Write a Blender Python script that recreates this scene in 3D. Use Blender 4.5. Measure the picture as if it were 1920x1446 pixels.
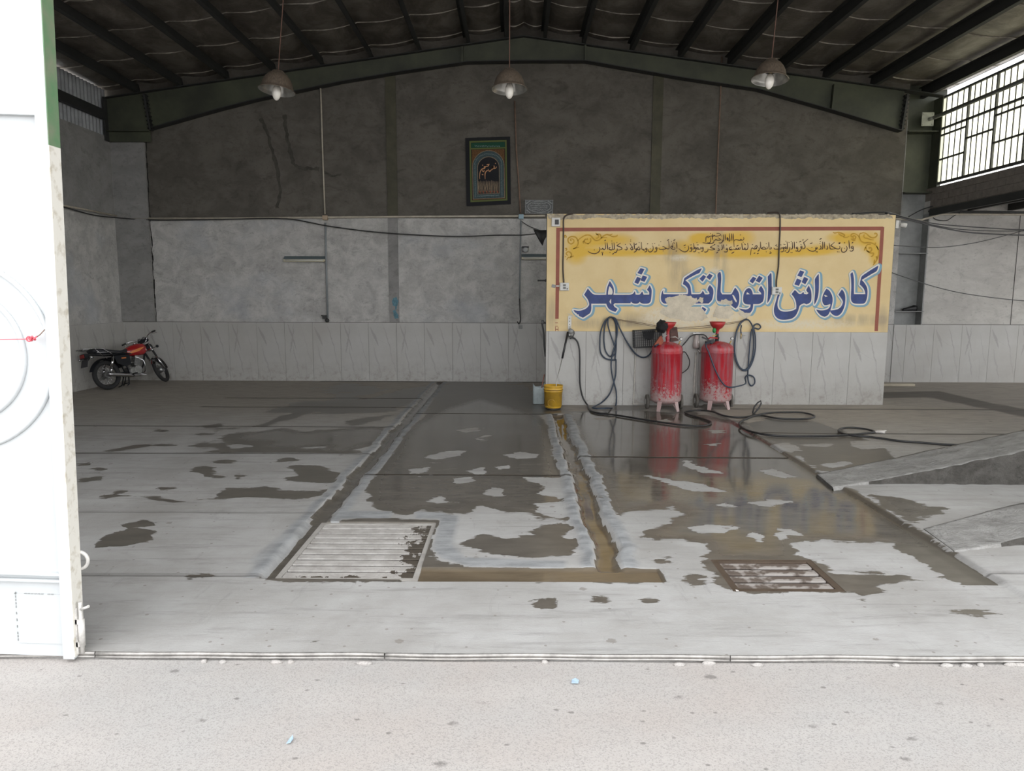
import bpy, bmesh, math, random
import numpy as np
from mathutils import Vector, Matrix, noise as mnoise
from mathutils.geometry import tessellate_polygon

for o in list(bpy.data.objects):
    bpy.data.objects.remove(o, do_unlink=True)
SC = bpy.context.scene
COL = SC.collection
random.seed(7)

# ------------------------------------------------------------------ camera
IW, IH, F = 1920.0, 1446.0, 1340.0
CAM_H = 1.82
PITCH = math.radians(7.36)
YAW = -math.atan(5.0 / F)
ROLL = math.radians(0.2)
fw = Vector((math.sin(YAW) * math.cos(PITCH), math.cos(YAW) * math.cos(PITCH), -math.sin(PITCH)))
R0 = Vector((math.cos(YAW), -math.sin(YAW), 0))
U0 = R0.cross(fw)
rt = math.cos(ROLL) * R0 + math.sin(ROLL) * U0
up = -math.sin(ROLL) * R0 + math.cos(ROLL) * U0
CAM = Vector((0, 0, CAM_H))
cd = bpy.data.cameras.new('camera')
cd.sensor_fit = 'HORIZONTAL'
cd.sensor_width = 36.0
cd.lens = 36.0 * F / IW
cd.clip_start = 0.05
cd.clip_end = 300
co = bpy.data.objects.new('camera', cd)
co.matrix_world = Matrix(((rt.x, up.x, -fw.x, 0), (rt.y, up.y, -fw.y, 0), (rt.z, up.z, -fw.z, CAM_H), (0, 0, 0, 1)))
COL.objects.link(co)
SC.camera = co

# ------------------------------------------------------------------ sky and exposure
W = bpy.data.worlds.new('world')
SC.world = W
W.use_nodes = True
bg = W.node_tree.nodes['Background']
bg.inputs['Color'].default_value = (0.97, 0.985, 1.0, 1)
bg.inputs['Strength'].default_value = 1.0
SC.view_settings.view_transform = 'Standard'
SC.view_settings.look = 'None'
SC.view_settings.gamma = 1.0
SC.view_settings.use_curve_mapping = False
SC.view_settings.exposure = 1.88

# ------------------------------------------------------------------ pixel -> place
def ray(px, py):
    return (fw + rt * ((px - IW / 2) / F) - up * ((py - IH / 2) / F))
def G(px, py, z=0.0):
    d = ray(px, py); t = (z - CAM.z) / d.z
    return CAM + d * t
def P(px, py, Y):
    d = ray(px, py); t = (Y - CAM.y) / d.y
    return CAM + d * t
def PXW(px, py, X):
    d = ray(px, py); t = (X - CAM.x) / d.x
    return CAM + d * t

# ------------------------------------------------------------------ materials
MATS = {}
def mat(name, col, rough=0.6, metal=0.0, var=0.0, vscale=6.0, col2=None, bump=0.0, bscale=40.0,
        trans=0.0, alpha=1.0, coat=0.0, stretch=(1, 1, 1), contrast=(0.35, 0.65), spec=0.5, detail=5.0):
    if name in MATS: return MATS[name]
    m = bpy.data.materials.new(name); m.use_nodes = True
    nt = m.node_tree; b = nt.nodes['Principled BSDF']
    c = (*col, 1)
    b.inputs['Base Color'].default_value = c
    b.inputs['Roughness'].default_value = rough
    b.inputs['Metallic'].default_value = metal
    b.inputs['Specular IOR Level'].default_value = spec
    if trans: b.inputs['Transmission Weight'].default_value = trans
    if coat: b.inputs['Coat Weight'].default_value = coat
    if alpha < 1: b.inputs['Alpha'].default_value = alpha
    if var or col2 or bump:
        tc = nt.nodes.new('ShaderNodeTexCoord')
        mp = nt.nodes.new('ShaderNodeMapping'); mp.inputs['Scale'].default_value = stretch
        nt.links.new(tc.outputs['Object'], mp.inputs['Vector'])
        if var or col2:
            n = nt.nodes.new('ShaderNodeTexNoise'); n.inputs['Scale'].default_value = vscale
            n.inputs['Detail'].default_value = detail; n.inputs['Roughness'].default_value = 0.65
            nt.links.new(mp.outputs['Vector'], n.inputs['Vector'])
            r = nt.nodes.new('ShaderNodeValToRGB')
            r.color_ramp.elements[0].position = contrast[0]; r.color_ramp.elements[1].position = contrast[1]
            k = col2 if col2 else tuple(max(0, x * (1 - var)) for x in col)
            r.color_ramp.elements[0].color = (*k, 1); r.color_ramp.elements[1].color = c
            nt.links.new(n.outputs['Fac'], r.inputs['Fac'])
            nt.links.new(r.outputs['Color'], b.inputs['Base Color'])
        if bump:
            n2 = nt.nodes.new('ShaderNodeTexNoise'); n2.inputs['Scale'].default_value = bscale
            n2.inputs['Detail'].default_value = 6
            nt.links.new(mp.outputs['Vector'], n2.inputs['Vector'])
            bp = nt.nodes.new('ShaderNodeBump'); bp.inputs['Strength'].default_value = bump
            bp.inputs['Distance'].default_value = 0.02
            nt.links.new(n2.outputs['Fac'], bp.inputs['Height'])
            nt.links.new(bp.outputs['Normal'], b.inputs['Normal'])
    MATS[name] = m
    return m

class NT:
    """small node-tree helper"""
    def __init__(s, name):
        s.m = bpy.data.materials.new(name); s.m.use_nodes = True
        s.t = s.m.node_tree; s.b = s.t.nodes['Principled BSDF']; MATS[name] = s.m
    def n(s, typ, **kw):
        q = s.t.nodes.new('ShaderNode' + typ)
        for k, v in kw.items(): setattr(q, k, v)
        return q
    def l(s, a, b): s.t.links.new(a, b)
    def val(s, sock, v):
        if hasattr(v, 'is_linked') or hasattr(v, 'links'): s.l(v, sock)
        else: sock.default_value = v
    def math(s, op, a, b=0.0, c=0.0, clamp=False):
        q = s.n('Math', operation=op); q.use_clamp = clamp
        for i, v in enumerate((a, b, c)): s.val(q.inputs[i], v)
        return q.outputs[0]
    def ss(s, x, lo, hi):
        q = s.n('MapRange', interpolation_type='SMOOTHSTEP')
        s.val(q.inputs['Value'], x); q.inputs['From Min'].default_value = lo; q.inputs['From Max'].default_value = hi
        return q.outputs['Result']
    def noise(s, vec, scale, detail=4, rough=0.6, dist=0.0):
        q = s.n('TexNoise'); s.l(vec, q.inputs['Vector'])
        q.inputs['Scale'].default_value = scale; q.inputs['Detail'].default_value = detail
        q.inputs['Roughness'].default_value = rough; q.inputs['Distortion'].default_value = dist
        return q.outputs['Fac']
    def mix(s, fac, a, b, bt='MIX'):
        q = s.n('Mix', data_type='RGBA', blend_type=bt)
        s.val(q.inputs[0], fac)
        for sock, v in ((q.inputs[6], a), (q.inputs[7], b)):
            if isinstance(v, tuple): sock.default_value = (*v, 1) if len(v) == 3 else v
            else: s.l(v, sock)
        return q.outputs[2]
    def obj(s, scale=(1, 1, 1)):
        tc = s.n('TexCoord'); mp = s.n('Mapping'); mp.inputs['Scale'].default_value = scale
        s.l(tc.outputs['Object'], mp.inputs['Vector']); return mp.outputs['Vector']
    def attr(s, name):
        q = s.n('Attribute'); q.attribute_name = name; return q.outputs['Fac']
    def bump(s, h, strength, dist=0.02):
        q = s.n('Bump'); q.inputs['Strength'].default_value = strength; q.inputs['Distance'].default_value = dist
        s.l(h, q.inputs['Height']); s.l(q.outputs['Normal'], s.b.inputs['Normal'])

# ------------------------------------------------------------------ mesh building
class MB:
    def __init__(s): s.v = []; s.f = []; s.sm = []
    def add(s, vs, fs, smooth=False):
        o = len(s.v); s.v.extend([tuple(p) for p in vs]); s.f.extend([tuple(i + o for i in f) for f in fs])
        s.sm.extend([smooth] * len(fs)); return s
    def box(s, c, d, rot=None):
        x, y, z = (k / 2 for k in d)
        vs = [Vector((sx * x, sy * y, sz * z)) for sx in (-1, 1) for sy in (-1, 1) for sz in (-1, 1)]
        if rot is not None: vs = [rot @ v for v in vs]
        c = Vector(c)
        return s.add([v + c for v in vs], [(0, 1, 3, 2), (4, 6, 7, 5), (0, 4, 5, 1), (2, 3, 7, 6), (0, 2, 6, 4), (1, 5, 7, 3)])
    def box2(s, a, b):
        a = Vector(a); b = Vector(b)
        return s.box((a + b) / 2, tuple(abs(q) for q in (b - a)))
    def bbox_bev(s, c, d, e=0.01, rot=None):
        """box with chamfered edges"""
        bm = bmesh.new(); bmesh.ops.create_cube(bm, size=1)
        for v in bm.verts: v.co = Vector((v.co.x * d[0], v.co.y * d[1], v.co.z * d[2]))
        bmesh.ops.bevel(bm, geom=list(bm.edges) + list(bm.verts), offset=min(e, min(d) * 0.45), segments=2, affect='EDGES', profile=0.7)
        c = Vector(c)
        bm.verts.index_update()
        vs = [(rot @ v.co if rot is not None else v.co) + c for v in bm.verts]
        fs = [[v.index for v in f.verts] for f in bm.faces]
        bm.free()
        return s.add(vs, fs)
    def tube(s, pts, r, n=8, closed=False, caps=True, smooth=True):
        pts = [Vector(p) for p in pts]; m = len(pts)
        rs = r if isinstance(r, (list, tuple)) else [r] * m
        tang = []
        for i in range(m):
            a = pts[(i - 1) % m] if (closed or i > 0) else pts[i]
            b = pts[(i + 1) % m] if (closed or i < m - 1) else pts[i]
            t = (b - a)
            tang.append(t.normalized() if t.length > 1e-9 else Vector((0, 0, 1)))
        t0 = tang[0]
        ref = Vector((0, 0, 1)) if abs(t0.z) < 0.9 else Vector((1, 0, 0))
        nrm = (ref - t0 * ref.dot(t0)).normalized()
        vs = []
        for i in range(m):
            t = tang[i]
            nrm = (nrm - t * nrm.dot(t))
            if nrm.length < 1e-6: nrm = t.orthogonal()
            nrm.normalize(); bn = t.cross(nrm)
            for k in range(n):
                a = 2 * math.pi * k / n
                vs.append(pts[i] + (nrm * math.cos(a) + bn * math.sin(a)) * rs[i])
        fs = []
        for i in range(m if closed else m - 1):
            j = (i + 1) % m
            for k in range(n):
                k2 = (k + 1) % n
                fs.append((i * n + k, i * n + k2, j * n + k2, j * n + k))
        s.add(vs, fs, smooth)
        if caps and not closed:
            o = len(s.v) - len(vs)
            s.f.append(tuple(o + k for k in range(n - 1, -1, -1))); s.sm.append(False)
            s.f.append(tuple(o + (m - 1) * n + k for k in range(n))); s.sm.append(False)
        return s
    def lathe(s, prof, n=24, c=(0, 0, 0), rot=None, smooth=True):
        c = Vector(c); vs = []; fs = []
        for (r, z) in prof:
            for k in range(n):
                a = 2 * math.pi * k / n
                v = Vector((max(r, 1e-4) * math.cos(a), max(r, 1e-4) * math.sin(a), z))
                vs.append((rot @ v if rot is not None else v) + c)
        for i in range(len(prof) - 1):
            for k in range(n):
                k2 = (k + 1) % n
                fs.append((i * n + k, i * n + k2, (i + 1) * n + k2, (i + 1) * n + k))
        return s.add(vs, fs, smooth)
    def cyl(s, a, b, r, n=16, r2=None):
        return s.tube([a, b], [r, r if r2 is None else r2], n)
    def ell(s, c, d, n=16, m=10, rot=None):
        vs = []; fs = []; c = Vector(c)
        for i in range(m + 1):
            t = math.pi * i / m
            for k in range(n):
                a = 2 * math.pi * k / n
                v = Vector((d[0] * max(math.sin(t), 1e-3) * math.cos(a), d[1] * max(math.sin(t), 1e-3) * math.sin(a), -d[2] * math.cos(t)))
                vs.append((rot @ v if rot is not None else v) + c)
        for i in range(m):
            for k in range(n):
                k2 = (k + 1) % n
                fs.append((i * n + k, i * n + k2, (i + 1) * n + k2, (i + 1) * n + k))
        return s.add(vs, fs, True)
    def torus(s, c, R, r, n=32, m=10, rot=None):
        """ring in the xz plane (axis y)"""
        c = Vector(c); pts = []
        for k in range(n):
            a = 2 * math.pi * k / n
            v = Vector((R * math.cos(a), 0, R * math.sin(a)))
            pts.append((rot @ v if rot is not None else v) + c)
        return s.tube(pts, r, m, closed=True)
    def prism(s, poly, depth, fn):
        """poly: list of 2d points; fn(u, v, w) -> 3d; w from 0 to depth"""
        n = len(poly)
        tri = tessellate_polygon([[Vector((p[0], p[1], 0)) for p in poly]])
        vs = [fn(p[0], p[1], 0) for p in poly] + [fn(p[0], p[1], depth) for p in poly]
        fs = [tuple(t) for t in tri] + [tuple(n + i for i in reversed(t)) for t in tri]
        fs += [(i, (i + 1) % n, n + (i + 1) % n, n + i) for i in range(n)]
        return s.add(vs, fs)
    def flat(s, loops, fn):
        flatl = [p for l in loops for p in l]
        tri = tessellate_polygon([[Vector((p[0], p[1], 0)) for p in l] for l in loops])
        return s.add([fn(p[0], p[1]) for p in flatl], [tuple(t) for t in tri])
    def mesh(s, name):
        me = bpy.data.meshes.new(name)
        me.from_pydata([tuple(v) for v in s.v], [], s.f)
        me.polygons.foreach_set('use_smooth', s.sm)
        bm = bmesh.new(); bm.from_mesh(me); bmesh.ops.recalc_face_normals(bm, faces=bm.faces); bm.to_mesh(me); bm.free()
        me.update()
        return me
    def build(s, name, m, parent=None):
        me = s.mesh(name)
        me.materials.append(MATS[m] if isinstance(m, str) else m)
        o = bpy.data.objects.new(name, me); COL.objects.link(o)
        if parent is not None: o.parent = parent
        return o

def tag(o, label=None, cat=None, group=None, kind=None):
    if label: o['label'] = label
    if cat: o['category'] = cat
    if group: o['group'] = group
    if kind: o['kind'] = kind
    return o
def thing(name, loc=(0, 0, 0), label=None, cat=None, group=None, kind=None, rot=None):
    o = bpy.data.objects.new(name, None); COL.objects.link(o)
    o.empty_display_size = 0.1
    o.location = loc
    if rot is not None: o.rotation_euler = rot
    return tag(o, label, cat, group, kind)
def copy_tree(o, parent=None):
    c = o.copy(); COL.objects.link(c); c.parent = parent
    for ch in list(o.children): copy_tree(ch, c)
    return c
def crom(pts, sub=4, closed=False, sharp=None):
    """Catmull-Rom through points (any dimension); corners sharper than `sharp` degrees stay corners"""
    pts = [Vector(p) for p in pts]; n = len(pts); out = []
    def corner(i):
        if sharp is None: return False
        a = pts[i] - pts[(i - 1) % n]; b = pts[(i + 1) % n] - pts[i]
        if a.length < 1e-9 or b.length < 1e-9: return True
        return math.degrees(a.angle(b)) > sharp
    rng = range(n if closed else n - 1)
    for i in rng:
        p1 = pts[i]; p2 = pts[(i + 1) % n]
        p0 = pts[(i - 1) % n] if (closed or i > 0) else p1
        p3 = pts[(i + 2) % n] if (closed or i + 2 < n) else p2
        m1 = (p2 - p0) * 0.5; m2 = (p3 - p1) * 0.5
        L = (p2 - p1).length
        if m1.length > L: m1 = m1.normalized() * L
        if m2.length > L: m2 = m2.normalized() * L
        if corner(i): m1 = (p2 - p1) * 0.6
        if corner((i + 1) % n): m2 = (p2 - p1) * 0.6
        for k in range(sub):
            t = k / sub; t2 = t * t; t3 = t2 * t
            out.append(p1 * (2 * t3 - 3 * t2 + 1) + m1 * (t3 - 2 * t2 + t) + p2 * (-2 * t3 + 3 * t2) + m2 * (t3 - t2))
    if not closed: out.append(pts[-1])
    return out

# ------------------------------------------------------------------ key dimensions from the photograph
YB = G(960, 716).y            # back wall
YP = G(1250, 760.5).y         # front of painted partition
YF = 3.43                     # front edge of the slab
XL = -8.05                    # left wall
ZR = 0.0
YFR = YB - 0.02               # front plane of the rafters
# frame line heights
rt_left = P(228, 183, YFR); rt_ridge = P(982, 72, YFR); rt_right = P(1752, 181, YFR)
XR = PXW and P(1752, 300, YFR).x     # right building line
XRID = rt_ridge.x
ZEL, ZRG, ZER = rt_left.z, rt_ridge.z, rt_right.z
def roof_z(x):
    """top of rafters"""
    if x < XRID: return ZRG + (x - XRID) * (ZRG - ZEL) / (XRID - rt_left.x)
    return ZRG - (x - XRID) * (ZRG - ZER) / (rt_right.x - XRID)
print('DIM', YB, YP, XR, XRID, ZEL, ZRG, ZER, rt_left.x)
# ================================================================== MATERIALS OF THE SHELL
def make_floor_mat():
    k = NT('floor_concrete')
    v = k.obj()
    vx = k.obj((0.35, 1.0, 1.0))
    n1 = k.noise(v, 1.3, 5, 0.6); n2 = k.noise(vx, 9.0, 6, 0.7); n3 = k.noise(v, 60, 3, 0.6)
    n4 = k.noise(k.obj((0.5, 1.4, 1)), 3.2, 5, 0.65, 0.6)
    base = k.mix(k.ss(n1, 0.3, 0.7), (0.32, 0.312, 0.30), (0.40, 0.395, 0.388))
    base = k.mix(k.math('MULTIPLY', k.ss(n2, 0.42, 0.75), 0.35), base, (0.27, 0.255, 0.235))
    base = k.mix(k.math('MULTIPLY', k.ss(n3, 0.55, 0.8), 0.25), base, (0.45, 0.445, 0.44))
    nst = k.noise(k.obj((0.22, 2.2, 1)), 5.0, 6, 0.75, 0.4)
    base = k.mix(k.math('MULTIPLY', k.ss(nst, 0.50, 0.72), 0.55), base, (0.185, 0.178, 0.17))
    nst2 = k.noise(k.obj((1.6, 0.35, 1)), 7.0, 6, 0.75, 0.6)
    base = k.mix(k.math('MULTIPLY', k.ss(nst2, 0.56, 0.74), 0.35), base, (0.20, 0.195, 0.19))
    nbl = k.noise(v, 0.55, 5, 0.65, 0.8)
    base = k.mix(k.math('MULTIPLY', k.ss(nbl, 0.48, 0.68), 0.30), base, (0.22, 0.205, 0.19))
    # brownish dust towards the rear of the hall (tracked-in silt, its own colour)
    dust = k.attr('dust')
    base = k.mix(dust, base, k.mix(k.ss(n2, 0.35, 0.7), (0.34, 0.305, 0.262), (0.26, 0.234, 0.205)))
    mortar = k.attr('mortar')
    base = k.mix(mortar, base, k.mix(k.ss(n2, 0.35, 0.65), (0.19, 0.197, 0.205), (0.31, 0.318, 0.325)))
    # spots of dried drips
    vo = k.n('TexVoronoi'); k.l(v, vo.inputs['Vector']); vo.inputs['Scale'].default_value = 2.6
    spot = k.ss(k.math('ADD', vo.outputs['Distance'], k.math('MULTIPLY', n3, 0.10)), 0.125, 0.10)
    vo2 = k.n('TexVoronoi'); k.l(v, vo2.inputs['Vector']); vo2.inputs['Scale'].default_value = 9
    spot2 = k.ss(k.math('ADD', vo2.outputs['Distance'], k.math('MULTIPLY', n2, 0.10)), 0.15, 0.12)
    sp = k.math('MULTIPLY', k.math('MAXIMUM', spot, spot2), k.math('SUBTRACT', 1.0, mortar))
    base = k.mix(k.math('MULTIPLY', sp, 0.6), base, (0.17, 0.15, 0.13))
    # wet film: signed distance traced from the puddles, broken up by noise
    w = k.math('ADD', k.attr('wet'), k.math('MULTIPLY', k.math('SUBTRACT', n4, 0.5), 0.34))
    n5 = k.noise(k.obj((0.55, 1.2, 1)), 13, 7, 0.72, 0.5)
    w = k.math('ADD', w, k.math('MULTIPLY', k.math('SUBTRACT', n5, 0.5), 0.17))
    wet = k.ss(w, -0.006, 0.008)
    mud = k.attr('mud')
    wcol = k.mix(k.ss(n2, 0.3, 0.7), (0.090, 0.080, 0.068), (0.135, 0.121, 0.103))
    wcol = k.mix(mud, wcol, k.mix(k.ss(n4, 0.35, 0.65), (0.115, 0.088, 0.058), (0.165, 0.128, 0.085)))
    col = k.mix(wet, base, wcol)
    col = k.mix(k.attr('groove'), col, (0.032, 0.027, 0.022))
    k.l(col, k.b.inputs['Base Color'])
    film = k.attr('film')
    rw = k.math('ADD', 0.34, k.math('MULTIPLY', film, -0.30))
    rw = k.math('ADD', rw, k.math('MULTIPLY', k.math('SUBTRACT', n2, 0.5), 0.10))
    rough = k.math('ADD', k.math('MULTIPLY', wet, rw), k.math('MULTIPLY', k.math('SUBTRACT', 1.0, wet), 0.88), clamp=True)
    k.l(rough, k.b.inputs['Roughness'])
    k.b.inputs['IOR'].default_value = 1.42
    h = k.math('ADD', k.math('MULTIPLY', n3, 0.4), k.math('MULTIPLY', n2, 0.6))
    h = k.math('MULTIPLY', h, k.math('SUBTRACT', 1.0, k.math('MULTIPLY', wet, 0.93)))
    k.bump(h, 0.45, 0.012)
make_floor_mat()

def make_ground_mat():
    k = NT('street_concrete')
    v = k.obj()
    n1 = k.noise(v, 0.8, 5); n2 = k.noise(v, 14, 6, 0.75); n3 = k.noise(v, 130, 3, 0.7); n4 = k.noise(k.obj((0.25, 1, 1)), 3, 4)
    base = k.mix(k.ss(n1, 0.35, 0.65), (0.385, 0.352, 0.33), (0.375, 0.362, 0.35))
    base = k.mix(k.math('MULTIPLY', k.ss(n4, 0.45, 0.7), 0.5), base, (0.43, 0.405, 0.385))
    base = k.mix(k.math('MULTIPLY', k.ss(n3, 0.50, 0.62), 0.55), base, (0.22, 0.21, 0.20))
    base = k.mix(k.math('MULTIPLY', k.ss(n2, 0.55, 0.8), 0.3), base, (0.21, 0.195, 0.18))
    vo = k.n('TexVoronoi'); k.l(k.obj((0.8, 1.3, 1)), vo.inputs['Vector']); vo.inputs['Scale'].default_value = 3.3
    s1 = k.ss(k.math('ADD', vo.outputs['Distance'], k.math('MULTIPLY', n2, 0.26)), 0.225, 0.16)
    vo2 = k.n('TexVoronoi'); k.l(k.obj((0.8, 1.3, 1)), vo2.inputs['Vector']); vo2.inputs['Scale'].default_value = 9.0
    s2 = k.ss(k.math('ADD', vo2.outputs['Distance'], k.math('MULTIPLY', n2, 0.24)), 0.235, 0.17)
    base = k.mix(k.math('MULTIPLY', k.math('MAXIMUM', s1, s2), 0.6), base, (0.10, 0.092, 0.085))
    k.l(base, k.b.inputs['Base Color']); k.b.inputs['Roughness'].default_value = 0.92
    k.bump(k.math('ADD', n3, k.math('MULTIPLY', n2, 0.5)), 0.35, 0.012)
make_ground_mat()

def plaster(name, c1, c2, c3, scale=2.5, bump=0.4, stretch=(0.7, 1, 1.1), tint=None):
    k = NT(name)
    v = k.obj(stretch)
    n1 = k.noise(v, scale, 6, 0.68, 0.4); n2 = k.noise(v, scale * 9, 5, 0.7); n3 = k.noise(k.obj((0.75, 1, 1.25)), scale * 1.8, 6, 0.75, 0.8)
    c = k.mix(k.ss(n1, 0.33, 0.67), c1, c2)
    c = k.mix(k.math('MULTIPLY', k.ss(n3, 0.50, 0.72), 0.7), c, c3)
    c = k.mix(k.math('MULTIPLY', k.ss(n2, 0.55, 0.72), 0.45), c, tuple(x * 0.5 for x in c1))
    if tint:
        c = k.mix(k.math('MULTIPLY', k.ss(k.noise(k.obj((0.5, 1, 0.7)), 1.2, 4), 0.52, 0.7), 0.5), c, tint)
    k.l(c, k.b.inputs['Base Color']); k.b.inputs['Roughness'].default_value = 0.93
    k.bump(k.math('ADD', n2, k.math('MULTIPLY', n3, 1.5)), bump, 0.02)
    return k.m
plaster('plaster_dark', (0.085, 0.077, 0.065), (0.130, 0.118, 0.101), (0.055, 0.049, 0.041), 2.0, stretch=(0.8, 1, 1))
plaster('plaster_light', (0.36, 0.35, 0.335), (0.50, 0.49, 0.47), (0.24, 0.235, 0.225), 3.2, stretch=(1, 1, 1), tint=(0.36, 0.38, 0.41))
plaster('plaster_grey', (0.21, 0.205, 0.20), (0.27, 0.262, 0.255), (0.16, 0.155, 0.15), 2.0, 0.25)
plaster('plaster_annex', (0.42, 0.405, 0.38), (0.52, 0.505, 0.475), (0.32, 0.305, 0.285), 2.0, 0.3)
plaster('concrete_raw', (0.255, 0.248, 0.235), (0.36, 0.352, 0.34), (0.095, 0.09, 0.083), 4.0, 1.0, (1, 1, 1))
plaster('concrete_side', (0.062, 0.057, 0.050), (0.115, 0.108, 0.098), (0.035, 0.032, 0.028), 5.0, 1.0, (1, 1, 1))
plaster('masonry_dark', (0.15, 0.13, 0.11), (0.21, 0.185, 0.16), (0.10, 0.088, 0.075), 3.0, 0.4)

def tile_mat(name, veins, seed, dirt):
    """glazed white tile with printed grey veins; veins: (x at top, x at bottom, z top, z bottom, width)"""
    k = NT(name)
    tc = k.n('TexCoord'); sp = k.n('SeparateXYZ'); k.l(tc.outputs['Object'], sp.inputs[0])
    x, z = sp.outputs['X'], sp.outputs['Z']
    v = tc.outputs['Object']
    nz = k.math('MULTIPLY', k.math('SUBTRACT', k.noise(v, 4.5, 3), 0.5), 0.10)
    nf = k.math('MULTIPLY', k.math('SUBTRACT', k.noise(v, 30, 3), 0.5), 0.02)
    tot = None
    for (xa, xb, za, zb, wd, st) in veins:
        t = k.math('DIVIDE', k.math('SUBTRACT', z, za), zb - za)
        cx = k.math('ADD', k.math('MULTIPLY', t, xb - xa), xa)
        d = k.math('ABSOLUTE', k.math('ADD', k.math('ADD', k.math('SUBTRACT', x, cx), nz), nf))
        wid = k.math('MULTIPLY', k.math('MULTIPLY', k.math('MULTIPLY', t, k.math('SUBTRACT', 1.0, t)), 4.0, clamp=True), wd)
        mk = k.math('MULTIPLY', k.math('SUBTRACT', 1.0, k.math('DIVIDE', d, k.math('ADD', wid, 0.0008))), 2.2, clamp=True)
        mk = k.math('MULTIPLY', mk, st * 0.62)
        tot = mk if tot is None else k.math('MAXIMUM', tot, mk)
    base = k.mix(k.ss(k.noise(v, 1.5, 4), 0.35, 0.7), (0.365, 0.355, 0.336), (0.41, 0.402, 0.386))
    c = k.mix(tot, base, (0.19, 0.185, 0.178))
    # splashed dirt near the floor
    geo = k.n('NewGeometry'); g = k.n('SeparateXYZ'); k.l(geo.outputs['Position'], g.inputs[0])
    zz = g.outputs['Z']
    low = k.ss(zz, 0.55, 0.02)
    pv = geo.outputs['Position']
    sp1 = k.ss(k.noise(pv, 38, 4, 0.75), 0.60, 0.68)
    sp2 = k.ss(k.noise(pv, 9, 5, 0.7), 0.45, 0.75)
    dm = k.math('MULTIPLY', k.math('MAXIMUM', k.math('MULTIPLY', sp2, k.math('POWER', low, 1.3)), k.math('MULTIPLY', sp1, k.math('POWER', low, 0.7))), dirt)
    c = k.mix(k.math('MULTIPLY', dm, 0.75), c, (0.16, 0.14, 0.115))
    c = k.mix(k.math('MULTIPLY', k.ss(k.noise(pv, 1.1, 4), 0.4, 0.75), 0.35), c, (0.33, 0.31, 0.28))
    k.l(c, k.b.inputs['Base Color']); k.b.inputs['Roughness'].default_value = 0.38
    return k.m
VA = [(0.06, 0.24, 1.19, 0.62, 0.022, 0.75), (0.19, 0.10, 1.19, 0.55, 0.018, 0.65), (0.16, 0.28, 0.75, 0.1, 0.014, 0.55),
      (0.36, 0.56, 1.05, 0.30, 0.007, 0.5), (0.40, 0.44, 0.5, 0.02, 0.008, 0.35)]
VB = [(0.04, 0.20, 1.12, 0.72, 0.030, 0.7), (0.30, 0.50, 1.18, 0.45, 0.012, 0.7), (0.10, 0.26, 0.72, 0.08, 0.018, 0.5),
      (0.02, 0.46, 0.98, 0.72, 0.005, 0.45), (0.44, 0.58, 0.6, 0.05, 0.010, 0.5)]
tile_mat('tile_a', VA, 1, 0.9); tile_mat('tile_b', VB, 2, 0.9)
tile_mat('tile_clean_a', VA, 1, 0.15); tile_mat('tile_clean_b', VB, 2, 0.15)

mat('steel_green', (0.066, 0.073, 0.045), 0.55, 0.0, 0.45, 1.5, col2=(0.035, 0.038, 0.026), bump=0.05)
mat('steel_dark', (0.028, 0.029, 0.028), 0.6, 0.0, 0.3, 3)
mat('steel_olive', (0.075, 0.07, 0.042), 0.7, 0.0, 0.4, 3, bump=0.2)
mat('steel_grey', (0.30, 0.305, 0.30), 0.6, 0.0, 0.35, 2.5, col2=(0.20, 0.205, 0.20))
mat('bolt_dark', (0.02, 0.02, 0.018), 0.5, 0.4)
mat('grout', (0.14, 0.13, 0.12), 0.95)
mat('crack_dark', (0.012, 0.011, 0.010), 0.95)
mat('cream_paint', (0.62, 0.50, 0.28), 0.75)
def foil():
    k = NT('insulation_foil')
    v = k.obj((1, 0.6, 1))
    n1 = k.noise(v, 2.2, 6, 0.7, 0.7); n2 = k.noise(k.obj((2, 9, 2)), 2.5, 5, 0.7)
    c = k.mix(k.ss(n1, 0.35, 0.68), (0.12, 0.102, 0.085), (0.27, 0.245, 0.21))
    c = k.mix(k.math('MULTIPLY', k.ss(n2, 0.56, 0.74), 0.6), c, (0.065, 0.055, 0.048))
    k.l(c, k.b.inputs['Base Color'])
    k.b.inputs['Metallic'].default_value = 0.35
    k.b.inputs['Roughness'].default_value = 0.46
    k.bump(k.math('ADD', n1, k.math('MULTIPLY', n2, 0.7)), 0.6, 0.03)
foil()
mat('foil_seam', (0.50, 0.46, 0.40), 0.5, 0.2, 0.55, 9, bump=0.5)
mat('corrugated', (0.34, 0.35, 0.37), 0.5, 0.3, 0.3, 4)

# ================================================================== FLOOR SLAB
XCL = G(660, 905).x        # left drain axis
XCR = G(1093, 912).x       # right drain axis
XDJ = (G(1395, 800).x + G(1810, 1075).x) / 2 # joint right of the wash bay
XMAXF = 14.5
def yl(px, py): return G(px, py).y
YJ = {'L': [yl(300, 1078), yl(400, 960), yl(420, 850.5), yl(430, 799.5), yl(640, 764), yl(640, 747)],
      'C': [yl(880, 891), yl(890, 776)],
      'R': [yl(1280, 858)],
      'X': [yl(1700, 817), yl(1720, 771), yl(1640, 1080)]}
CH_Y0, CH_Y1 = yl(1000, 1091), yl(1000, 1066)      # front cross channel
g1 = [G(590, 980), G(816, 978), G(787, 1086), G(528, 1085)]
GX0, GX1 = g1[0].x, (g1[1].x + g1[2].x) / 2
GX0 = (g1[0].x + g1[3].x) / 2
GY0, GY1 = (g1[2].y + g1[3].y) / 2, (g1[0].y + g1[1].y) / 2
g2 = [G(1334, 1048), G(1522, 1050), G(1584, 1109), G(1372, 1109)]
HX0, HX1 = (g2[0].x + g2[3].x) / 2, (g2[1].x + g2[2].x) / 2
HY0, HY1 = (g2[2].y + g2[3].y) / 2, (g2[0].y + g2[1].y) / 2
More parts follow.
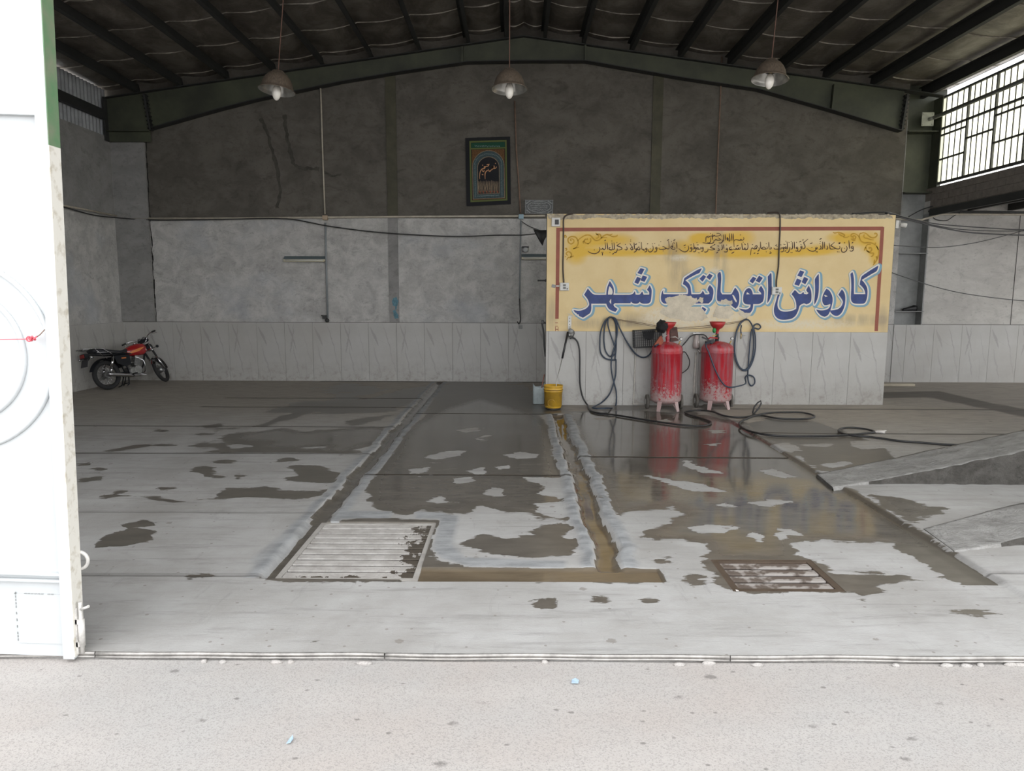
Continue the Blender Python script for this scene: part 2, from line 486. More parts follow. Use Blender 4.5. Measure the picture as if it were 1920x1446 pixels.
print('GRATE', GX0, GX1, GY0, GY1, HX0, HX1, HY0, HY1, 'XC', XCL, XCR, XDJ, 'CH', CH_Y0, CH_Y1)

def axis(lo, hi, segs, extra):
    vals = set()
    for (a, b, st) in segs:
        n = max(1, int(round((b - a) / st)))
        for i in range(n + 1): vals.add(round(a + (b - a) * i / n, 4))
    arr = sorted(v for v in vals if lo - 1e-6 <= v <= hi + 1e-6)
    out = []
    ex = sorted(extra)
    for v in arr:
        if all(abs(v - e) > 0.006 for e in ex) or v in (lo, hi): out.append(v)
    out += [e for e in ex if lo < e < hi]
    return np.array(sorted(set(out)))
exx = []
for c, h in ((XCL, 0.075), (XCR, 0.105)):
    exx += [c - h - 0.03, c - h, c - h + 0.02, c + h - 0.02, c + h, c + h + 0.03]
exx += [XDJ - 0.05, XDJ - 0.03, XDJ, XDJ + 0.02, GX0, GX0 + 0.012, GX1, GX1 - 0.012, HX0, HX0 + 0.012, HX1, HX1 - 0.012]
xs = axis(XL, XMAXF, [(XL, -3.2, 0.06), (-3.2, 3.6, 0.026), (3.6, XMAXF, 0.09)], exx)
exy = []
for q in YJ.values():
    for y in q: exy += [y - 0.02, y - 0.008, y + 0.008, y + 0.02]
exy += [GY0, GY0 + 0.012, GY1, GY1 - 0.012, HY0, HY0 + 0.012, HY1, HY1 - 0.012, CH_Y0, CH_Y0 + 0.02, CH_Y1, CH_Y1 - 0.02]
ys = axis(YF, YB, [(YF, 7.5, 0.026), (7.5, 11, 0.042), (11, YB, 0.07)], exy)
gx, gy = np.meshgrid(xs, ys)          # rows = y
NX, NY = len(xs), len(ys)
def vnoise(sc, seed, oct=3):
    """cheap value noise on the grid"""
    out = np.zeros_like(gx); amp = 1.0; tot = 0
    rs = np.random.RandomState(seed)
    for o in range(oct):
        tab = rs.rand(256, 256)
        fx = (gx + 50) * sc * 2 ** o; fy = (gy + 50) * sc * 2 ** o
        ix = np.floor(fx).astype(int); iy = np.floor(fy).astype(int)
        tx = fx - ix; ty = fy - iy
        tx = tx * tx * (3 - 2 * tx); ty = ty * ty * (3 - 2 * ty)
        a = tab[iy % 256, ix % 256]; b = tab[iy % 256, (ix + 1) % 256]
        c = tab[(iy + 1) % 256, ix % 256]; d = tab[(iy + 1) % 256, (ix + 1) % 256]
        out += amp * ((a * (1 - tx) + b * tx) * (1 - ty) + (c * (1 - tx) + d * tx) * ty); tot += amp; amp *= 0.5
    return out / tot
def sstep(x, a, b):
    t = np.clip((x - a) / (b - a), 0, 1); return t * t * (3 - 2 * t)

def poly_sd(poly):
    """signed distance (inside positive) of every grid vertex to a ground polygon"""
    p = np.array([(q.x, q.y) for q in (G(*c) for c in poly)])
    mrg = 0.45
    m = (gx > p[:, 0].min() - mrg) & (gx < p[:, 0].max() + mrg) & (gy > p[:, 1].min() - mrg) & (gy < p[:, 1].max() + mrg)
    X = gx[m]; Y = gy[m]
    d2 = np.full(X.shape, 1e9); ins = np.zeros(X.shape, bool)
    for i in range(len(p)):
        a = p[i]; b = p[(i + 1) % len(p)]
        e = b - a; wx = X - a[0]; wy = Y - a[1]
        t = np.clip((wx * e[0] + wy * e[1]) / max(e @ e, 1e-12), 0, 1)
        d2 = np.minimum(d2, (wx - t * e[0]) ** 2 + (wy - t * e[1]) ** 2)
        c1 = (a[1] <= Y) & (b[1] > Y); c2 = (b[1] <= Y) & (a[1] > Y)
        cr = e[0] * wy - e[1] * wx
        ins ^= (c1 & (cr > 0)) | (c2 & (cr < 0))
    sd = np.sqrt(d2); sd[~ins] *= -1
    return m, sd
WET = [
 [(1060,772),(1180,768),(1300,776),(1395,795),(1420,815),(1480,850),(1560,905),(1640,945),(1720,1000),(1790,1045),(1720,1030),(1660,1018),(1560,1014),(1500,1016),(1490,1020),(1495,1050),(1330,1050),(1322,1020),(1280,1015),(1235,1013),(1200,1008),(1225,990),(1262,975),(1282,956),(1262,949),(1215,955),(1165,966),(1150,968),(1135,930),(1115,890),(1095,850),(1080,810)],
 [(770,795),(745,826),(735,850),(700,890),(690,915),(690,940),(720,958),(760,968),(790,956),(830,962),(870,966),(900,945),(940,958),(985,962),(1010,972),(1060,975),(1090,965),(1082,940),(1060,905),(1040,850),(1030,800),(1010,778),(960,762),(900,745),(830,765)],
 [(870,1020),(905,1000),(950,1012),(990,1003),(1030,985),(1075,982),(1108,988),(1100,1010),(1060,1040),(1000,1048),(900,1035)],
 [(430,822),(470,810),(530,803),(570,810),(620,806),(700,800),(735,805),(720,826),(690,835),(650,850),(590,848),(610,838),(520,843),(480,838),(500,830),(450,828)],
 [(540,875),(560,872),(600,873),(640,888),(655,897),(620,905),(560,905),(540,898),(560,890)],
 [(245,930),(300,930),(330,940),(400,935),(430,915),(500,912),(540,918),(600,920),(635,912),(612,930),(540,935),(480,932),(400,937),(330,942)],
 [(188,932),(215,922),(242,919),(235,930),(200,936)], [(355,880),(380,872),(400,875),(405,890),(430,895),(410,897),(375,892)],
 [(187,1025),(205,1000),(240,990),(275,995),(290,1000),(280,1012),(230,1022)], [(240,985),(270,973),(290,980),(275,988)],
 [(350,837),(380,830),(430,835),(440,845),(420,850),(400,840)], [(470,800),(520,785),(560,765),(620,765),(580,775),(530,790),(500,800)],
 [(395,866),(420,861),(442,863),(430,869),(405,869)], [(505,868),(540,860),(555,864),(530,868)], [(200,845),(245,836),(285,831),(275,838),(225,846)],
 [(148,868),(172,865),(165,872),(148,874)], [(150,898),(190,894),(182,902),(150,904)],
 [(370,800),(410,794),(430,798),(400,803)], [(700,745),(760,728),(840,722),(980,722),(1010,740),(980,752),(900,748),(820,752),(760,760),(700,775),(640,775),(620,762)],
 [(800,742),(840,724),(1010,742),(1012,780),(960,766),(900,768),(830,768)],
 [(1400,800),(1440,788),(1520,792),(1590,815),(1640,835),(1680,862),(1640,880),(1580,885),(1540,890),(1480,850),(1420,815)],
 [(1620,930),(1680,938),(1730,950),(1780,955),(1765,965),(1715,985),(1700,985),(1660,960)],
 [(1318,1043),(1340,1030),(1500,1040),(1530,1056),(1560,1076),(1640,1076),(1700,1080),(1720,1088),(1660,1098),(1650,1110),(1618,1125),(1600,1112),(1550,1114),(1400,1110),(1362,1106),(1340,1085)],
 [(600,965),(570,1005),(495,1089),(830,1092),(1000,1091),(1245,1090),(1250,1076),(1170,1066),(900,1066),(840,1058),(806,1042),(812,1010),(825,975),(700,972),(628,978)],
 [(1000,1126),(1040,1124),(1036,1140),(1008,1142)], [(1108,1116),(1136,1118),(1136,1128),(1112,1128)], [(1208,1124),(1236,1122),(1228,1130),(1214,1131)],
 [(1790,1150),(1830,1145),(1885,1152),(1830,1162)], [(1286,1074),(1325,1080),(1312,1096),(1276,1090)], [(1700,1033),(1748,1040),(1715,1046)], [(1750,1080),(1806,1076),(1802,1090)],
 [(286,806),(300,804),(324,807),(300,811)], [(356,813),(380,811),(398,814),(370,817)], [(392,807),(410,804),(424,807),(405,811)], [(290,834),(310,832),(332,834),(312,837)], [(292,916),(308,913),(324,915),(306,919)],
 [(436,893),(447,890),(459,893),(446,897)], [(170,880),(184,877),(199,880),(184,885)], [(560,812),(600,806),(640,812),(600,818)], [(640,790),(690,782),(735,778),(700,792),(660,798)], [(540,768),(590,757),(640,752),(610,764),(570,772)], [(620,742),(680,733),(740,728),(700,738),(650,746)],
 [(360,1078),(405,1077),(400,1081),(364,1081)], [(582,1198),(606,1197),(604,1203),(584,1203)], [(1220,1045),(1262,1044),(1250,1056),(1228,1056)],
]
DRY = [
 [(1208,891),(1262,900),(1300,905),(1352,920),(1300,922),(1255,907)], [(1282,864),(1293,864),(1296,873),(1320,876),(1352,887),(1320,886),(1290,876)],
 [(1298,991),(1330,985),(1385,989),(1350,999),(1305,999)], [(1425,883),(1450,880),(1512,893),(1470,896),(1440,890)], [(1338,945),(1360,943),(1388,951),(1345,949)],
 [(1405,1003),(1412,996),(1428,1006),(1422,1014)], [(1458,990),(1490,996),(1503,1003),(1480,1002)], [(1400,943),(1440,936),(1485,940),(1430,948)], [(1455,1000),(1470,997),(1475,1008),(1462,1012)],
 [(985,896),(1062,895),(1085,930),(1050,935),(1010,926),(1030,916)], [(1012,946),(1080,940),(1092,965),(1052,972),(1005,960)],
 [(800,940),(826,932),(842,942),(820,946)], [(903,926),(922,914),(946,917),(940,930),(915,928)], [(800,858),(830,847),(872,846),(850,856),(815,861)],
 [(952,853),(975,848),(1008,852),(1000,858),(970,861)], [(877,884),(905,877),(914,890),(890,890)], [(858,806),(890,802),(902,807),(875,811)], [(893,823),(915,816),(930,820),(905,828)],
 [(768,880),(806,876),(800,884),(775,886)], [(930,875),(955,872),(950,878),(935,880)], [(855,898),(888,892),(885,902),(858,906)], [(1330,808),(1355,806),(1362,812),(1338,813)], [(1310,833),(1350,831),(1340,836)],
 [(1440,838),(1478,834),(1500,848),(1460,850)], [(1500,838),(1560,836),(1545,842)], [(1545,876),(1580,869),(1600,872),(1560,880)], [(1590,832),(1625,829),(1650,845),(1615,847)], [(1060,1000),(1108,985),(1104,995),(1066,1010)],
 [(1225,790),(1250,786),(1255,790),(1230,793)],[(1120,784),(1150,783),(1148,787),(1124,787)],
]
wet = np.full(gx.shape, -0.4)
for pl in WET:
    m, sd = poly_sd(pl); wet[m] = np.maximum(wet[m], sd)
for pl in DRY:
    m, sd = poly_sd(pl); wet[m] = np.minimum(wet[m], -sd)
m_, sdp = poly_sd(WET[0]); wet[m_] = np.minimum(wet[m_], 0.095)
for i_ in (1, 2, 3, 18, 19, 20): m_, sdp = poly_sd(WET[i_]); wet[m_] = np.where(sdp > 0, np.minimum(wet[m_], 0.075), wet[m_])
for pl in DRY:
    m, sd = poly_sd(pl); wet[m] = np.where(sd > -0.03, np.minimum(wet[m], -sd * 1.5 - 0.02), wet[m])
# film: where water really stands (mirror-like)
film = np.zeros_like(gx)
for pl in (WET[0],):
    m, sd = poly_sd(pl); film[m] = np.maximum(film[m], sstep(sd, 0.0, 0.25) * 0.88)
for pl in (WET[1], WET[3], WET[21]):
    m, sd = poly_sd(pl); film[m] = np.maximum(film[m], sstep(sd, 0.0, 0.3) * 0.75)
n_lo = vnoise(0.9, 3); n_md = vnoise(4, 5); n_hi = vnoise(14, 9)
# dampness scattered over the wash bay
wet = np.maximum(wet, np.where((gx > -4.2) & (gx < 3.0) & (gy > 8.0), (n_lo - 0.60) * 0.9, -0.4))
wet = np.maximum(wet, np.where((gx > -1.4) & (gx < 0.6) & (gy > 9.5), (n_lo - 0.50) * 0.9, -0.4))
z = (n_lo - 0.5) * 0.010
mud = np.zeros_like(gx); mortar = np.zeros_like(gx); groove = np.zeros_like(gx)
front_ok = gy > CH_Y0
def drain(xc, half, depth, y0, y1, lumps, sw_=0.10):
    global z, wet, mud, mortar, film
    wob = (vnoise(3.0, int(abs(xc) * 100) + 1) - 0.5) * 0.09
    d = np.abs(gx - xc + wob)
    on = (gy > y0) & (gy < y1)
    prof = np.where(on, 1 - sstep(d, half - 0.03, half + 0.012), 0)
    side = np.where(on, sstep(d, half, half + 0.03) * (1 - sstep(d, half + sw_, half + sw_ + 0.07)), 0)
    z = z * (1 - prof) - depth * prof + side * lumps * (0.3 + 1.4 * n_hi)
    mortar = np.maximum(mortar, side * 0.9)
    wet = np.where(prof > 0.5, np.maximum(wet, 0.30), np.where(side > 0.4, np.minimum(wet, -0.10 + 0.12 * (n_md - 0.4)), wet))
    return prof
pL = drain(XCL, 0.07, 0.035, GY0, YB - 0.05, 0.003, 0.06)
film = np.maximum(film, pL * 0.6)
pR = drain(XCR, 0.085, 0.045, CH_Y0 + 0.05, YP - 0.9, 0.012, 0.07)
film = np.maximum(film, pR * 0.98); mud = np.maximum(mud, pR)
# front cross channel
onx = (gx > GX1 - 0.1) & (gx < G(1240, 1080).x)
pc = np.where(onx, sstep(gy, CH_Y0, CH_Y0 + 0.03) * (1 - sstep(gy, CH_Y1 - 0.02, CH_Y1 + 0.04)), 0)
z = np.where(pc > 0, z * (1 - pc) - 0.02 * pc, z); wet = np.where(pc > 0.5, np.maximum(wet, 0.3), wet); mud = np.maximum(mud, pc * 0.9); film = np.maximum(film, pc * 0.9)
# trowelled mortar rim round the left grate and towards the right drain
def band(poly, w=0.12, amt=0.9):
    global mortar, wet
    m, sd = poly_sd(poly)
    mortar[m] = np.maximum(mortar[m], sstep(sd, -0.02, 0.02) * amt); wet[m] = np.where(sd > 0.0, np.minimum(wet[m], -0.15), wet[m])
band([(640, 958), (735, 960), (732, 972), (622, 973)]); band([(778, 960), (830, 962), (860, 968), (848, 1020), (870, 1045), (1060, 1052), (1060, 1064), (880, 1062), (826, 1046), (812, 1030), (822, 985), (826, 973), (780, 972)])
band([(470, 1050), (560, 975), (585, 978), (495, 1080)], amt=0.6)
# pits under the grates
for (a, b, c, d, dep) in ((GX0, GX1, GY0, GY1, 0.13), (HX0, HX1, HY0, HY1, 0.22)):
    m = (gx > a + 0.006) & (gx < b - 0.006) & (gy > c + 0.006) & (gy < d - 0.006)
    z[m] = -dep; wet[m] = 0.3; mud[m] = 0.2; mortar[m] = 0
# joints
colid = np.where(gx < XCL, 0, np.where(gx < XCR, 1, np.where(gx < XDJ, 2, 3)))
for ci, key in enumerate('LCRX'):
    for y in YJ[key]:
        wob = (vnoise(1.2, int(y * 100)) - 0.5) * 0.0
        d = np.abs(gy - y)
        m = (colid == ci) & (d < 0.012)
        if key == 'L' and y > 11: m &= gx > -5.0
        m &= (pL < 0.3) & (pR < 0.3)
        z[m] -= 0.009
        mg = (colid == ci) & (d < 0.025) & (pL < 0.3) & (pR < 0.3)
        if key == 'L' and y > 11: mg &= gx > -5.0
        groove[mg] = np.maximum(groove[mg], np.where(d[mg] < 0.012, 1.0, 0.65) * (1.0 if y > 6.5 else 0.55))
# raised slab right of the wash bay and the dark seam in front of it
rs = sstep(gx, XDJ - 0.01, XDJ + 0.03)
z += rs * 0.025
sd_ = np.abs(gx - (XDJ - 0.03) + (n_md - 0.5) * 0.08)
seam = np.where(gy > YF + 0.9, 1 - sstep(sd_, 0.04, 0.09), 0)
seam2 = np.where((gy > YF + 0.9) & (gx < XDJ) & (gx > XDJ - 0.45), (1 - sstep(XDJ - gx, 0.12, 0.34 + 0.2 * n_md)), 0)
wet = np.maximum(wet, np.where(gy < 8.5, seam2 * 0.3 - 0.14, -0.4)); groove = np.maximum(groove, seam * 0.35)
# floor darker along the foot of the back wall
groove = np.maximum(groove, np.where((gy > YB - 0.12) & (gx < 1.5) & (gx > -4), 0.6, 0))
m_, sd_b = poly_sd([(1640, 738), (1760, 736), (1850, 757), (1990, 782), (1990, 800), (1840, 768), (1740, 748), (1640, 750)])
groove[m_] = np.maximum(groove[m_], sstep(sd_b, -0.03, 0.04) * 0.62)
dust = np.clip(sstep(gy, 7.5, 12.5) * 0.9 + np.where(gx > XDJ + 0.1, sstep(gy, 6.8, 9), 0) * 0.35, 0, 0.95) * (1 - mortar)
attrs = dict(wet=wet, mud=mud, mortar=mortar, groove=groove, dust=dust, film=film)

# split the slab into its cast bays: every bay a piece of the floor
fx = (xs[:-1] + xs[1:]) / 2; fy = (ys[:-1] + ys[1:]) / 2
FX, FY = np.meshgrid(fx, fy)
fcol = np.where(FX < XCL, 0, np.where(FX < XCR, 1, np.where(FX < XDJ - 0.04, 2, 3)))
frow = np.zeros_like(fcol)
for ci, key in enumerate('LCRX'):
    for y in YJ[key]: frow += np.where((fcol == ci) & (FY > y), 1, 0)
front = FY < CH_Y0
fid = fcol * 20 + frow
fid[front] = 100 + np.where(FX[front] < XDJ - 0.04, 0, 1)
dl = (np.abs(FX - XCL) < 0.10) & (FY > GY1); fid[dl] = 110
dr = (np.abs(FX - XCR) < 0.13) & (FY > CH_Y1) & (FY < YP - 0.9); fid[dr] = 111
dc = (FY > CH_Y0) & (FY < CH_Y1 + 0.03) & (FX > GX1) & (FX < G(1240, 1080).x); fid[dc] = 112
p1_ = (FX > GX0) & (FX < GX1) & (FY > GY0) & (FY < GY1); fid[p1_] = 113
p2_ = (FX > HX0) & (FX < HX1) & (FY > HY0) & (FY < HY1); fid[p2_] = 113
floor = MB().box2((XL - 0.3, YF, -0.62), (XMAXF, YB + 0.3, -0.26)).build('floor', 'grout')
tag(floor, 'grey concrete hall floor with wet patches, drain channels and cast joints', kind='structure')
allv = np.stack([gx.ravel(), gy.ravel(), z.ravel()], 1)
flat_attr = {k: v.ravel() for k, v in attrs.items()}
for idn in np.unique(fid):
    J, I = np.nonzero(fid == idn)
    quads = np.stack([J * NX + I, J * NX + I + 1, (J + 1) * NX + I + 1, (J + 1) * NX + I], 1)
    uq, inv = np.unique(quads.ravel(), return_inverse=True)
    me = bpy.data.meshes.new('slab')
    nv = len(uq); nf = len(quads)
    me.vertices.add(nv); me.vertices.foreach_set('co', allv[uq].astype(np.float32).ravel())
    me.loops.add(nf * 4); me.loops.foreach_set('vertex_index', inv.astype(np.int32).ravel())
    me.polygons.add(nf); me.polygons.foreach_set('loop_start', (np.arange(nf) * 4).astype(np.int32))
    me.polygons.foreach_set('use_smooth', np.ones(nf, bool))
    me.update(calc_edges=True)
    for k2, arr in flat_attr.items():
        a = me.attributes.new(k2, 'FLOAT', 'POINT'); a.data.foreach_set('value', arr[uq].astype(np.float32))
    me.materials.append(MATS['floor_concrete'])
    nm = {110: 'drain_channel', 111: 'drain_channel', 112: 'drain_channel', 113: 'drain_pit'}.get(int(idn), 'slab')
    o = bpy.data.objects.new(nm, me); COL.objects.link(o); o.parent = floor

# street in front
gm = MB()
gm.add([(-40, -40, -0.035), (40, -40, -0.035), (40, YF, -0.035), (-40, YF, -0.035)], [(0, 1, 2, 3)])
gm.add([(-40, YF, -0.035), (XL - 0.3, YF, -0.035), (XL - 0.3, 60, -0.035), (-40, 60, -0.035)], [(0, 1, 2, 3)])
gm.add([(XMAXF, YF, -0.035), (40, YF, -0.035), (40, 60, -0.035), (XMAXF, 60, -0.035)], [(0, 1, 2, 3)])
tag(gm.build('ground', 'street_concrete'), 'pale dusty street paving in front of the hall', kind='structure')

# threshold rail: three lengths of bent steel edging
mat('edge_steel', (0.42, 0.40, 0.38), 0.42, 0.55, 0.4, 12)
thr = thing('trim_1', (0, YF, 0), 'worn steel edging along the front of the floor slab', kind='structure')
for (a, b) in ((-420, 173), (175, 720), (722, 1366), (1368, 1960)):
    pts = []
    n = 14
    for i in range(n + 1):
        px = a + (b - a) * i / n
        x = G(px, 1228).x
        pts.append(Vector((x, 0.003 * math.sin(px * 0.013) - 0.008, 0.002 * math.sin(px * 0.021) - 0.004)))
    m_ = MB(); m_.tube(pts, 0.010, 8)
    m_.tube([p + Vector((0, -0.004, -0.016)) for p in pts], 0.007, 6)
    m_.build('edging_bar', 'edge_steel', thr)
mb = MB(); rr = random.Random(4)
for i in range(16):
    x = rr.uniform(-2.4, 3.0); w_ = rr.uniform(0.015, 0.05)
    c_ = Vector((x, -0.03 + rr.uniform(-0.015, 0.008), -0.031))
    e_ = MB().ell((0, 0, 0), (1, 1, 1), 8, 5)
    mb.add([c_ + Vector((v[0] * w_ * (1 + 0.4 * mnoise.noise(Vector(v) * 2 + c_ * 9)), v[1] * 0.014, v[2] * 0.012)) for v in e_.v], e_.f, True)
tag(mb.build('mortar_crumbs', 'street_concrete', thr), kind='stuff')
MB().box2((XL - 0.3, -0.004, -0.3), (XMAXF, 0.0, -0.012)).build('slab_edge', 'concrete_raw', thr)


# ================================================================== FLOOR GRATES
mat('grate_pale', (0.40, 0.38, 0.355), 0.6, 0.1, 0.0, 5, col2=(0.27, 0.25, 0.23), bump=0.15, contrast=(0.3, 0.5))
def slat_mat():
    k = NT('slat_paint')
    geo = k.n('NewGeometry'); pos = geo.outputs['Position']; g = k.n('SeparateXYZ'); k.l(pos, g.inputs[0])
    n1 = k.noise(pos, 9, 5, 0.7); n2 = k.noise(pos, 30, 4, 0.7)
    c = k.mix(k.ss(n1, 0.35, 0.65), (0.34, 0.32, 0.30), (0.45, 0.43, 0.41))
    c = k.mix(k.math('MULTIPLY', k.ss(n2, 0.55, 0.75), 0.5), c, (0.22, 0.205, 0.19))
    u = k.math('ADD', k.math('SUBTRACT', g.outputs['X'], GX1 - 0.13), k.math('MULTIPLY', k.math('SUBTRACT', n1, 0.5), 0.9))
    v2 = k.math('ADD', k.math('SUBTRACT', GY0 + 0.05, g.outputs['Y']), k.math('MULTIPLY', k.math('SUBTRACT', n1, 0.5), 0.25))
    w = k.math('MAXIMUM', k.ss(u, -0.01, 0.01), k.ss(v2, -0.005, 0.005))
    c = k.mix(w, c, (0.085, 0.072, 0.058))
    k.l(c, k.b.inputs['Base Color'])
    k.l(k.math('SUBTRACT', 0.7, k.math('MULTIPLY', w, 0.5)), k.b.inputs['Roughness'])
slat_mat()
mat('grate_rust', (0.115, 0.085, 0.065), 0.4, 0.2, 0.35, 9)
gr = thing('floor_grate', (GX0, GY0, 0), 'wide pale steel floor grate with many slats beside the left drain channel', 'drain grate')
Wg, Dg = GX1 - GX0, GY1 - GY0
def fr(mb, W_, D_, w, z0, z1):
    mb.box2((0, 0, z0), (W_, w, z1)); mb.box2((0, D_ - w, z0), (W_, D_, z1)); mb.box2((0, w, z0), (w, D_ - w, z1)); mb.box2((W_ - w, w, z0), (W_, D_ - w, z1)); return mb
fr(MB(), Wg, Dg, 0.035, -0.055, -0.008).build('grate_frame', 'grate_pale', gr)
ns = 10
ph = (Dg - 0.07) / ns
sl = MB().bbox_bev((0, 0, 0), (Wg - 0.075, ph * 0.70, 0.012), 0.003).mesh('slat'); sl.materials.append(MATS['slat_paint'])
for i in range(ns):
    o = bpy.data.objects.new('slat', sl); COL.objects.link(o); o.parent = gr
    o.location = (Wg / 2, 0.035 + ph * (i + 0.5), -0.016)
for i in (0.25, 0.75):
    MB().box((Wg * i, Dg / 2, -0.038), (0.02, Dg - 0.08, 0.03)).build('cross_bar', 'grate_rust', gr)
gr2 = thing('floor_grate', (HX0, HY0, 0), 'small rusty floor grate with four wide bars near the far ramp', 'drain grate')
Wh, Dh = HX1 - HX0, HY1 - HY0
fr(MB(), Wh, Dh, 0.045, -0.05, -0.002).build('grate_frame', 'grate_rust', gr2)
ph2 = (Dh - 0.09) / 4
s2 = MB().bbox_bev((0, 0, 0), (Wh - 0.095, ph2 * 0.66, 0.014), 0.003).mesh('slat'); s2.materials.append(mat('grate_mixed', (0.36, 0.33, 0.31), 0.5, 0.1, 0, 3, col2=(0.12, 0.095, 0.08), contrast=(0.47, 0.53)))
for i in range(4):
    o = bpy.data.objects.new('slat', s2); COL.objects.link(o); o.parent = gr2
    o.location = (Wh / 2, 0.045 + ph2 * (i + 0.5), -0.014)

# ================================================================== CONCRETE RAMPS
def ramp(dx, dy, label):
    N = [(2.98, 6.52, -0.0), (3.45, 6.66, 0.03), (4.25, 6.68, 0.185), (4.92, 6.68, 0.335), (6.3, 6.68, 0.62), (8.4, 6.68, 0.72), (12.2, 6.68, 0.72)]
    Fq = [(3.04, 7.02, -0.0), (3.95, 7.42, 0.06), (4.70, 7.50, 0.205), (5.45, 7.58, 0.345), (6.7, 7.6, 0.62), (8.4, 7.6, 0.72), (12.2, 7.6, 0.72)]
    K = 16
    def interp(L, sub=14):
        return crom(L, sub)
    n_, f_ = interp(N), interp(Fq)
    rnd = random.Random(int(dy * 10) + 3)
    vs = []; cols = []
    rows = len(n_)
    for a, b in zip(n_, f_):
        for j in range(K + 1):
            t = j / K
            p = a.lerp(b, t)
            jit = mnoise.noise(Vector((p.x * 4, p.y * 4, dy))) * 0.014 + mnoise.noise(Vector((p.x * 13, p.y * 13, dy))) * 0.008
            edge = (abs(j - 0) < 1) * mnoise.noise(Vector((p.x * 9, 3, dy))) * 0.03
            vs.append((p.x + dx, p.y + dy + edge, max(0.026 if p.z <= 0.005 else 0.028, p.z + 0.03 + jit * min(1, p.z * 8))))
    fs = []
    for i in range(rows - 1):
        for j in range(K):
            a = i * (K + 1) + j
            fs.append((a, a + 1, a + K + 2, a + K + 1))
    mb = MB(); mb.add(vs, fs, True)
    for side in (0, K):
        base = len(mb.v)
        low = []
        for i in range(rows):
            p = vs[i * (K + 1) + side]
            mb.v.append((p[0], p[1] - (0.02 if side == 0 else -0.02), 0.0))
        for i in range(rows - 1):
            a = i * (K + 1) + side; b = (i + 1) * (K + 1) + side
            mb.f.append((a, b, base + i + 1, base + i)); mb.sm.append(False)
    base = len(mb.v)
    for j in range(K + 1):
        p = vs[j]; mb.v.append((p[0] - 0.01, p[1], 0.0))
    for j in range(K):
        mb.f.append((j, j + 1, base + j + 1, base + j)); mb.sm.append(False)
    last = (rows - 1) * (K + 1); base = len(mb.v)
    for j in range(K + 1):
        p = vs[last + j]; mb.v.append((p[0], p[1], 0.0))
    for j in range(K):
        mb.f.append((last + j, last + j + 1, base + j + 1, base + j)); mb.sm.append(False)
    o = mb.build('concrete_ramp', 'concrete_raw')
    o.data.materials.append(MATS['concrete_side'])  # upright faces: dirt spatter and side shade, both put into the colour
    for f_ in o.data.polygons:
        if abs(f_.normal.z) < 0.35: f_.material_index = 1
    return tag(o, label, 'ramp', 'car ramps beside the wash bay')
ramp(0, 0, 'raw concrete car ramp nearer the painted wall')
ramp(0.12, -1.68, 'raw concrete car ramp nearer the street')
# ================================================================== WALLS
ZT = P(500, 604.5, YB).z                     # top of the back tiles
ZC = P(500, 408.5, YB).z                     # conduit / plaster change
XA = P(1689, 420, YB).x                      # back wall ends at the steel column
XB = P(1741, 420, YB).x
def bw(u, v, w): return (u, YB + w, v)
poly = [(XL - 0.25, -0.2), (XA, -0.2), (XA, roof_z(XA) + 0.26), (XRID, ZRG + 0.26), (XL - 0.25, roof_z(XL - 0.25) + 0.26)]
wall_back = MB().prism(poly, 0.28, lambda u, v, w: (u, YB + 0.015 + w, v)).build('wall_back', 'plaster_dark')
tag(wall_back, 'dark rendered gable wall at the rear with a pale plaster band and marbled tiles', kind='structure')
MB().box2((XL, YB, ZT), (XA, YB + 0.02, ZC)).build('plaster_band', 'plaster_light', wall_back)
MB().box2((XL, YB + 0.004, 0), (XA, YB + 0.02, ZT)).build('grout_bed', 'grout', wall_back)
MB().box2((XL, YB - 0.008, ZT - 0.006), (XA, YB + 0.01, ZT + 0.008)).build('ledge', 'grout', wall_back)
# embedded columns
for (a, b) in ((725, 744), (1221, 1240)):
    xa, xb = P(a, 300, YB).x, P(b, 300, YB).x
    MB().box2((xa, YB - 0.012, ZC), (xb, YB + 0.03, roof_z((xa + xb) / 2) - 0.3)).build('column_strip', 'steel_olive', wall_back)
    MB().box2((xa, YB - 0.014, ZT + 0.01), (xb, YB + 0.01, ZC)).build('column_casing', 'plaster_grey', wall_back)
# corner column casing with the crack beside it
xc0, xc1 = XL, P(281, 420, YB).x
MB().box2((xc0, YB - 0.05, ZT + 0.01), (xc1, YB + 0.01, P(260, 268, YB).z)).build('corner_casing', 'plaster_grey', wall_back)
mb = MB(); rr = random.Random(11)
z0, z1 = ZT, P(283, 240, YB).z
pts = []
for i in range(41):
    zz = z0 + (z1 - z0) * i / 40
    pts.append((xc1 + 0.012 + rr.uniform(-0.012, 0.012), zz))
for i in range(40):
    w0 = 0.006 + 0.010 * rr.random()
    (x0_, za), (x1_, zb) = pts[i], pts[i + 1]
    mb.add([(x0_ - w0, YB - 0.003, za), (x0_ + w0, YB - 0.003, za), (x1_ + w0, YB - 0.003, zb), (x1_ - w0, YB - 0.003, zb)], [(0, 1, 2, 3)])
mb.build('crack', 'crack_dark', wall_back)
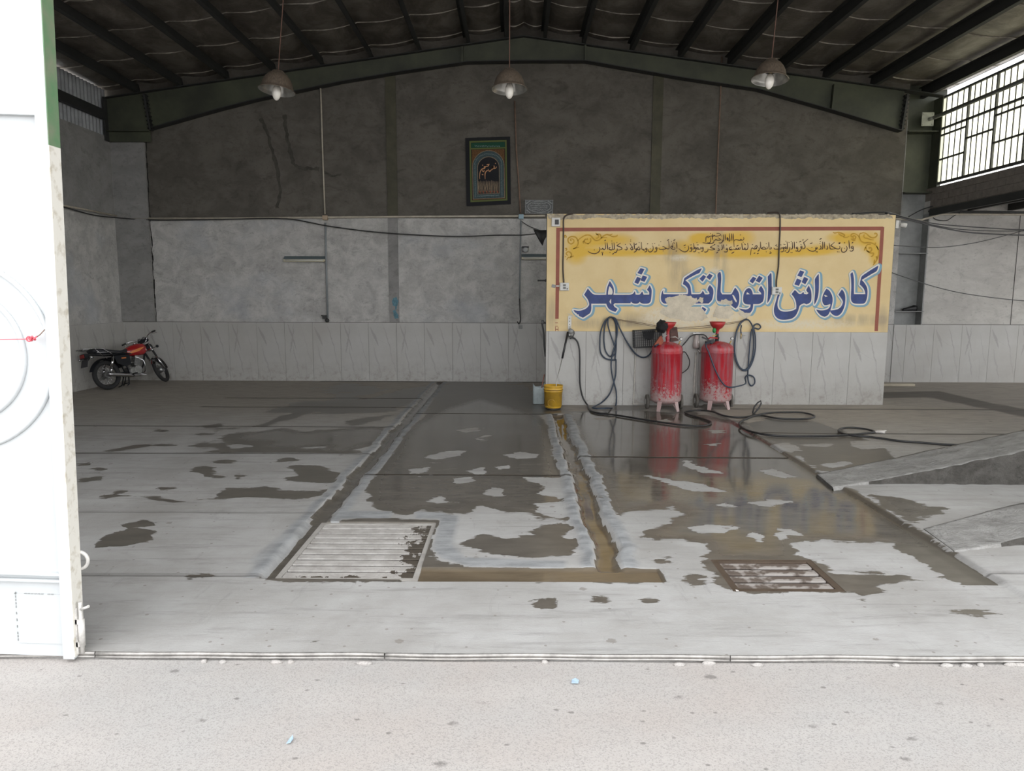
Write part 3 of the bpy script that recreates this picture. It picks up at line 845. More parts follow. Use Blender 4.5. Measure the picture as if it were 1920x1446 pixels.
# repaired chase in the upper render
mat('render_patch', (0.075, 0.068, 0.058), 0.95, 0, 0.4, 8, bump=0.4)
def ribbon(mb, pts2, wd, fn, jit=0.0, seed=1):
    rr = random.Random(seed); n = len(pts2)
    L = []; Rr = []
    for i in range(n):
        a = Vector(pts2[max(0, i - 1)]); b = Vector(pts2[min(n - 1, i + 1)])
        t = (b - a); t = t.normalized() if t.length else Vector((1, 0)); nn = Vector((-t.y, t.x))
        w = wd[i] if isinstance(wd, (list, tuple)) else wd
        c = Vector(pts2[i])
        L.append(c + nn * (w * (1 + rr.uniform(-jit, jit)))); Rr.append(c - nn * (w * (1 + rr.uniform(-jit, jit))))
    vs = [fn(*p) for p in L] + [fn(*p) for p in Rr]
    mb.add(vs, [(i, i + 1, n + i + 1, n + i) for i in range(n - 1)])
def wallpx(px, py, Y, off=0.0):
    p = P(px, py, Y); return Vector((p.x, Y - off, p.z))
mb = MB()
for pl, wd in (([(533, 215), (536, 240), (540, 265), (548, 300), (556, 312), (575, 316), (598, 318)], 3.2), ([(488, 222), (500, 245), (508, 275), (520, 320), (525, 360), (520, 390)], 3.0),
               ([(605, 322), (625, 330), (640, 326)], 2.0)):
    q = [(v.x, v.y) for v in crom([(*p, 0) for p in pl], 6)]
    ribbon(mb, q, wd, lambda a, b: wallpx(a, b, YB + 0.012), 0.5, 5)
mb.build('chase_patch', 'render_patch', wall_back)

# tiles: one mesh per material, shared
def tile_mesh(w, h, m):
    t = MB().bbox_bev((w / 2, 0, h / 2), (w - 0.004, 0.016, h - 0.004), 0.002).mesh('tile'); t.materials.append(MATS[m]); return t
TW = (P(901, 650, YB).x - P(744, 650, YB).x) / 3
TA, TB = tile_mesh(TW, ZT, 'tile_a'), tile_mesh(TW, ZT, 'tile_b')
TCA, TCB = tile_mesh(TW, ZT, 'tile_clean_a'), tile_mesh(TW, ZT, 'tile_clean_b')
def clip_tile(w, h, m, x0, x1):
    t = MB().bbox_bev(((x0 + x1) / 2, 0, h / 2), (x1 - x0 - 0.004, 0.016, h - 0.004), 0.002).mesh('tile'); t.materials.append(MATS[m]); return t
def lay(parent, x0, xlo, xhi, y, w, h, meshes, mats, rot=0.0, axis='x'):
    i0 = math.floor((xlo - x0) / w)
    i = i0
    while x0 + i * w < xhi - 0.01:
        a = x0 + i * w; b = a + w
        k = i % 2
        me = meshes[k]
        if a < xlo - 0.002 or b > xhi + 0.002:
            me = clip_tile(w, h, mats[k], max(0, xlo - a), min(w, xhi - a))
        o = bpy.data.objects.new('tile', me); COL.objects.link(o); o.parent = parent
        if axis == 'x': o.location = (a, y, 0)
        else: o.location = (y, a, 0); o.rotation_euler = (0, 0, math.pi / 2)
        i += 1
X744 = P(744, 650, YB).x
lay(wall_back, X744, XL + 0.01, XA, YB - 0.001, TW, ZT, (TA, TB), ('tile_a', 'tile_b'))

# left wall
ZPL = (PXW(113, 223, XL).z + PXW(228, 266, XL).z) / 2
wall_left = MB().box2((XL - 0.22, YF - 0.1, -0.2), (XL, YB + 0.3, ZPL)).build('wall_left', 'plaster_grey')
tag(wall_left, 'rendered side wall with tiles below and corrugated sheet above', kind='structure')
MB().box2((XL - 0.005, YF, 0), (XL + 0.002, YB, ZT)).build('grout_bed', 'grout', wall_left)
MB().box2((XL - 0.005, YF, ZT), (XL + 0.003, YB, P(240, 409, YB).z)).build('plaster_band', 'plaster_light', wall_left)
lay(wall_left, YB - TW, 7.5, YB - 0.01, XL + 0.008, TW, ZT, (TA, TB), ('tile_a', 'tile_b'), axis='y')
# corrugated sheet, one strip per sheet
zt_ = roof_z(XL) + 0.18
yy = YF
while yy < YB - 0.05:
    y1 = min(yy + 1.05, YB - 0.03)
    mb = MB(); n = int((y1 - yy) / 0.019)
    vs = []; fs = []
    for i in range(n + 1):
        y = yy + (y1 - yy) * i / n; x = XL - 0.06 + 0.022 * math.sin(y * 2 * math.pi / 0.115)
        vs += [(x, y, ZPL - 0.1), (x, y, zt_)]
    for i in range(n): fs.append((2 * i, 2 * i + 2, 2 * i + 3, 2 * i + 1))
    mb.add(vs, fs, True); mb.build('corrugated_sheet', 'corrugated', wall_left)
    yy = y1 + 0.004
zg = (PXW(112, 181, XL).z + PXW(228, 230, XL).z) / 2
mb = MB(); mb.box2((XL - 0.02, YF, zg - 0.09), (XL + 0.06, YB - 0.25, zg + 0.09)); mb.build('wall_girt', 'steel_dark', wall_left)

# annex wall (same plane as the rear wall, right of the column)
ZAN = P(1850, 401, YB).z
wall_annex = MB().box2((XB, YB + 0.01, -0.2), (XMAXF + 0.2, YB + 0.28, ZAN + 0.25)).build('wall_rear_right', 'plaster_annex')
tag(wall_annex, 'pale rendered rear wall of the side bay with clean marbled tiles', kind='structure')
MB().box2((XB, YB + 0.002, 0), (XMAXF, YB + 0.015, ZT)).build('grout_bed', 'grout', wall_annex)
XT1 = P(1695, 660, YB).x
lay(wall_annex, XT1, XB, XMAXF, YB - 0.004, TW, ZT, (TCA, TCB), ('tile_clean_a', 'tile_clean_b'))
MB().box2((P(1905, 500, YB).x - 0.004, YB + 0.004, ZT), (P(1905, 500, YB).x + 0.004, YB + 0.02, ZAN)).build('crack', 'crack_dark', wall_annex)
MB().box2((XB, YB - 0.01, ZT - 0.004), (XMAXF, YB + 0.012, ZT + 0.01)).build('ledge', 'grout', wall_annex)

# ================================================================== STEEL FRAME
frame = thing('trim_2', (0, YB, 0), 'green painted tapered steel portal frame against the rear gable', kind='structure')
def addw(mb, name, m, parent):      # geometry given in world space, parent without rotation
    loc = Vector(parent.location)
    mb.v = [tuple(Vector(v) - loc) for v in mb.v]
    return mb.build(name, m, parent)
YW = YB - 0.11
topL = [(275, 176), (600, 128.3), (982, 72)]
botL = [(285, 241), (413, 205), (483, 187), (640, 154), (760, 134), (877, 117), (982, 115)]
topR = [(982, 72), (1370, 127), (1696, 173)]
botR = [(982, 115), (1097, 115), (1280, 147), (1420, 168), (1558, 207), (1688, 246)]
def rafter(top, bot, name):
    t3 = [P(*p, YW) for p in top]; b3 = [P(*p, YW) for p in bot]
    for p in t3: p.z = roof_z(p.x)
    pl = [(p.x, p.z) for p in t3] + [(p.x, p.z) for p in reversed(b3)]
    mb = MB().prism(pl, 0.012, lambda u, v, w: (u, YW + w, v))
    r = addw(mb, name, 'steel_green', frame)
    for side, pts in (('flange', t3), ('flange', b3)):
        m2 = MB()
        for a, b in zip(pts[:-1], pts[1:]):
            m2.add([(a.x, YW - 0.10, a.z), (a.x, YW + 0.09, a.z), (b.x, YW + 0.09, b.z), (b.x, YW - 0.10, b.z),
                    (a.x, YW - 0.10, a.z - 0.014), (a.x, YW + 0.09, a.z - 0.014), (b.x, YW + 0.09, b.z - 0.014), (b.x, YW - 0.10, b.z - 0.014)],
                   [(0, 1, 2, 3), (4, 7, 6, 5), (0, 3, 7, 4), (1, 5, 6, 2), (0, 4, 5, 1), (2, 6, 7, 3)])
        m2.v = [tuple(Vector(v) - Vector(frame.location)) for v in m2.v]
        m2.build(side, 'steel_dark', r)
    return r
rafL = rafter(topL, botL, 'rafter'); rafR = rafter(topR, botR, 'rafter')
def plate(px0, py0, px1, py1, name, m='steel_green', wd=0.10, th=0.018):
    a, b = P(px0, py0, YW), P(px1, py1, YW)
    mb = MB()
    mb.add([(a.x - th, YW - wd, a.z), (a.x + th, YW - wd, a.z), (b.x + th, YW - wd, b.z), (b.x - th, YW - wd, b.z),
            (a.x - th, YW + 0.02, a.z), (a.x + th, YW + 0.02, a.z), (b.x + th, YW + 0.02, b.z), (b.x - th, YW + 0.02, b.z)],
           [(0, 3, 2, 1), (4, 5, 6, 7), (0, 1, 5, 4), (1, 2, 6, 5), (2, 3, 7, 6), (3, 0, 4, 7)])
    return addw(mb, name, m, frame)
plate(1097, 88, 1097, 115, 'stiffener'); plate(1562, 160, 1557, 207, 'stiffener'); plate(867, 90, 867, 118, 'stiffener')
for (a, b) in (((274, 178), (286, 246)), ((1698, 178), (1687, 246))):
    ep = plate(*a, *b, 'end_plate', 'steel_dark')
    mb = MB()
    for i in range(9):
        t = (i + 0.5) / 9
        p = P(a[0] + (b[0] - a[0]) * t, a[1] + (b[1] - a[1]) * t, YW)
        for s in (-1, 1):
            mb.cyl((p.x + s * 0.015, YW - 0.075, p.z), (p.x + s * 0.05, YW - 0.075, p.z), 0.014, 6)
            mb.cyl((p.x + s * 0.015, YW - 0.035, p.z), (p.x + s * 0.05, YW - 0.035, p.z), 0.014, 6)
    mb.v = [tuple(Vector(v) - Vector(frame.location)) for v in mb.v]
    mb.build('bolts', 'bolt_dark', ep)
# left knee panel
mb = MB().prism([(XL + 0.02, P(240, 266, YW).z), (P(283, 266, YW).x, P(283, 266, YW).z), (P(275, 176, YW).x, roof_z(P(275, 176, YW).x)), (XL + 0.02, roof_z(XL))], 0.012, lambda u, v, w: (u, YW + w, v))
addw(mb, 'knee_panel', 'steel_green', frame)
for xa_, xb_ in ((XL, P(275, 176, YW).x), (P(1696, 173, YW).x, XR)):
    mq = MB().prism([(xa_, roof_z(xa_) - 0.014), (xb_, roof_z(xb_) - 0.014), (xb_, roof_z(xb_)), (xa_, roof_z(xa_))], 0.19, lambda u, v, w: (u, YW - 0.10 + w, v))
    addw(mq, 'flange', 'steel_dark', frame)
zz = P(250, 247, YW).z
addw(MB().box2((XL + 0.02, YW - 0.10, zz - 0.006), (P(283, 247, YW).x, YW, zz + 0.006)), 'stiffener', 'steel_green', frame)
addw(MB().box2((XL + 0.0, YW - 0.12, P(240, 266, YW).z), (XL + 0.03, YW + 0.08, roof_z(XL))), 'flange', 'steel_dark', frame)
# right column: recessed web with stiffener shelves
YCW = YB + 0.20
zsplit = P(1715, 362, YB).z
colm = addw(MB().box2((XA - 0.02, YCW, zsplit), (XB + 0.07, YCW + 0.02, roof_z(XR) + 0.02)), 'column_web', 'steel_green', frame)
addw(MB().box2((XA - 0.02, YCW, 0), (XB + 0.07, YCW + 0.02, zsplit)), 'column_web', 'steel_grey', frame)
addw(MB().box2((XB + 0.04, YB - 0.10, ZAN), (XB + 0.06, YCW, roof_z(XR))), 'flange', 'steel_green', frame)
addw(MB().box2((XB - 0.012, YB - 0.02, ZT), (XB + 0.012, YCW, ZAN)), 'flange', 'steel_grey', frame)
addw(MB().box2((XA - 0.012, YB + 0.01, ZT), (XA + 0.002, YCW, roof_z(XA) - 0.5)), 'flange', 'plaster_grey', frame)
addw(MB().box2((XA, YB - 0.005, 0.0), (XB, YB + 0.21, ZT - 0.01)), 'column_plinth', 'plaster_annex', frame)
addw(MB().box2((XA - 0.02, YCW + 0.02, 0.5), (XB + 0.30, YCW + 0.06, roof_z(XA) + 0.26)), 'leak_filler', 'steel_green', frame)  # filler added to block daylight leaking in at the column top
SHELF = {}
for y, dep in ((247, 0.06), (361, 0.06), (475, 0.02), (584, 0.02)):
    zz = P(1715, y, YB).z; SHELF[y] = zz
    addw(MB().box2((XA, YB - dep, zz - 0.008), (XB + 0.03, YCW, zz + 0.008)), 'stiffener', 'steel_green' if y < 400 else 'steel_grey', frame)
lay(wall_annex, XT1, XA, XB, YB - 0.014, TW, ZT, (TCA, TCB), ('tile_clean_a', 'tile_clean_b'))

# ================================================================== ROOF
PURL = []
for px in (262, 343, 430, 518, 607, 698, 787, 877, 948): PURL.append((px, 0))
for px in (1018, 1090, 1180, 1270, 1363, 1455, 1542, 1632, 1738): PURL.append((px, 1))
pxs = []
for px, s in PURL:
    y = 183 + (px - 228) * (72 - 183) / (982 - 228) if s == 0 else 72 + (px - 982) * (181 - 72) / (1752 - 982)
    pxs.append(P(px, y, YFR).x)
RY0, RY1 = YF - 0.6, YB + 0.28
PZ = 0.20
roof = MB()
for (xa, xb) in ((XL - 0.35, XRID), (XRID, XR + 0.35)):
    za, zb = roof_z(xa) + PZ + 0.07, roof_z(xb) + PZ + 0.07
    roof.add([(xa, RY0, za), (xb, RY0, zb), (xb, RY1, zb), (xa, RY1, za), (xa, RY0, za + 0.05), (xb, RY0, zb + 0.05), (xb, RY1, zb + 0.05), (xa, RY1, za + 0.05)],
             [(0, 3, 2, 1), (4, 5, 6, 7), (0, 1, 5, 4), (2, 3, 7, 6), (1, 2, 6, 5), (0, 4, 7, 3)])
ceiling = roof.build('ceiling', 'steel_dark')
tag(ceiling, 'dark pitched roof with sagging foil insulation over steel purlins', kind='structure')
for x in pxs:
    mb = MB(); zz = roof_z(x)
    sl = math.atan(-(roof_z(x + 0.1) - roof_z(x - 0.1)) / 0.2)
    ry = Matrix.Rotation(sl, 3, 'Y')
    for (cx, cz, dx, dz) in ((0, PZ / 2, 0.012, PZ), (0.03, 0.008, 0.07, 0.012), (-0.03, PZ - 0.008, 0.07, 0.012)):
        c = ry @ Vector((cx, 0, cz))
        mb.box((x + c.x, (RY0 + RY1) / 2, zz + c.z + 0.002), (dx, RY1 - RY0, dz), ry)
    mb.build('purlin', 'steel_dark', ceiling)
# insulation blankets, each with its folded seam
BW = 1.16
rr = random.Random(2)
for side in (0, 1):
    xr = sorted([x for (x, (p, s)) in zip(pxs, PURL) if s == side])
    if side == 0: xr = [XL - 0.3] + xr + [XRID]
    else: xr = [XRID] + xr + [XR + 0.3]
    y = RY1 - 0.35
    first = True
    y_hi = RY1
    while y_hi > RY0 + 0.1:
        y_lo = max(RY0, y_hi - (0.42 if first else BW)); first = False
        vs = []; fs = []; M = 7
        cols = []
        for i in range(len(xr) - 1):
            for k in range(8):
                t = k / 8; x = xr[i] + (xr[i + 1] - xr[i]) * t
                cols.append((x, math.sin(math.pi * t)))
        cols.append((xr[-1], 0))
        for (x, s) in cols:
            for j in range(M + 1):
                yy = y_lo + (y_hi - y_lo) * j / M
                e = 1 - abs(2 * j / M - 1) ** 3
                sag = s * (0.075 + 0.03 * mnoise.noise(Vector((x * 1.3, yy * 0.9, side)))) * (0.55 + 0.45 * e)
                vs.append((x, yy, roof_z(x) + PZ + 0.055 - sag))
        nc = len(cols)
        for i in range(nc - 1):
            for j in range(M):
                a = i * (M + 1) + j; fs.append((a, a + 1, a + M + 2, a + M + 1))
        bl = MB().add(vs, fs, True).build('insulation_blanket', 'insulation_foil', ceiling)
        # folded seam along the rear edge
        sv = []; sf = []
        for i in range(nc):
            p = Vector(vs[i * (M + 1)])
            d = 0.022 + 0.012 * mnoise.noise(Vector((p.x * 5, p.y, 2)))
            s = cols[i][1]
            sv += [p + Vector((0, -0.006, 0.01)), p + Vector((0, -0.03, -d * (0.3 + s))), p + Vector((0, 0.01, -0.006))]
        for i in range(nc - 1):
            a = i * 3; sf += [(a, a + 3, a + 4, a + 1), (a + 1, a + 4, a + 5, a + 2)]
        MB().add(sv, sf, True).build('folded_seam', 'foil_seam', bl)
        y_hi = y_lo

# ================================================================== RIGHT WALL WITH HIGH WINDOW
ZWB = PXW(1920, 303, XR).z; ZWT = PXW(1920, 108, XR).z
ZLB = PXW(1920, 357, XR).z
wall_right = MB().box2((XR, YF, ZLB), (XR + 0.22, YB + 0.28, ZWB - 0.05)).build('wall_right', 'masonry_dark')
tag(wall_right, 'dark block lintel wall below the high barred window', kind='structure')
zc = ZLB + 0.01; hb = (ZWB - 0.06 - ZLB) / 3
for row in range(3):
    y = YB - 0.02 - (0.2 if row % 2 else 0)
    bm_ = MB().bbox_bev((0, 0, 0), (0.02, 0.394, hb - 0.012), 0.004).mesh('block'); bm_.materials.append(MATS['masonry_dark'])
    while y > 9.0:
        o = bpy.data.objects.new('block', bm_); COL.objects.link(o); o.parent = wall_right
        o.location = (XR - 0.004, y - 0.2, zc + hb * (row + 0.5)); y -= 0.4
MB().box2((XR - 0.07, YF, ZLB - 0.14), (XR - 0.012, YB - 0.1, ZLB - 0.01)).build('lintel_beam', 'steel_dark', wall_right)
def pane_mat():
    m = bpy.data.materials.new('window_pane'); m.use_nodes = True; nt = m.node_tree; nt.nodes.clear()
    out = nt.nodes.new('ShaderNodeOutputMaterial'); mx = nt.nodes.new('ShaderNodeMixShader')
    a = nt.nodes.new('ShaderNodeBsdfTransparent'); a.inputs[0].default_value = (0.98, 0.97, 0.86, 1)
    b = nt.nodes.new('ShaderNodeBsdfTranslucent'); b.inputs[0].default_value = (0.92, 0.91, 0.78, 1)
    mx.inputs[0].default_value = 0.3
    nt.links.new(a.outputs[0], mx.inputs[1]); nt.links.new(b.outputs[0], mx.inputs[2]); nt.links.new(mx.outputs[0], out.inputs[0])
    MATS['window_pane'] = m
pane_mat()
mat('window_iron', (0.06, 0.062, 0.06), 0.6)
win = thing('window_1', (XR + 0.08, YB, ZWB), 'high window of pale panes behind dark iron bars', kind='structure')
ym = [YB + 0.02, PXW(1803, 262, XR).y, PXW(1855, 250, XR).y, PXW(1914, 240, XR).y]
stp = (ym[1] - ym[3]) / 2
while ym[-1] - stp > YF + 0.3: ym.append(ym[-1] - stp)
print('WIN', ym[:5], ZWB, ZWT, ZLB)
Hq = ZWT - ZWB
def wadd(mb, name, m):
    loc = Vector(win.location); mb.v = [tuple(Vector(v) - loc) for v in mb.v]; return mb.build(name, m, win)
XW = XR + 0.08
wadd(MB().box2((XW - 0.02, ym[-1], ZWB), (XW + 0.02, ym[0], ZWB + 0.05)).box2((XW - 0.02, ym[-1], ZWT - 0.04), (XW + 0.02, ym[0], ZWT)), 'window_frame', 'window_iron')
zmid = ZWB + Hq * 0.635
wadd(MB().box2((XW - 0.02, ym[-1], zmid - 0.02), (XW + 0.02, ym[0], zmid + 0.02)), 'transom', 'window_iron')
bar_me = MB().box2((-0.008, -0.008, 0), (0.008, 0.008, Hq - 0.06)).mesh('bar'); bar_me.materials.append(MATS['window_iron'])
for i in range(len(ym)):
    wadd(MB().box2((XW - 0.02, ym[i] - 0.018, ZWB + 0.05), (XW + 0.02, ym[i] + 0.018, ZWT - 0.04)), 'mullion', 'window_iron')
    if i + 1 < len(ym):
        a, b = ym[i + 1], ym[i]
        for k in range(1, 5):
            o = bpy.data.objects.new('bar', bar_me); COL.objects.link(o); o.parent = win
            o.location = (0, a + (b - a) * k / 5 - YB, 0.04)
        rows = [0.0, 0.285, 0.56, 0.635, 1.0] if i % 2 == 0 else [0.0, 0.43, 0.635, 1.0]
        for r0, r1 in zip(rows[:-1], rows[1:]):
            if r1 < 0.99 and abs(r1 - 0.635) > 0.01:
                wadd(MB().box2((XW - 0.018, a + 0.018, ZWB + Hq * r1 - 0.016), (XW + 0.018, b - 0.018, ZWB + Hq * r1 + 0.016)), 'crossbar', 'window_iron')
            wadd(MB().box2((XW + 0.022, a, ZWB + Hq * r0 + 0.01), (XW + 0.026, b, ZWB + Hq * r1 - 0.004)), 'pane', 'window_pane')
# pipe girt in front of the window with its base plate on the column
zgp = PXW(1920, 150, XR - 0.12).z
pg = thing('trim_3', (XR - 0.12, YB, zgp), 'steel pipe rail running in front of the barred window', kind='structure')
MB().cyl((0, -0.12, 0), (0, YF - YB + 0.1, 0), 0.038, 12).build('pipe', 'steel_grey', pg)
pl_ = MB().bbox_bev((-0.05, 0.02, 0.0), (0.24, 0.015, 0.26), 0.004)
for sx in (-1, 1):
    for sz in (-1, 1): pl_.cyl((-0.05 + sx * 0.09, 0.0, sz * 0.1), (-0.05 + sx * 0.09, 0.02, sz * 0.1), 0.014, 6)
pl_.cyl((-0.02, 0.02, 0), (0, -0.12, 0), 0.036, 12)
for v_i in range(len(pl_.v)): pass
pl_.build('base_plate', mat('plate_pale', (0.38, 0.39, 0.33), 0.6, 0, 0.3, 6), pg)
MB().box((-0.05, 0.14, 0), (0.05, 0.23, 0.05)).build('bracket', 'steel_green', pg)

# annex ceiling
mat('ceiling_beige', (0.42, 0.38, 0.30), 0.9, 0, 0.25, 2)
an = MB().box2((XR + 0.22, YF - 0.3, ZLB + 0.12), (XMAXF + 0.2, YB + 0.28, ZLB + 0.24)).build('ceiling_side_bay', 'ceiling_beige')
tag(an, 'low beige ceiling of the side bay behind the lintel', kind='structure')
for i in range(7):
    x = XR + 0.75 + i * 0.8
    MB().box2((x, YF - 0.2, ZLB - 0.02), (x + 0.09, YB, ZLB + 0.12)).build('joist', 'steel_dark', an)

# ================================================================== FRONT WALL
GL0, GL1 = P(-334, 1200, YF).x, P(150, 1222, YF).x
XGO = GL0 - 2.3  # unseen wall end, set back to let more daylight onto the left floor
wf = MB().box2((XL - 0.2, YF - 0.12, -0.1), (XGO, YF + 0.1, roof_z(XL)))
wf.box2((XGO, YF - 0.12, 5.1), (XR + 0.2, YF + 0.1, 5.6))
tag(wf.build('wall_front', 'plaster_light'), 'rendered street wall with the wide gate opening', kind='structure')

# ================================================================== WHITE STEEL GATE LEAF
mat('gate_white', (0.49, 0.51, 0.52), 0.45, 0, 0.06, 2)
mat('gate_edge', (0.62, 0.60, 0.55), 0.5, 0, 0.0, 14, col2=(0.40, 0.36, 0.29), contrast=(0.3, 0.48))
mat('gate_green', (0.075, 0.185, 0.085), 0.5, 0, 0.3, 5, col2=(0.17, 0.19, 0.13))
gate = thing('metal_gate', (GL1, YF - 0.02, -0.015), 'white sheet steel gate leaf with raised round rings and green upper edge', 'gate', rot=(0, math.radians(1.55), 0))
GW = GL1 - GL0; GH = 4.5
def gp(px, py):
    p = P(px, py, YF - 0.06); q = Vector((p.x - GL1, 0, p.z - 0.035))
    return Matrix.Rotation(math.radians(-1.55), 3, 'Y') @ q
MB().box2((-GW, 0.0, 0), (0, 0.02, GH)).build('sheet', 'gate_white', gate)
fr_ = MB()
sw = 0.055
MB().box2((-sw, -0.03, 0), (-0.0, 0.055, GH)).build('stile', 'gate_white', gate)
MB().box2((-GW, -0.03, 0), (-GW + sw, 0.055, GH)).build('stile', 'gate_white', gate)
zg1 = gp(100, 640).z; zg2 = gp(103, 250).z
MB().box2((0.0, -0.029, 0.01), (0.004, 0.055, zg2)).build('edge_strip', 'gate_edge', gate)
MB().box2((0.0, -0.029, zg2), (0.004, 0.055, GH - 0.01)).build('edge_strip', 'gate_green', gate)
z1 = gp(40, 185).z
MB().bbox_bev((-GW / 2, -0.012, z1), (GW - 2 * sw, 0.03, 0.035), 0.008).build('rail', 'gate_white', gate)
z2 = gp(60, 1066).z
MB().bbox_bev((-GW / 2, -0.012, z2 + 0.012), (GW - 2 * sw, 0.024, 0.014), 0.004).bbox_bev((-GW / 2, -0.012, z2 - 0.022), (GW - 2 * sw, 0.024, 0.014), 0.004).build('rail', 'gate_white', gate)
cz = gp(-92, 647)
px_m = (gp(88, 647) - cz).length / 180
for R_ in (180, 126):
    rg = MB(); pts = []
    for i in range(72):
        a = 2 * math.pi * i / 72; pts.append((cz.x + R_ * px_m * math.cos(a), -0.004, cz.z + R_ * px_m * math.sin(a)))
    rg.tube(pts, 0.013, 8, closed=True); rg.build('ring', 'gate_white', gate)
MB().box2((-GW - 0.11, -0.05, 0), (-GW - 0.01, 0.06, 5.0)).build('hinge_post', 'gate_white', gate)
# lower patch panel with tack welds
c0, c1 = gp(18, 1100), gp(118, 1197)
MB().box2((c0.x, -0.004, c1.z), (c1.x, 0.001, c0.z)).build('patch_panel', 'gate_white', gate)
tk = MB(); rr = random.Random(8)
for i in range(16):
    t = i / 15
    for (x, zq, dx, dz) in ((c0.x + (c1.x - c0.x) * t, c0.z, 0.012, 0.003), (c0.x, c1.z + (c0.z - c1.z) * t, 0.003, 0.012), (c1.x, c1.z + (c0.z - c1.z) * t, 0.003, 0.012)):
        if rr.random() < 0.6: tk.box((x, -0.005, zq), (dx, 0.004, dz))
tag(tk.build('tack_welds', 'steel_grey', gate), kind='stuff')
# bolt latch on the edge
la = gp(163, 1160)
lt = MB(); lt.tube([(0.025, 0.0, 0.02), (0.025, 0.0, 0.16)], 0.016, 12); lt.tube([(0.025, 0.0, -0.02), (0.025, 0.0, 0.25)], 0.010, 10)
lt.box((0.010, 0.0, 0.03), (0.02, 0.03, 0.025)); lt.box((0.010, 0.0, 0.15), (0.02, 0.03, 0.025)); lt.box((0.006, 0.01, 0.10), (0.012, 0.05, 0.24))
lb = lt.build('latch', mat('latch_white', (0.62, 0.60, 0.57), 0.5, 0, 0.4, 20), gate)
lb.location = (0, 0.0, 0.04)
MB().tube([(0.03, -0.005, 0.215), (0.055, -0.01, 0.225), (0.075, -0.012, 0.235)], 0.007, 8).build('latch_handle', 'latch_white', lb)
pr = gp(165, 1048)
MB().torus((0.0, 0.062, 0), 0.045, 0.009, 20, 8).build('pull_ring', 'latch_white', gate).location = (-0.008, 0.0, pr.z)
# red cord tied to the gate
mat('cord_red', (0.65, 0.10, 0.13), 0.8)
a = P(-219, 640, YF - 0.05); b = P(52, 636, YF - 0.07); c = P(66, 634, YF - 0.07); d = P(84, 618, YF - 0.06)
rc = thing('red_cord', b, 'thin red cord knotted to the ring of the white gate', 'cord')
m_ = MB(); m_.tube([Vector(a) - b, Vector((0, 0, 0)), Vector(c) - b], 0.0022, 6); m_.build('strand', 'cord_red', rc)
kn = MB()
for i in range(5):
    ang = i * 1.3
    kn.torus(((c - b) * (0.15 + 0.2 * i)), 0.011, 0.0032, 14, 6, Matrix.Rotation(ang, 3, 'X') @ Matrix.Rotation(ang * 1.7, 3, 'Z'))
kn.build('knot', 'cord_red', rc)
MB().tube([Vector(c) - b, (Vector(c) - b).lerp(Vector(d) - b, 0.5) + Vector((0, 0, -0.004)), Vector(d) - b], 0.0022, 6).build('wire_loop', mat('wire_brown', (0.16, 0.09, 0.06), 0.6, 0.3), rc)
# ================================================================== PAINTED PARTITION WALL
XP0, XP1 = P(1024, 600, YP).x, P(1666, 600, YP).x
ZPT, ZPD = P(1300, 402, YP).z, P(1300, 622, YP).z
part = MB().box2((XP0, YP + 0.012, -0.05), (XP1, YP + 0.22, ZPT)).build('wall_partition', 'plaster_annex')
tag(part, 'free-standing cream wall with blue painted lettering above marbled tiles', kind='structure')
MB().box2((XP0, YP + 0.004, 0.0), (XP1, YP + 0.014, ZPD)).build('grout_bed', 'grout', part)
TPW = (P(1591, 690, YP).x - P(1098, 690, YP).x) / 7
TPA, TPB = tile_mesh(TPW, ZPD, 'tile_a'), tile_mesh(TPW, ZPD, 'tile_b')
lay(part, P(1098, 690, YP).x, XP0, XP1, YP, TPW, ZPD, (TPA, TPB), ('tile_a', 'tile_b'))
def sign_mat():
    k = NT('sign_paint')
    v = k.obj(); n1 = k.noise(v, 1.6, 5, 0.6); n2 = k.noise(v, 18, 5, 0.7); n3 = k.noise(k.obj((3, 1, 0.5)), 2.5, 5, 0.7)
    c = k.mix(k.ss(n1, 0.3, 0.7), (0.60, 0.455, 0.235), (0.66, 0.52, 0.285))
    c = k.mix(k.math('MULTIPLY', k.attr('glow'), 0.92), c, (0.62, 0.38, 0.035))
    c = k.mix(k.math('MULTIPLY', k.attr('grime'), k.ss(n3, 0.25, 0.6)), c, (0.30, 0.25, 0.18))
    c = k.mix(k.math('MULTIPLY', k.attr('faded'), k.ss(n2, 0.25, 0.6)), c, (0.62, 0.56, 0.44))
    c = k.mix(k.math('MULTIPLY', k.ss(n2, 0.62, 0.75), 0.25), c, (0.36, 0.30, 0.20))
    k.l(c, k.b.inputs['Base Color']); k.b.inputs['Roughness'].default_value = 0.75
    k.bump(n2, 0.12, 0.01)
sign_mat()
# painted face: fine grid carrying the sprayed yellow, the grime and the faded areas
nx_, nz_ = 150, 60
vs = []; fs = []; A = {'glow': [], 'grime': [], 'faded': []}
def inv_px(x, z):   # pixel of a point of the wall (to place the paint)
    d = Vector((x, YP, z)) - CAM; t = d.dot(fw)
    return IW / 2 + F * d.dot(rt) / t, IH / 2 - F * d.dot(up) / t
def soft(px, py, cx, cy, rx, ry):
    return max(0.0, 1 - ((px - cx) / rx) ** 2 - ((py - cy) / ry) ** 2)
GLOW = [(1098, 455, 44, 24), (1080, 478, 24, 22), (1150, 450, 50, 14), (1130, 474, 60, 9), (1185, 474, 60, 10), (1260, 470, 50, 10), (1240, 472, 40, 8), (1335, 448, 45, 16), (1310, 447, 25, 12), (1385, 446, 36, 20),
        (1340, 474, 60, 12), (1395, 476, 60, 12), (1450, 474, 60, 11), (1500, 473, 60, 11), (1545, 468, 50, 12), (1598, 448, 34, 18), (1632, 455, 24, 26), (1640, 478, 14, 26), (1575, 446, 30, 12), (1280, 462, 30, 14)]
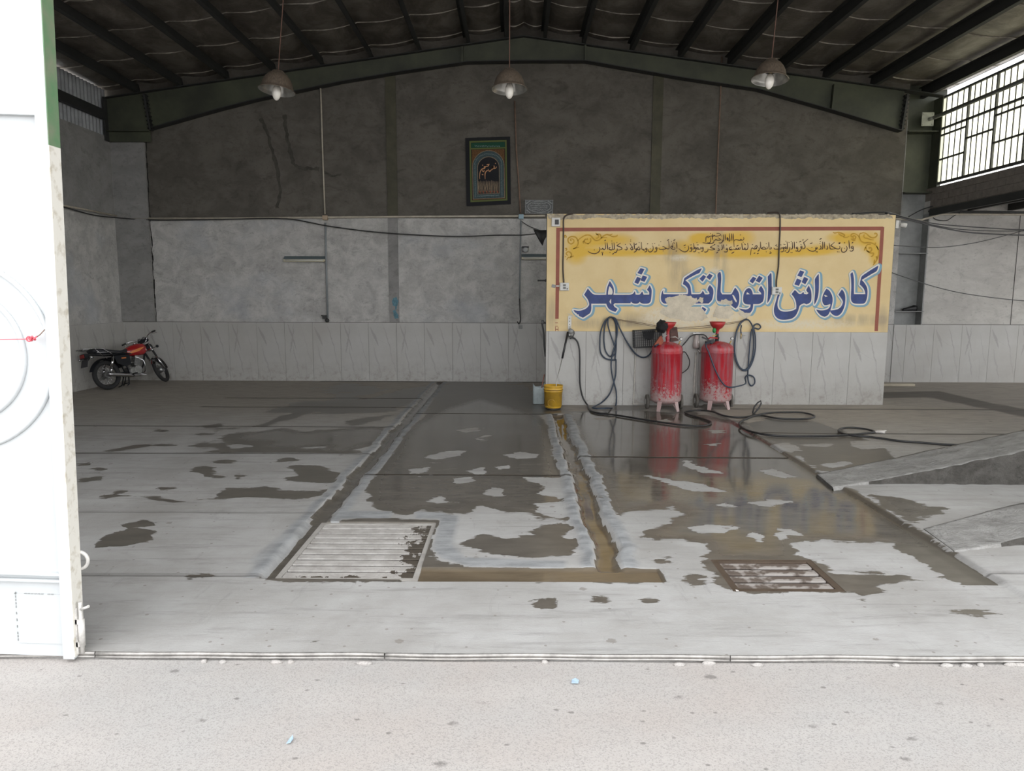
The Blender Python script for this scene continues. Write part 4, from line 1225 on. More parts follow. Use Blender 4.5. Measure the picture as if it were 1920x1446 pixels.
GRIME = [(1270, 500, 22, 60), (1255, 470, 14, 30), (1290, 540, 20, 40), (1352, 500, 16, 80), (1345, 455, 12, 40), (1655, 600, 14, 34), (1180, 600, 60, 18), (1600, 600, 80, 14), (1130, 606, 90, 12), (1035, 590, 12, 40)]
FADED = [(1290, 590, 90, 34), (1250, 600, 60, 26), (1355, 595, 60, 26), (1500, 608, 120, 12), (1275, 484, 22, 7), (1340, 508, 12, 8), (1200, 560, 20, 30)]
for j in range(nz_ + 1):
    for i in range(nx_ + 1):
        x = XP0 + (XP1 - XP0) * i / nx_; zz = ZPD + (ZPT - ZPD) * j / nz_
        vs.append((x, YP, zz)); px, py = inv_px(x, zz)
        A['glow'].append(min(1, sum(soft(px, py, *q) for q in GLOW)))
        A['grime'].append(min(0.8, sum(0.6 * soft(px, py, *q) for q in GRIME)))
        A['faded'].append(min(0.9, sum(0.9 * soft(px, py, *q) for q in FADED)))
for j in range(nz_):
    for i in range(nx_):
        a = j * (nx_ + 1) + i; fs.append((a, a + 1, a + nx_ + 2, a + nx_ + 1))
mb = MB().add(vs, fs)
me = bpy.data.meshes.new('painted_face'); me.from_pydata(mb.v, [], mb.f)
for k_, vals in A.items():
    at = me.attributes.new(k_, 'FLOAT', 'POINT'); at.data.foreach_set('value', vals)
me.materials.append(MATS['sign_paint'])
o = bpy.data.objects.new('painted_face', me); COL.objects.link(o); o.parent = part
mb = MB(); mb.box2((XP0, YP, ZPD), (XP0 + 0.002, YP + 0.014, ZPT)); mb.box2((XP1 - 0.002, YP, ZPD), (XP1, YP + 0.014, ZPT)); mb.build('painted_return', mat('cream_plain', (0.60, 0.47, 0.25), 0.75, 0, 0.1, 3), part)

def on(off): return lambda a, b: wallpx(a, b, YP, off)
def ragged(pl, amp=2.0, step=3.0, seed=1):
    rr = random.Random(seed); out = []
    n = len(pl)
    for i in range(n):
        a = Vector(pl[i]); b = Vector(pl[(i + 1) % n]); L = (b - a).length; k = max(1, int(L / step))
        for j in range(k):
            p = a.lerp(b, j / k); out.append((p.x + rr.uniform(-amp, amp), p.y + rr.uniform(-amp, amp)))
    return out
mat('raw_edge', (0.46, 0.40, 0.30), 0.95, 0, 0.5, 14, bump=0.5)
pl = [(1026, 402), (1665, 402), (1676, 409)] + [(1640, 411), (1600, 409), (1560, 411), (1520, 408), (1480, 411), (1440, 407), (1400, 410), (1360, 409), (1320, 411), (1280, 408), (1240, 411), (1200, 409), (1160, 411), (1120, 409), (1080, 412), (1028, 411)]
pl = [(min(max(p[0], 1025), 1674), p[1]) for p in ragged(pl, 1.5, 4, 3)]
MB().flat([pl], on(0.002)).build('bare_top_edge', 'raw_edge', part)
# brown-red border
mat('border_red', (0.285, 0.085, 0.055), 0.7, 0, 0.15, 6)
bd = MB()
bd.flat([[(1043, 427), (1656, 425), (1658, 432), (1050, 434)]], on(0.002))
bd.flat([[(1043, 427), (1050, 427), (1047.5, 598), (1041, 598)]], on(0.0022))
bd.flat([[(1651, 427), (1658, 426), (1646, 621), (1639.5, 621)]], on(0.0022))
for y in (605, 611, 617):
    bd.flat([[(1041, y), (1046, y), (1046, y + 1.2), (1041, y + 1.2)]], on(0.002))
bd.flat([[(1041, 613), (1042, 613), (1042, 621), (1041, 621)], ], on(0.002)); bd.flat([[(1046, 613), (1047, 613), (1047, 621), (1046, 621)]], on(0.002))
bd.build('border_stripe', 'border_red', part)

# ---- big blue lettering, traced letter by letter (12x crops of the photograph)
def T(ox, oy, pts): return [(ox + x / 12.0, oy + y / 12.0) for x, y in pts]
LET = []
A_ = (1070, 490); B_ = (1220, 490); C_ = (1340, 490); D_ = (1440, 490); E_ = (1520, 490)
LET.append(([T(*A_, [(385,612),(340,690),(300,752),(345,805),(390,870),(412,940),(415,975),(400,1010),(350,1060),(290,1090),(220,1110),(150,1112),(60,1095),(95,1150),(140,1170),(130,1190),(185,1200),(180,1225),(250,1260),(275,1272),(320,1245),(380,1205),(430,1170),(455,1120),(465,1050),(462,955),(800,955),(815,1000),(850,1060),(900,1100),(1005,1140),(1055,1072),(985,1025),(960,980),(990,945),(1345,945),(1355,905),(1370,925),(1410,948),(1465,955),(1520,945),(1550,912),(1580,938),(1640,955),(1740,950),(1790,915),(1810,840),(1820,720),(1820,640),(1800,585),(1775,540),(1750,585),(1715,640),(1745,670),(1765,700),(1765,750),(1640,752),(1615,690),(1605,680),(1570,730),(1540,752),(1460,750),(1450,700),(1438,672),(1415,715),(1370,745),(1320,755),(960,755),(970,680),(965,600),(935,530),(880,445),(850,510),(820,590),(805,680),(800,755),(560,755),(500,735),(450,690)]),
             T(*A_, [(870,560),(855,620),(840,700),(838,750),(930,750),(945,700),(935,640),(905,590)]), T(*A_, [(910,845),(890,870),(870,910),(890,940),(910,970)])], 'shahr'))
LET.append(([T(*A_, [(1570,155),(1660,178),(1592,303),(1500,265)])], 'd')); LET.append(([T(*A_, [(1495,348),(1585,385),(1515,515),(1432,475)])], 'd')); LET.append(([T(*A_, [(1620,320),(1722,350),(1660,465),(1570,430)])], 'd'))
LET.append(([T(*B_, [(1140,160),(1050,195),(930,265),(820,335),(755,385),(740,440),(722,515),(780,550),(830,610),(840,680),(830,742),(600,745),(290,740),(275,700),(290,640),(255,690),(235,760),(228,840),(245,900),(290,945),(350,955),(700,955),(1100,950),(1300,950),(1370,880),(1400,780),(1410,690),(1395,610),(1330,535),(1290,590),(1275,650),(1310,690),(1320,730),(1290,745),(1215,745),(1190,690),(1165,665),(1140,715),(1090,740),(915,742),(905,650),(890,560),(850,490),(780,430),(870,375),(1000,305),(1095,262),(1120,220),(1148,170)])], 'tik'))
LET.append(([T(*B_, [(1185,305),(1245,348),(1165,460),(1095,395)])], 'd')); LET.append(([T(*B_, [(1320,280),(1395,320),(1330,420),(1250,360)])], 'd'))
LET.append(([T(*B_, [(1160,1025),(1250,1075),(1220,1135),(1150,1060)])], 'd'))
LET.append(([T(*C_, [(125,240),(85,260),(60,305),(70,420),(65,560),(50,720),(50,860),(90,930),(150,945),(350,945),(370,990),(470,1068),(520,1010),(550,900),(550,760),(520,670),(458,590),(420,660),(380,730),(350,745),(170,745),(135,690),(135,560),(145,400),(140,290)]), T(*C_, [(390,755),(430,770),(495,890),(485,930),(440,870)])], 'ma'))
LET.append(([T(*C_, [(770,600),(710,630),(660,710),(640,800),(640,900),(670,950),(720,970),(805,975),(800,1030),(750,1070),(690,1085),(540,1060),(600,1120),(680,1160),(800,1160),(850,1080),(865,965),(1000,960),(1080,910),(1105,820),(1110,690),(1090,630),(1040,550),(1000,610),(985,660),(1030,700),(1050,745),(855,745),(845,690),(815,630)]), T(*C_, [(725,695),(790,742),(710,745)])], 'to'))
LET.append(([T(*C_, [(860,345),(935,385),(855,500),(780,450)])], 'd')); LET.append(([T(*C_, [(995,325),(1080,375),(1005,485),(920,440)])], 'd'))
LET.append(([T(*C_, [(1260,260),(1190,345),(1195,450),(1200,600),(1190,800),(1180,945),(1225,880),(1265,770),(1280,640),(1280,450),(1275,290)])], 'a'))
LET.append(([T(*D_, [(200,800),(180,880),(150,980),(130,1080),(140,1180),(185,1260),(270,1310),(400,1315),(530,1290),(620,1220),(680,1100),(710,1000),(770,960),(810,945),(860,970),(930,940),(970,880),(975,750),(965,660),(940,600),(915,545),(880,600),(855,650),(880,690),(910,715),(870,745),(810,735),(795,690),(740,735),(690,730),(640,680),(600,645),(525,740),(580,810),(620,900),(635,1000),(630,1070),(560,1105),(450,1130),(330,1130),(250,1090),(215,1020),(212,940),(230,850),(265,745),(225,740)])], 'sh'))
for q in ([(720,205),(815,235),(750,358),(655,325)], [(650,385),(752,430),(690,555),(590,520)], [(810,350),(905,395),(835,520),(752,470)]): LET.append(([T(*D_, q)], 'd'))
LET.append(([T(*D_, [(1130,285),(1090,340),(1050,410),(1055,560),(1055,700),(1040,880),(1040,975),(1080,910),(1120,800),(1140,650),(1145,480),(1140,310)])], 'a'))
LET.append(([T(*D_, [(1310,620),(1270,680),(1230,770),(1215,860),(1230,940),(1270,990),(1330,985),(1400,960),(1390,1020),(1340,1075),(1260,1100),(1180,1105),(1080,1085),(1120,1150),(1190,1220),(1270,1250),(1340,1215),(1380,1150),(1405,1090),(1430,1000),(1450,900),(1445,800),(1410,710),(1360,645)]), T(*D_, [(1255,760),(1300,765),(1340,790),(1290,803)])], 'v'))
LET.append(([T(*E_, [(700,630),(655,695),(620,750),(680,830),(720,900),(715,950),(680,1020),(600,1080),(460,1105),(430,1105),(445,1150),(500,1205),(560,1230),(620,1220),(690,1160),(740,1060),(770,950),(775,800),(750,700)])], 'r'))
LET.append(([T(*E_, [(935,240),(890,285),(905,420),(910,600),(900,780),(905,870),(940,930),(1010,955),(1170,955),(1220,930),(1250,870),(1270,780),(1275,660),(1255,570),(1200,480),(1145,420),(1230,370),(1380,280),(1480,220),(1515,130),(1520,95),(1400,165),(1260,255),(1150,335),(1125,400),(1105,470),(1100,525),(1160,580),(1205,650),(1225,740),(970,740),(970,600),(970,420),(955,300)])], 'ka'))
mat('letter_blue', (0.030, 0.055, 0.20), 0.6, 0, 0.35, 8)
mat('letter_white', (0.66, 0.62, 0.55), 0.7)
mat('letter_sky', (0.155, 0.33, 0.46), 0.7, 0, 0.35, 5, col2=(0.20, 0.30, 0.34))
def dilate(mb, loop, r, fn, ox=0, oy=0, st=0.55):
    """filled region within r pixels of the outline or inside it, as a clean marched mesh"""
    p = np.array([(q[0] + ox, q[1] + oy) for q in loop])
    x0, y0 = p.min(0) - r - 1.5; x1, y1 = p.max(0) + r + 1.5
    X = np.arange(x0, x1 + st, st); Y = np.arange(y0, y1 + st, st)
    GX_, GY_ = np.meshgrid(X, Y)
    d2 = np.full(GX_.shape, 1e9); ins = np.zeros(GX_.shape, bool)
    for i in range(len(p)):
        a = p[i]; b = p[(i + 1) % len(p)]; e = b - a
        wx = GX_ - a[0]; wy = GY_ - a[1]
        t = np.clip((wx * e[0] + wy * e[1]) / max(e @ e, 1e-12), 0, 1)
        d2 = np.minimum(d2, (wx - t * e[0]) ** 2 + (wy - t * e[1]) ** 2)
        cr = e[0] * wy - e[1] * wx
        ins ^= ((a[1] <= GY_) & (b[1] > GY_) & (cr > 0)) | ((b[1] <= GY_) & (a[1] > GY_) & (cr < 0))
    v = r - np.sqrt(d2); v[ins] = r
    pos = v > 0
    for j in range(len(Y) - 1):
        run = None
        for i in range(len(X) - 1):
            c = (pos[j, i], pos[j, i + 1], pos[j + 1, i + 1], pos[j + 1, i])
            k = sum(c)
            if k == 4:
                if run is None: run = i
                continue
            if run is not None:
                mb.add([fn(X[run], Y[j]), fn(X[i], Y[j]), fn(X[i], Y[j + 1]), fn(X[run], Y[j + 1])], [(0, 1, 2, 3)]); run = None
            if k == 0: continue
            cs = [(X[i], Y[j], v[j, i]), (X[i + 1], Y[j], v[j, i + 1]), (X[i + 1], Y[j + 1], v[j + 1, i + 1]), (X[i], Y[j + 1], v[j + 1, i])]
            out = []
            for q in range(4):
                a = cs[q]; b = cs[(q + 1) % 4]
                if a[2] > 0: out.append((a[0], a[1]))
                if (a[2] > 0) != (b[2] > 0):
                    t = a[2] / (a[2] - b[2]); out.append((a[0] + (b[0] - a[0]) * t, a[1] + (b[1] - a[1]) * t))
            if len(out) >= 3: mb.add([fn(*q) for q in out], [tuple(range(len(out)))])
for li, (loops, nm) in enumerate(LET):
    eo = li * 0.00004
    sm = []
    for l in loops:
        sm.append([(v.x, v.y) for v in crom([(*p, 0) for p in l], 3 if nm != 'd' else 2, True, 42)])
    lo = MB().flat(sm, on(0.0055 + eo)).build('letter', 'letter_blue', part)
    w = MB(); dilate(w, sm[0], 2.5, on(0.0042 + eo)); w.build('letter_outline', 'letter_white', lo)
    if len(sm) > 1:
        w2 = MB()
        for h in sm[1:]: w2.flat([h], on(0.0053))
        w2.build('letter_counter', 'letter_white', lo)
    s = MB(); dilate(s, sm[0], 5.0, on(0.0028 + eo), 1.8, 1.0); s.build('letter_shadow_stripe', 'letter_sky', lo)
# flaked patches over the lettering
mat('flaked', (0.60, 0.535, 0.42), 0.9, 0, 0.25, 7, bump=0.3)
PEEL = [T(*B_, [(590,770),(650,745),(740,750),(850,790),(890,770),(960,830),(1040,830),(1060,870),(1120,810),(1185,820),(1180,920),(1130,940),(1075,900),(1000,955),(920,1000),(930,1060),(1100,1045),(1150,1070),(1210,1130),(1250,1200),(1290,1270),(1150,1330),(800,1350),(400,1270),(200,1150),(260,1050),(390,1010),(340,930),(310,870),(350,820),(470,810),(560,780)]),
        T(*C_, [(70,890),(130,905),(150,860),(190,880),(250,855),(300,895),(400,875),(390,950),(360,1000),(300,975),(150,960),(90,935)]),
        T(*C_, [(30,1010),(340,1010),(390,1090),(430,1180),(300,1300),(-40,1260)]),
        T(*C_, [(530,1085),(600,1115),(660,1145),(690,1170),(800,1160),(812,1200),(740,1262),(690,1290),(560,1225)]),
        T(*B_, [(1430,180),(1500,175),(1560,220),(1500,270),(1450,300),(1470,240)]), [(1063, 588), (1073, 590), (1078, 596), (1070, 594)]]
for i, pl in enumerate(PEEL):
    MB().flat([ragged(pl, 1.1, 2.2, 20 + i)], on(0.0065)).build('flaked_patch', 'flaked', part)

# ---- thin brush calligraphy (12x crops)
def S12(ox, oy, strokes): return [[(ox + x / 12.0, oy + y / 12.0) for x, y in s] for s in strokes]
ST = []
ST += S12(1520, 425, [[(945,440),(915,455),(912,480),(945,485),(957,462),(945,440)], [(957,470),(960,505),(940,545),(900,552),(875,535)], [(858,310),(868,420),(872,500)], [(795,435),(818,480),(800,545),(745,578),(700,562),(688,515),(705,470)],
 [(648,440),(658,478),(620,505),(560,490),(470,440),(450,428),(480,400),(535,350)], [(560,492),(500,505),(440,500),(428,450),(412,362)], [(362,430),(382,470),(370,508),(335,500)], [(306,345),(312,500)], [(265,340),(272,440),(266,500),(235,512)],
 [(215,430),(232,470),(215,508),(175,510)], [(150,465),(140,500),(115,500),(105,470)], [(195,290),(245,265)], [(625,375),(660,360)], [(920,375),(955,350)]])
ST += S12(1440, 430, [[(1090,395),(1078,440),(1060,478),(1000,495),(930,475),(870,430)], [(900,220),(820,285),(800,302),(832,380),(825,422),(785,438),(750,430)], [(760,378),(735,395),(745,418),(768,405),(760,378)], [(755,425),(722,480),(690,502),(665,490)], [(655,392),(635,412),(645,436),(668,425),(655,392)], [(668,430),(665,478),(640,492),(612,480)], [(588,280),(596,440)],
 [(543,290),(552,400),(540,440),(500,445)], [(492,395),(485,440),(465,500),(435,525),(405,515)], [(428,280),(440,400),(430,440),(400,440)], [(400,388),(378,410),(392,432),(412,412),(400,388)], [(345,398),(328,418),(345,440),(358,420),(345,398)], [(356,430),(345,490),(310,508),(280,500)], [(292,398),(295,440),(240,446),(150,446),(128,418)],
 [(940,330),(1000,305)], [(700,290),(745,265)], [(770,250),(800,232)], [(160,375),(200,345)], [(370,500),(410,475)], [(30,545),(75,525)], [(1590,335),(1630,300)]])
ST += S12(1310, 430, [[(1612,395),(1632,420),(1620,442),(1582,445)], [(1575,290),(1582,440)], [(1532,388),(1546,430),(1500,446),(1440,446),(1420,430),(1460,400),(1500,420),(1495,446)], [(1420,440),(1396,420),(1388,280)], [(1352,408),(1362,450),(1340,490),(1318,492)], [(1310,442),(1262,430),(1275,380),(1305,372),(1312,405),(1280,440),(1240,442),(1205,420),(1180,448),(1168,580)],
 [(1100,310),(1108,400),(1090,452),(1050,460),(1020,440),(1040,420),(1060,445)], [(1020,455),(985,450),(968,310)], [(925,398),(932,440),(905,452),(892,420),(882,452),(852,452),(842,425),(830,455),(795,458),(775,440)], [(770,460),(715,466),(692,440),(712,402),(748,400)], [(742,440),(690,470)], [(642,425),(620,440),(632,462),(652,450),(642,425)], [(652,460),(640,502),(600,512),(562,500)], [(558,340),(570,440)], [(520,345),(532,440),(500,466)], [(440,425),(462,470),(412,488)],
 [(352,358),(290,385),(262,408),(330,430),(362,450),(300,466),(222,460)], [(208,438),(200,490),(150,516),(122,505)], [(1005,182),(1018,210),(1000,240),(962,246),(950,222),(940,246),(905,246),(880,240),(840,235),(805,245),(790,275),(795,400)],
 [(775,95),(780,255)], [(738,95),(746,262)], [(690,92),(702,258),(672,266)], [(668,258),(640,235),(640,190),(662,215),(655,245),(630,240)], [(595,112),(602,250)], [(555,118),(562,255),(530,272)], [(520,222),(532,280),(490,312),(448,300)], [(425,195),(460,205),(490,238),(440,246),(400,240),(385,225),(370,248),(340,250)], [(345,245),(335,295),(280,322),(180,316),(85,300)],
 [(305,105),(312,240)], [(272,178),(262,285),(222,312),(200,290)], [(400,95),(450,90),(495,125),(430,152),(370,152),(345,135),(330,155),(310,152),(270,155),(240,165),(215,185),(190,165),(215,150),(235,165)], [(190,160),(165,185),(160,290)],
 [(390,540),(435,515)], [(735,545),(800,510)], [(850,385),(895,355)], [(1235,545),(1275,530)], [(1310,555),(1350,535)], [(1610,545),(1640,525)]])
ST += S12(1190, 430, [[(1532,398),(1508,418),(1520,442),(1545,425),(1532,398)], [(1545,435),(1532,490),(1488,497)], [(1482,398),(1482,440),(1440,452),(1400,440),(1420,410),(1440,440)], [(1372,398),(1350,418),(1362,442),(1384,425),(1372,398)], [(1384,440),(1362,500),(1308,502)], [(1325,312),(1334,430),(1300,452)], [(1278,398),(1256,420),(1272,444),(1292,428),(1278,398)], [(1292,440),(1276,490),(1228,497)], [(1200,368),(1216,430),(1180,490),(1120,508),(1050,480),(985,430)],
 [(942,290),(952,440)], [(895,398),(908,440),(870,455),(825,430),(812,400),(840,378),(858,420),(850,310)], [(765,262),(772,430),(740,442),(712,425),(690,440)], [(622,392),(660,395),(700,435),(640,452),(560,452),(545,420)], [(492,398),(470,420),(482,444),(505,430),(492,398)], [(505,440),(482,500),(428,512)], [(402,370),(418,420),(400,480),(350,512),(308,492),(303,450)], [(262,418),(245,438),(258,458),(278,445),(262,418)], [(278,452),(262,500),(218,512)], [(148,290),(160,440),(195,465),(218,470),(200,440)],
 [(100,382),(70,420),(62,455),(110,462),(118,425),(85,418)], [(40,430),(22,445),(32,465),(48,450),(40,430)], [(48,460),(20,500),(-20,520)], [(730,260),(775,225)], [(870,260),(915,228)], [(1100,375),(1150,348)], [(280,335),(300,320)], [(925,500),(950,480)]])
ST += S12(1050, 430, [[(1665,300),(1676,450)], [(1572,320),(1622,405),(1640,452),(1605,462),(1592,425),(1640,390)], [(1490,390),(1512,430),(1495,466),(1452,455)], [(1365,310),(1310,345),(1282,370),(1380,410),(1392,445),(1340,466),(1282,466)], [(1288,430),(1276,500),(1240,527),(1212,510)], [(1213,300),(1222,440),(1195,466)], [(1168,300),(1182,450),(1150,466),(1105,450),(1108,418),(1140,408)], [(1058,300),(1076,460)], [(1012,295),(1026,420),(990,462),(960,430),(940,452),(905,440)], [(880,400),(897,450),(870,510),(800,547),(720,542),(660,517),(625,490)],
 [(955,530),(955,590)], [(1175,565),(1215,540)], [(1690,350),(1730,325)], [(1000,265),(1030,240)]])
DOTS = []
for (ox, oy, L) in ((1520, 425, [(760,490),(600,567),(635,570),(130,565),(150,572),(208,380),(215,335),(762,362)]), (1440, 430, [(985,410),(1080,507),(1110,507),(740,345),(515,525),(540,525),(470,298),(355,338),(380,345),(200,388),(520,275),(400,268),(640,295),(270,350),(290,352),(1722,305)]),
                    (1310, 430, [(1610,505),(1520,508),(1520,325),(1210,345),(1045,345),(1035,330),(430,372),(445,380),(350,342),(362,345),(940,128),(515,150),(262,95),(1000,290),(628,355)]),
                    (1190, 430, [(1130,415),(1250,352),(1275,350),(1408,350),(1428,350),(1430,530),(1455,532),(1400,300),(545,355),(640,485),(355,435),(890,320),(880,300),(825,275),(585,280),(400,330),(150,310),(100,300),(450,320)]), (1050, 430, [(770,465),(940,520),(965,518),(1125,525),(1470,340),(1590,240),(1590,272),(1165,265),(1280,300),(1780,300)])):
    DOTS += [(ox + x / 12.0, oy + y / 12.0) for x, y in L]
mat('brush_brown', (0.050, 0.022, 0.014), 0.7)
cal = MB()
for s in ST:
    q = [(v.x, v.y) for v in crom([(*p, 0) for p in s], 5)]
    n = len(q)
    wd = [0.42 + 0.45 * math.sin(math.pi * min(1, max(0.08, i / (n - 1)))) for i in range(n)]
    ribbon(cal, q, wd, on(0.004))
for (x, y) in DOTS:
    cal.flat([[(x - 1.1, y), (x, y - 0.9), (x + 1.1, y), (x, y + 0.9)]], on(0.004))
cal.build('verse_lettering', 'brush_brown', part)
# ---- yellow scroll ornaments in the upper corners
mat('scroll_gold', (0.50, 0.285, 0.02), 0.7, 0, 0.3, 10)
SCR = S12(1050, 430, [[(110,190),(95,160),(115,140),(140,165),(128,195)], [(270,260),(230,250),(240,220),(300,230),(310,290),(250,330),(190,290),(185,210),(260,165),(350,180),(400,250),(405,330),(370,400),(300,440),(430,400)],
 [(400,260),(440,215),(520,160),(600,130),(680,140),(740,200),(800,250),(880,240),(930,200),(990,185),(1060,190)], [(930,200),(980,150),(1050,120),(1120,130),(1180,105)], [(1120,140),(1200,165),(1280,150),(1290,125)], [(800,200),(850,195),(870,150),(830,110),(800,80)], [(820,120),(890,110),(920,160),(925,195)], [(690,200),(690,270),(640,320),(580,310),(545,270),(570,225),(620,230),(610,200)], [(545,270),(520,280),(530,320)], [(640,320),(620,335)],
 [(110,440),(140,430),(150,460),(125,480)], [(180,590),(150,570),(140,540),(180,505),(240,530),(258,580),(230,630),(180,640),(150,690)], [(230,630),(310,600)], [(110,610),(130,620)]])
SCR += S12(1520, 425, [[(500,125),(540,145),(620,130),(690,150),(760,190),(740,230),(800,245),(870,215)], [(620,150),(680,200),(740,220)], [(970,230),(950,250),(960,280),(1000,270),(1010,230),(980,205),(920,230),(905,200),(930,165),(990,160),(1060,200),(1090,250)], [(905,270),(960,310),(1010,300)], [(1120,140),(1095,190),(1100,260),(1140,330),(1210,365),(1300,360),(1400,380),(1480,440),(1520,520)], [(1120,160),(1180,138),(1250,160),(1310,215),(1370,250),(1440,245),(1490,200),(1480,155),(1440,150),(1450,180)], [(1190,200),(1210,250),(1270,265),(1340,290),(1420,300)], [(1190,200),(1210,180)],
 [(1340,500),(1310,490),(1320,470),(1360,480),(1370,530),(1320,570),(1260,530),(1240,460),(1280,405),(1350,400)], [(1240,460),(1215,510),(1205,540)], [(1260,540),(1330,590),(1410,600),(1390,660),(1350,670)], [(1480,440),(1530,540),(1520,640),(1490,740),(1440,820),(1400,870)], [(1470,660),(1490,720)], [(1440,740),(1420,830)], [(1450,360),(1460,400)]])
scm = MB()
for s in SCR:
    q = [(v.x, v.y) for v in crom([(*p, 0) for p in s], 6)]
    n = len(q)
    ribbon(scm, q, [0.7 + 0.6 * math.sin(math.pi * i / (n - 1)) for i in range(n)], on(0.003))
scm.build('scroll_ornament', 'scroll_gold', part)
# ================================================================== WASH EQUIPMENT
mat('rubber_black', (0.018, 0.018, 0.019), 0.45)
mat('hose_blue', (0.020, 0.035, 0.060), 0.4)
mat('metal_pale', (0.48, 0.47, 0.45), 0.4, 0.6, 0.3, 20)
mat('pipe_white', (0.55, 0.52, 0.47), 0.55, 0, 0.3, 8)
mat('brass', (0.40, 0.28, 0.10), 0.4, 0.7)
mat('plastic_white', (0.60, 0.59, 0.56), 0.5, 0, 0.2, 10)
mat('plastic_black', (0.015, 0.015, 0.017), 0.5)
mat('cloth_black', (0.012, 0.012, 0.013), 0.95, bump=0.6, bscale=30)
mat('funnel_red', (0.42, 0.030, 0.030), 0.45, 0, 0.3, 8)
mat('green_tape', (0.02, 0.22, 0.06), 0.5)
mat('handle_yellow', (0.55, 0.40, 0.05), 0.5)
def tank_mat():
    k = NT('tank_red')
    geo = k.n('NewGeometry'); g = k.n('SeparateXYZ'); k.l(geo.outputs['Position'], g.inputs[0])
    v = geo.outputs['Position']
    mp = k.n('Mapping'); k.l(v, mp.inputs['Vector']); mp.inputs['Scale'].default_value = (9, 9, 0.7)
    streak = k.noise(mp.outputs['Vector'], 2.0, 5, 0.7)
    n2 = k.noise(v, 26, 5, 0.75); n3 = k.noise(v, 4, 4)
    c = k.mix(k.ss(n3, 0.35, 0.7), (0.33, 0.012, 0.022), (0.42, 0.018, 0.030))
    c = k.mix(k.math('MULTIPLY', k.ss(streak, 0.42, 0.60), 0.72), c, (0.27, 0.125, 0.14))
    hz = k.math('ADD', g.outputs['Z'], k.math('MULTIPLY', k.math('SUBTRACT', n2, 0.5), 1.5))
    hz = k.math('ADD', hz, k.math('MULTIPLY', k.math('SUBTRACT', n3, 0.5), 0.5))
    lime = k.ss(hz, 0.42, 0.22)
    c = k.mix(k.math('MULTIPLY', lime, 0.8), c, (0.36, 0.30, 0.285))
    k.l(c, k.b.inputs['Base Color']); k.b.inputs['Roughness'].default_value = 0.42
tank_mat()
def tube_thing(pts, r, name, m, label, cat, n=8, sub=8, parent=None, group=None):
    q = crom(pts, sub)
    o = MB().tube(q, r, n).build(name, m, parent)
    if label: tag(o, label, cat, group)
    return o
def wp(px, py, off): return wallpx(px, py, YP, off)

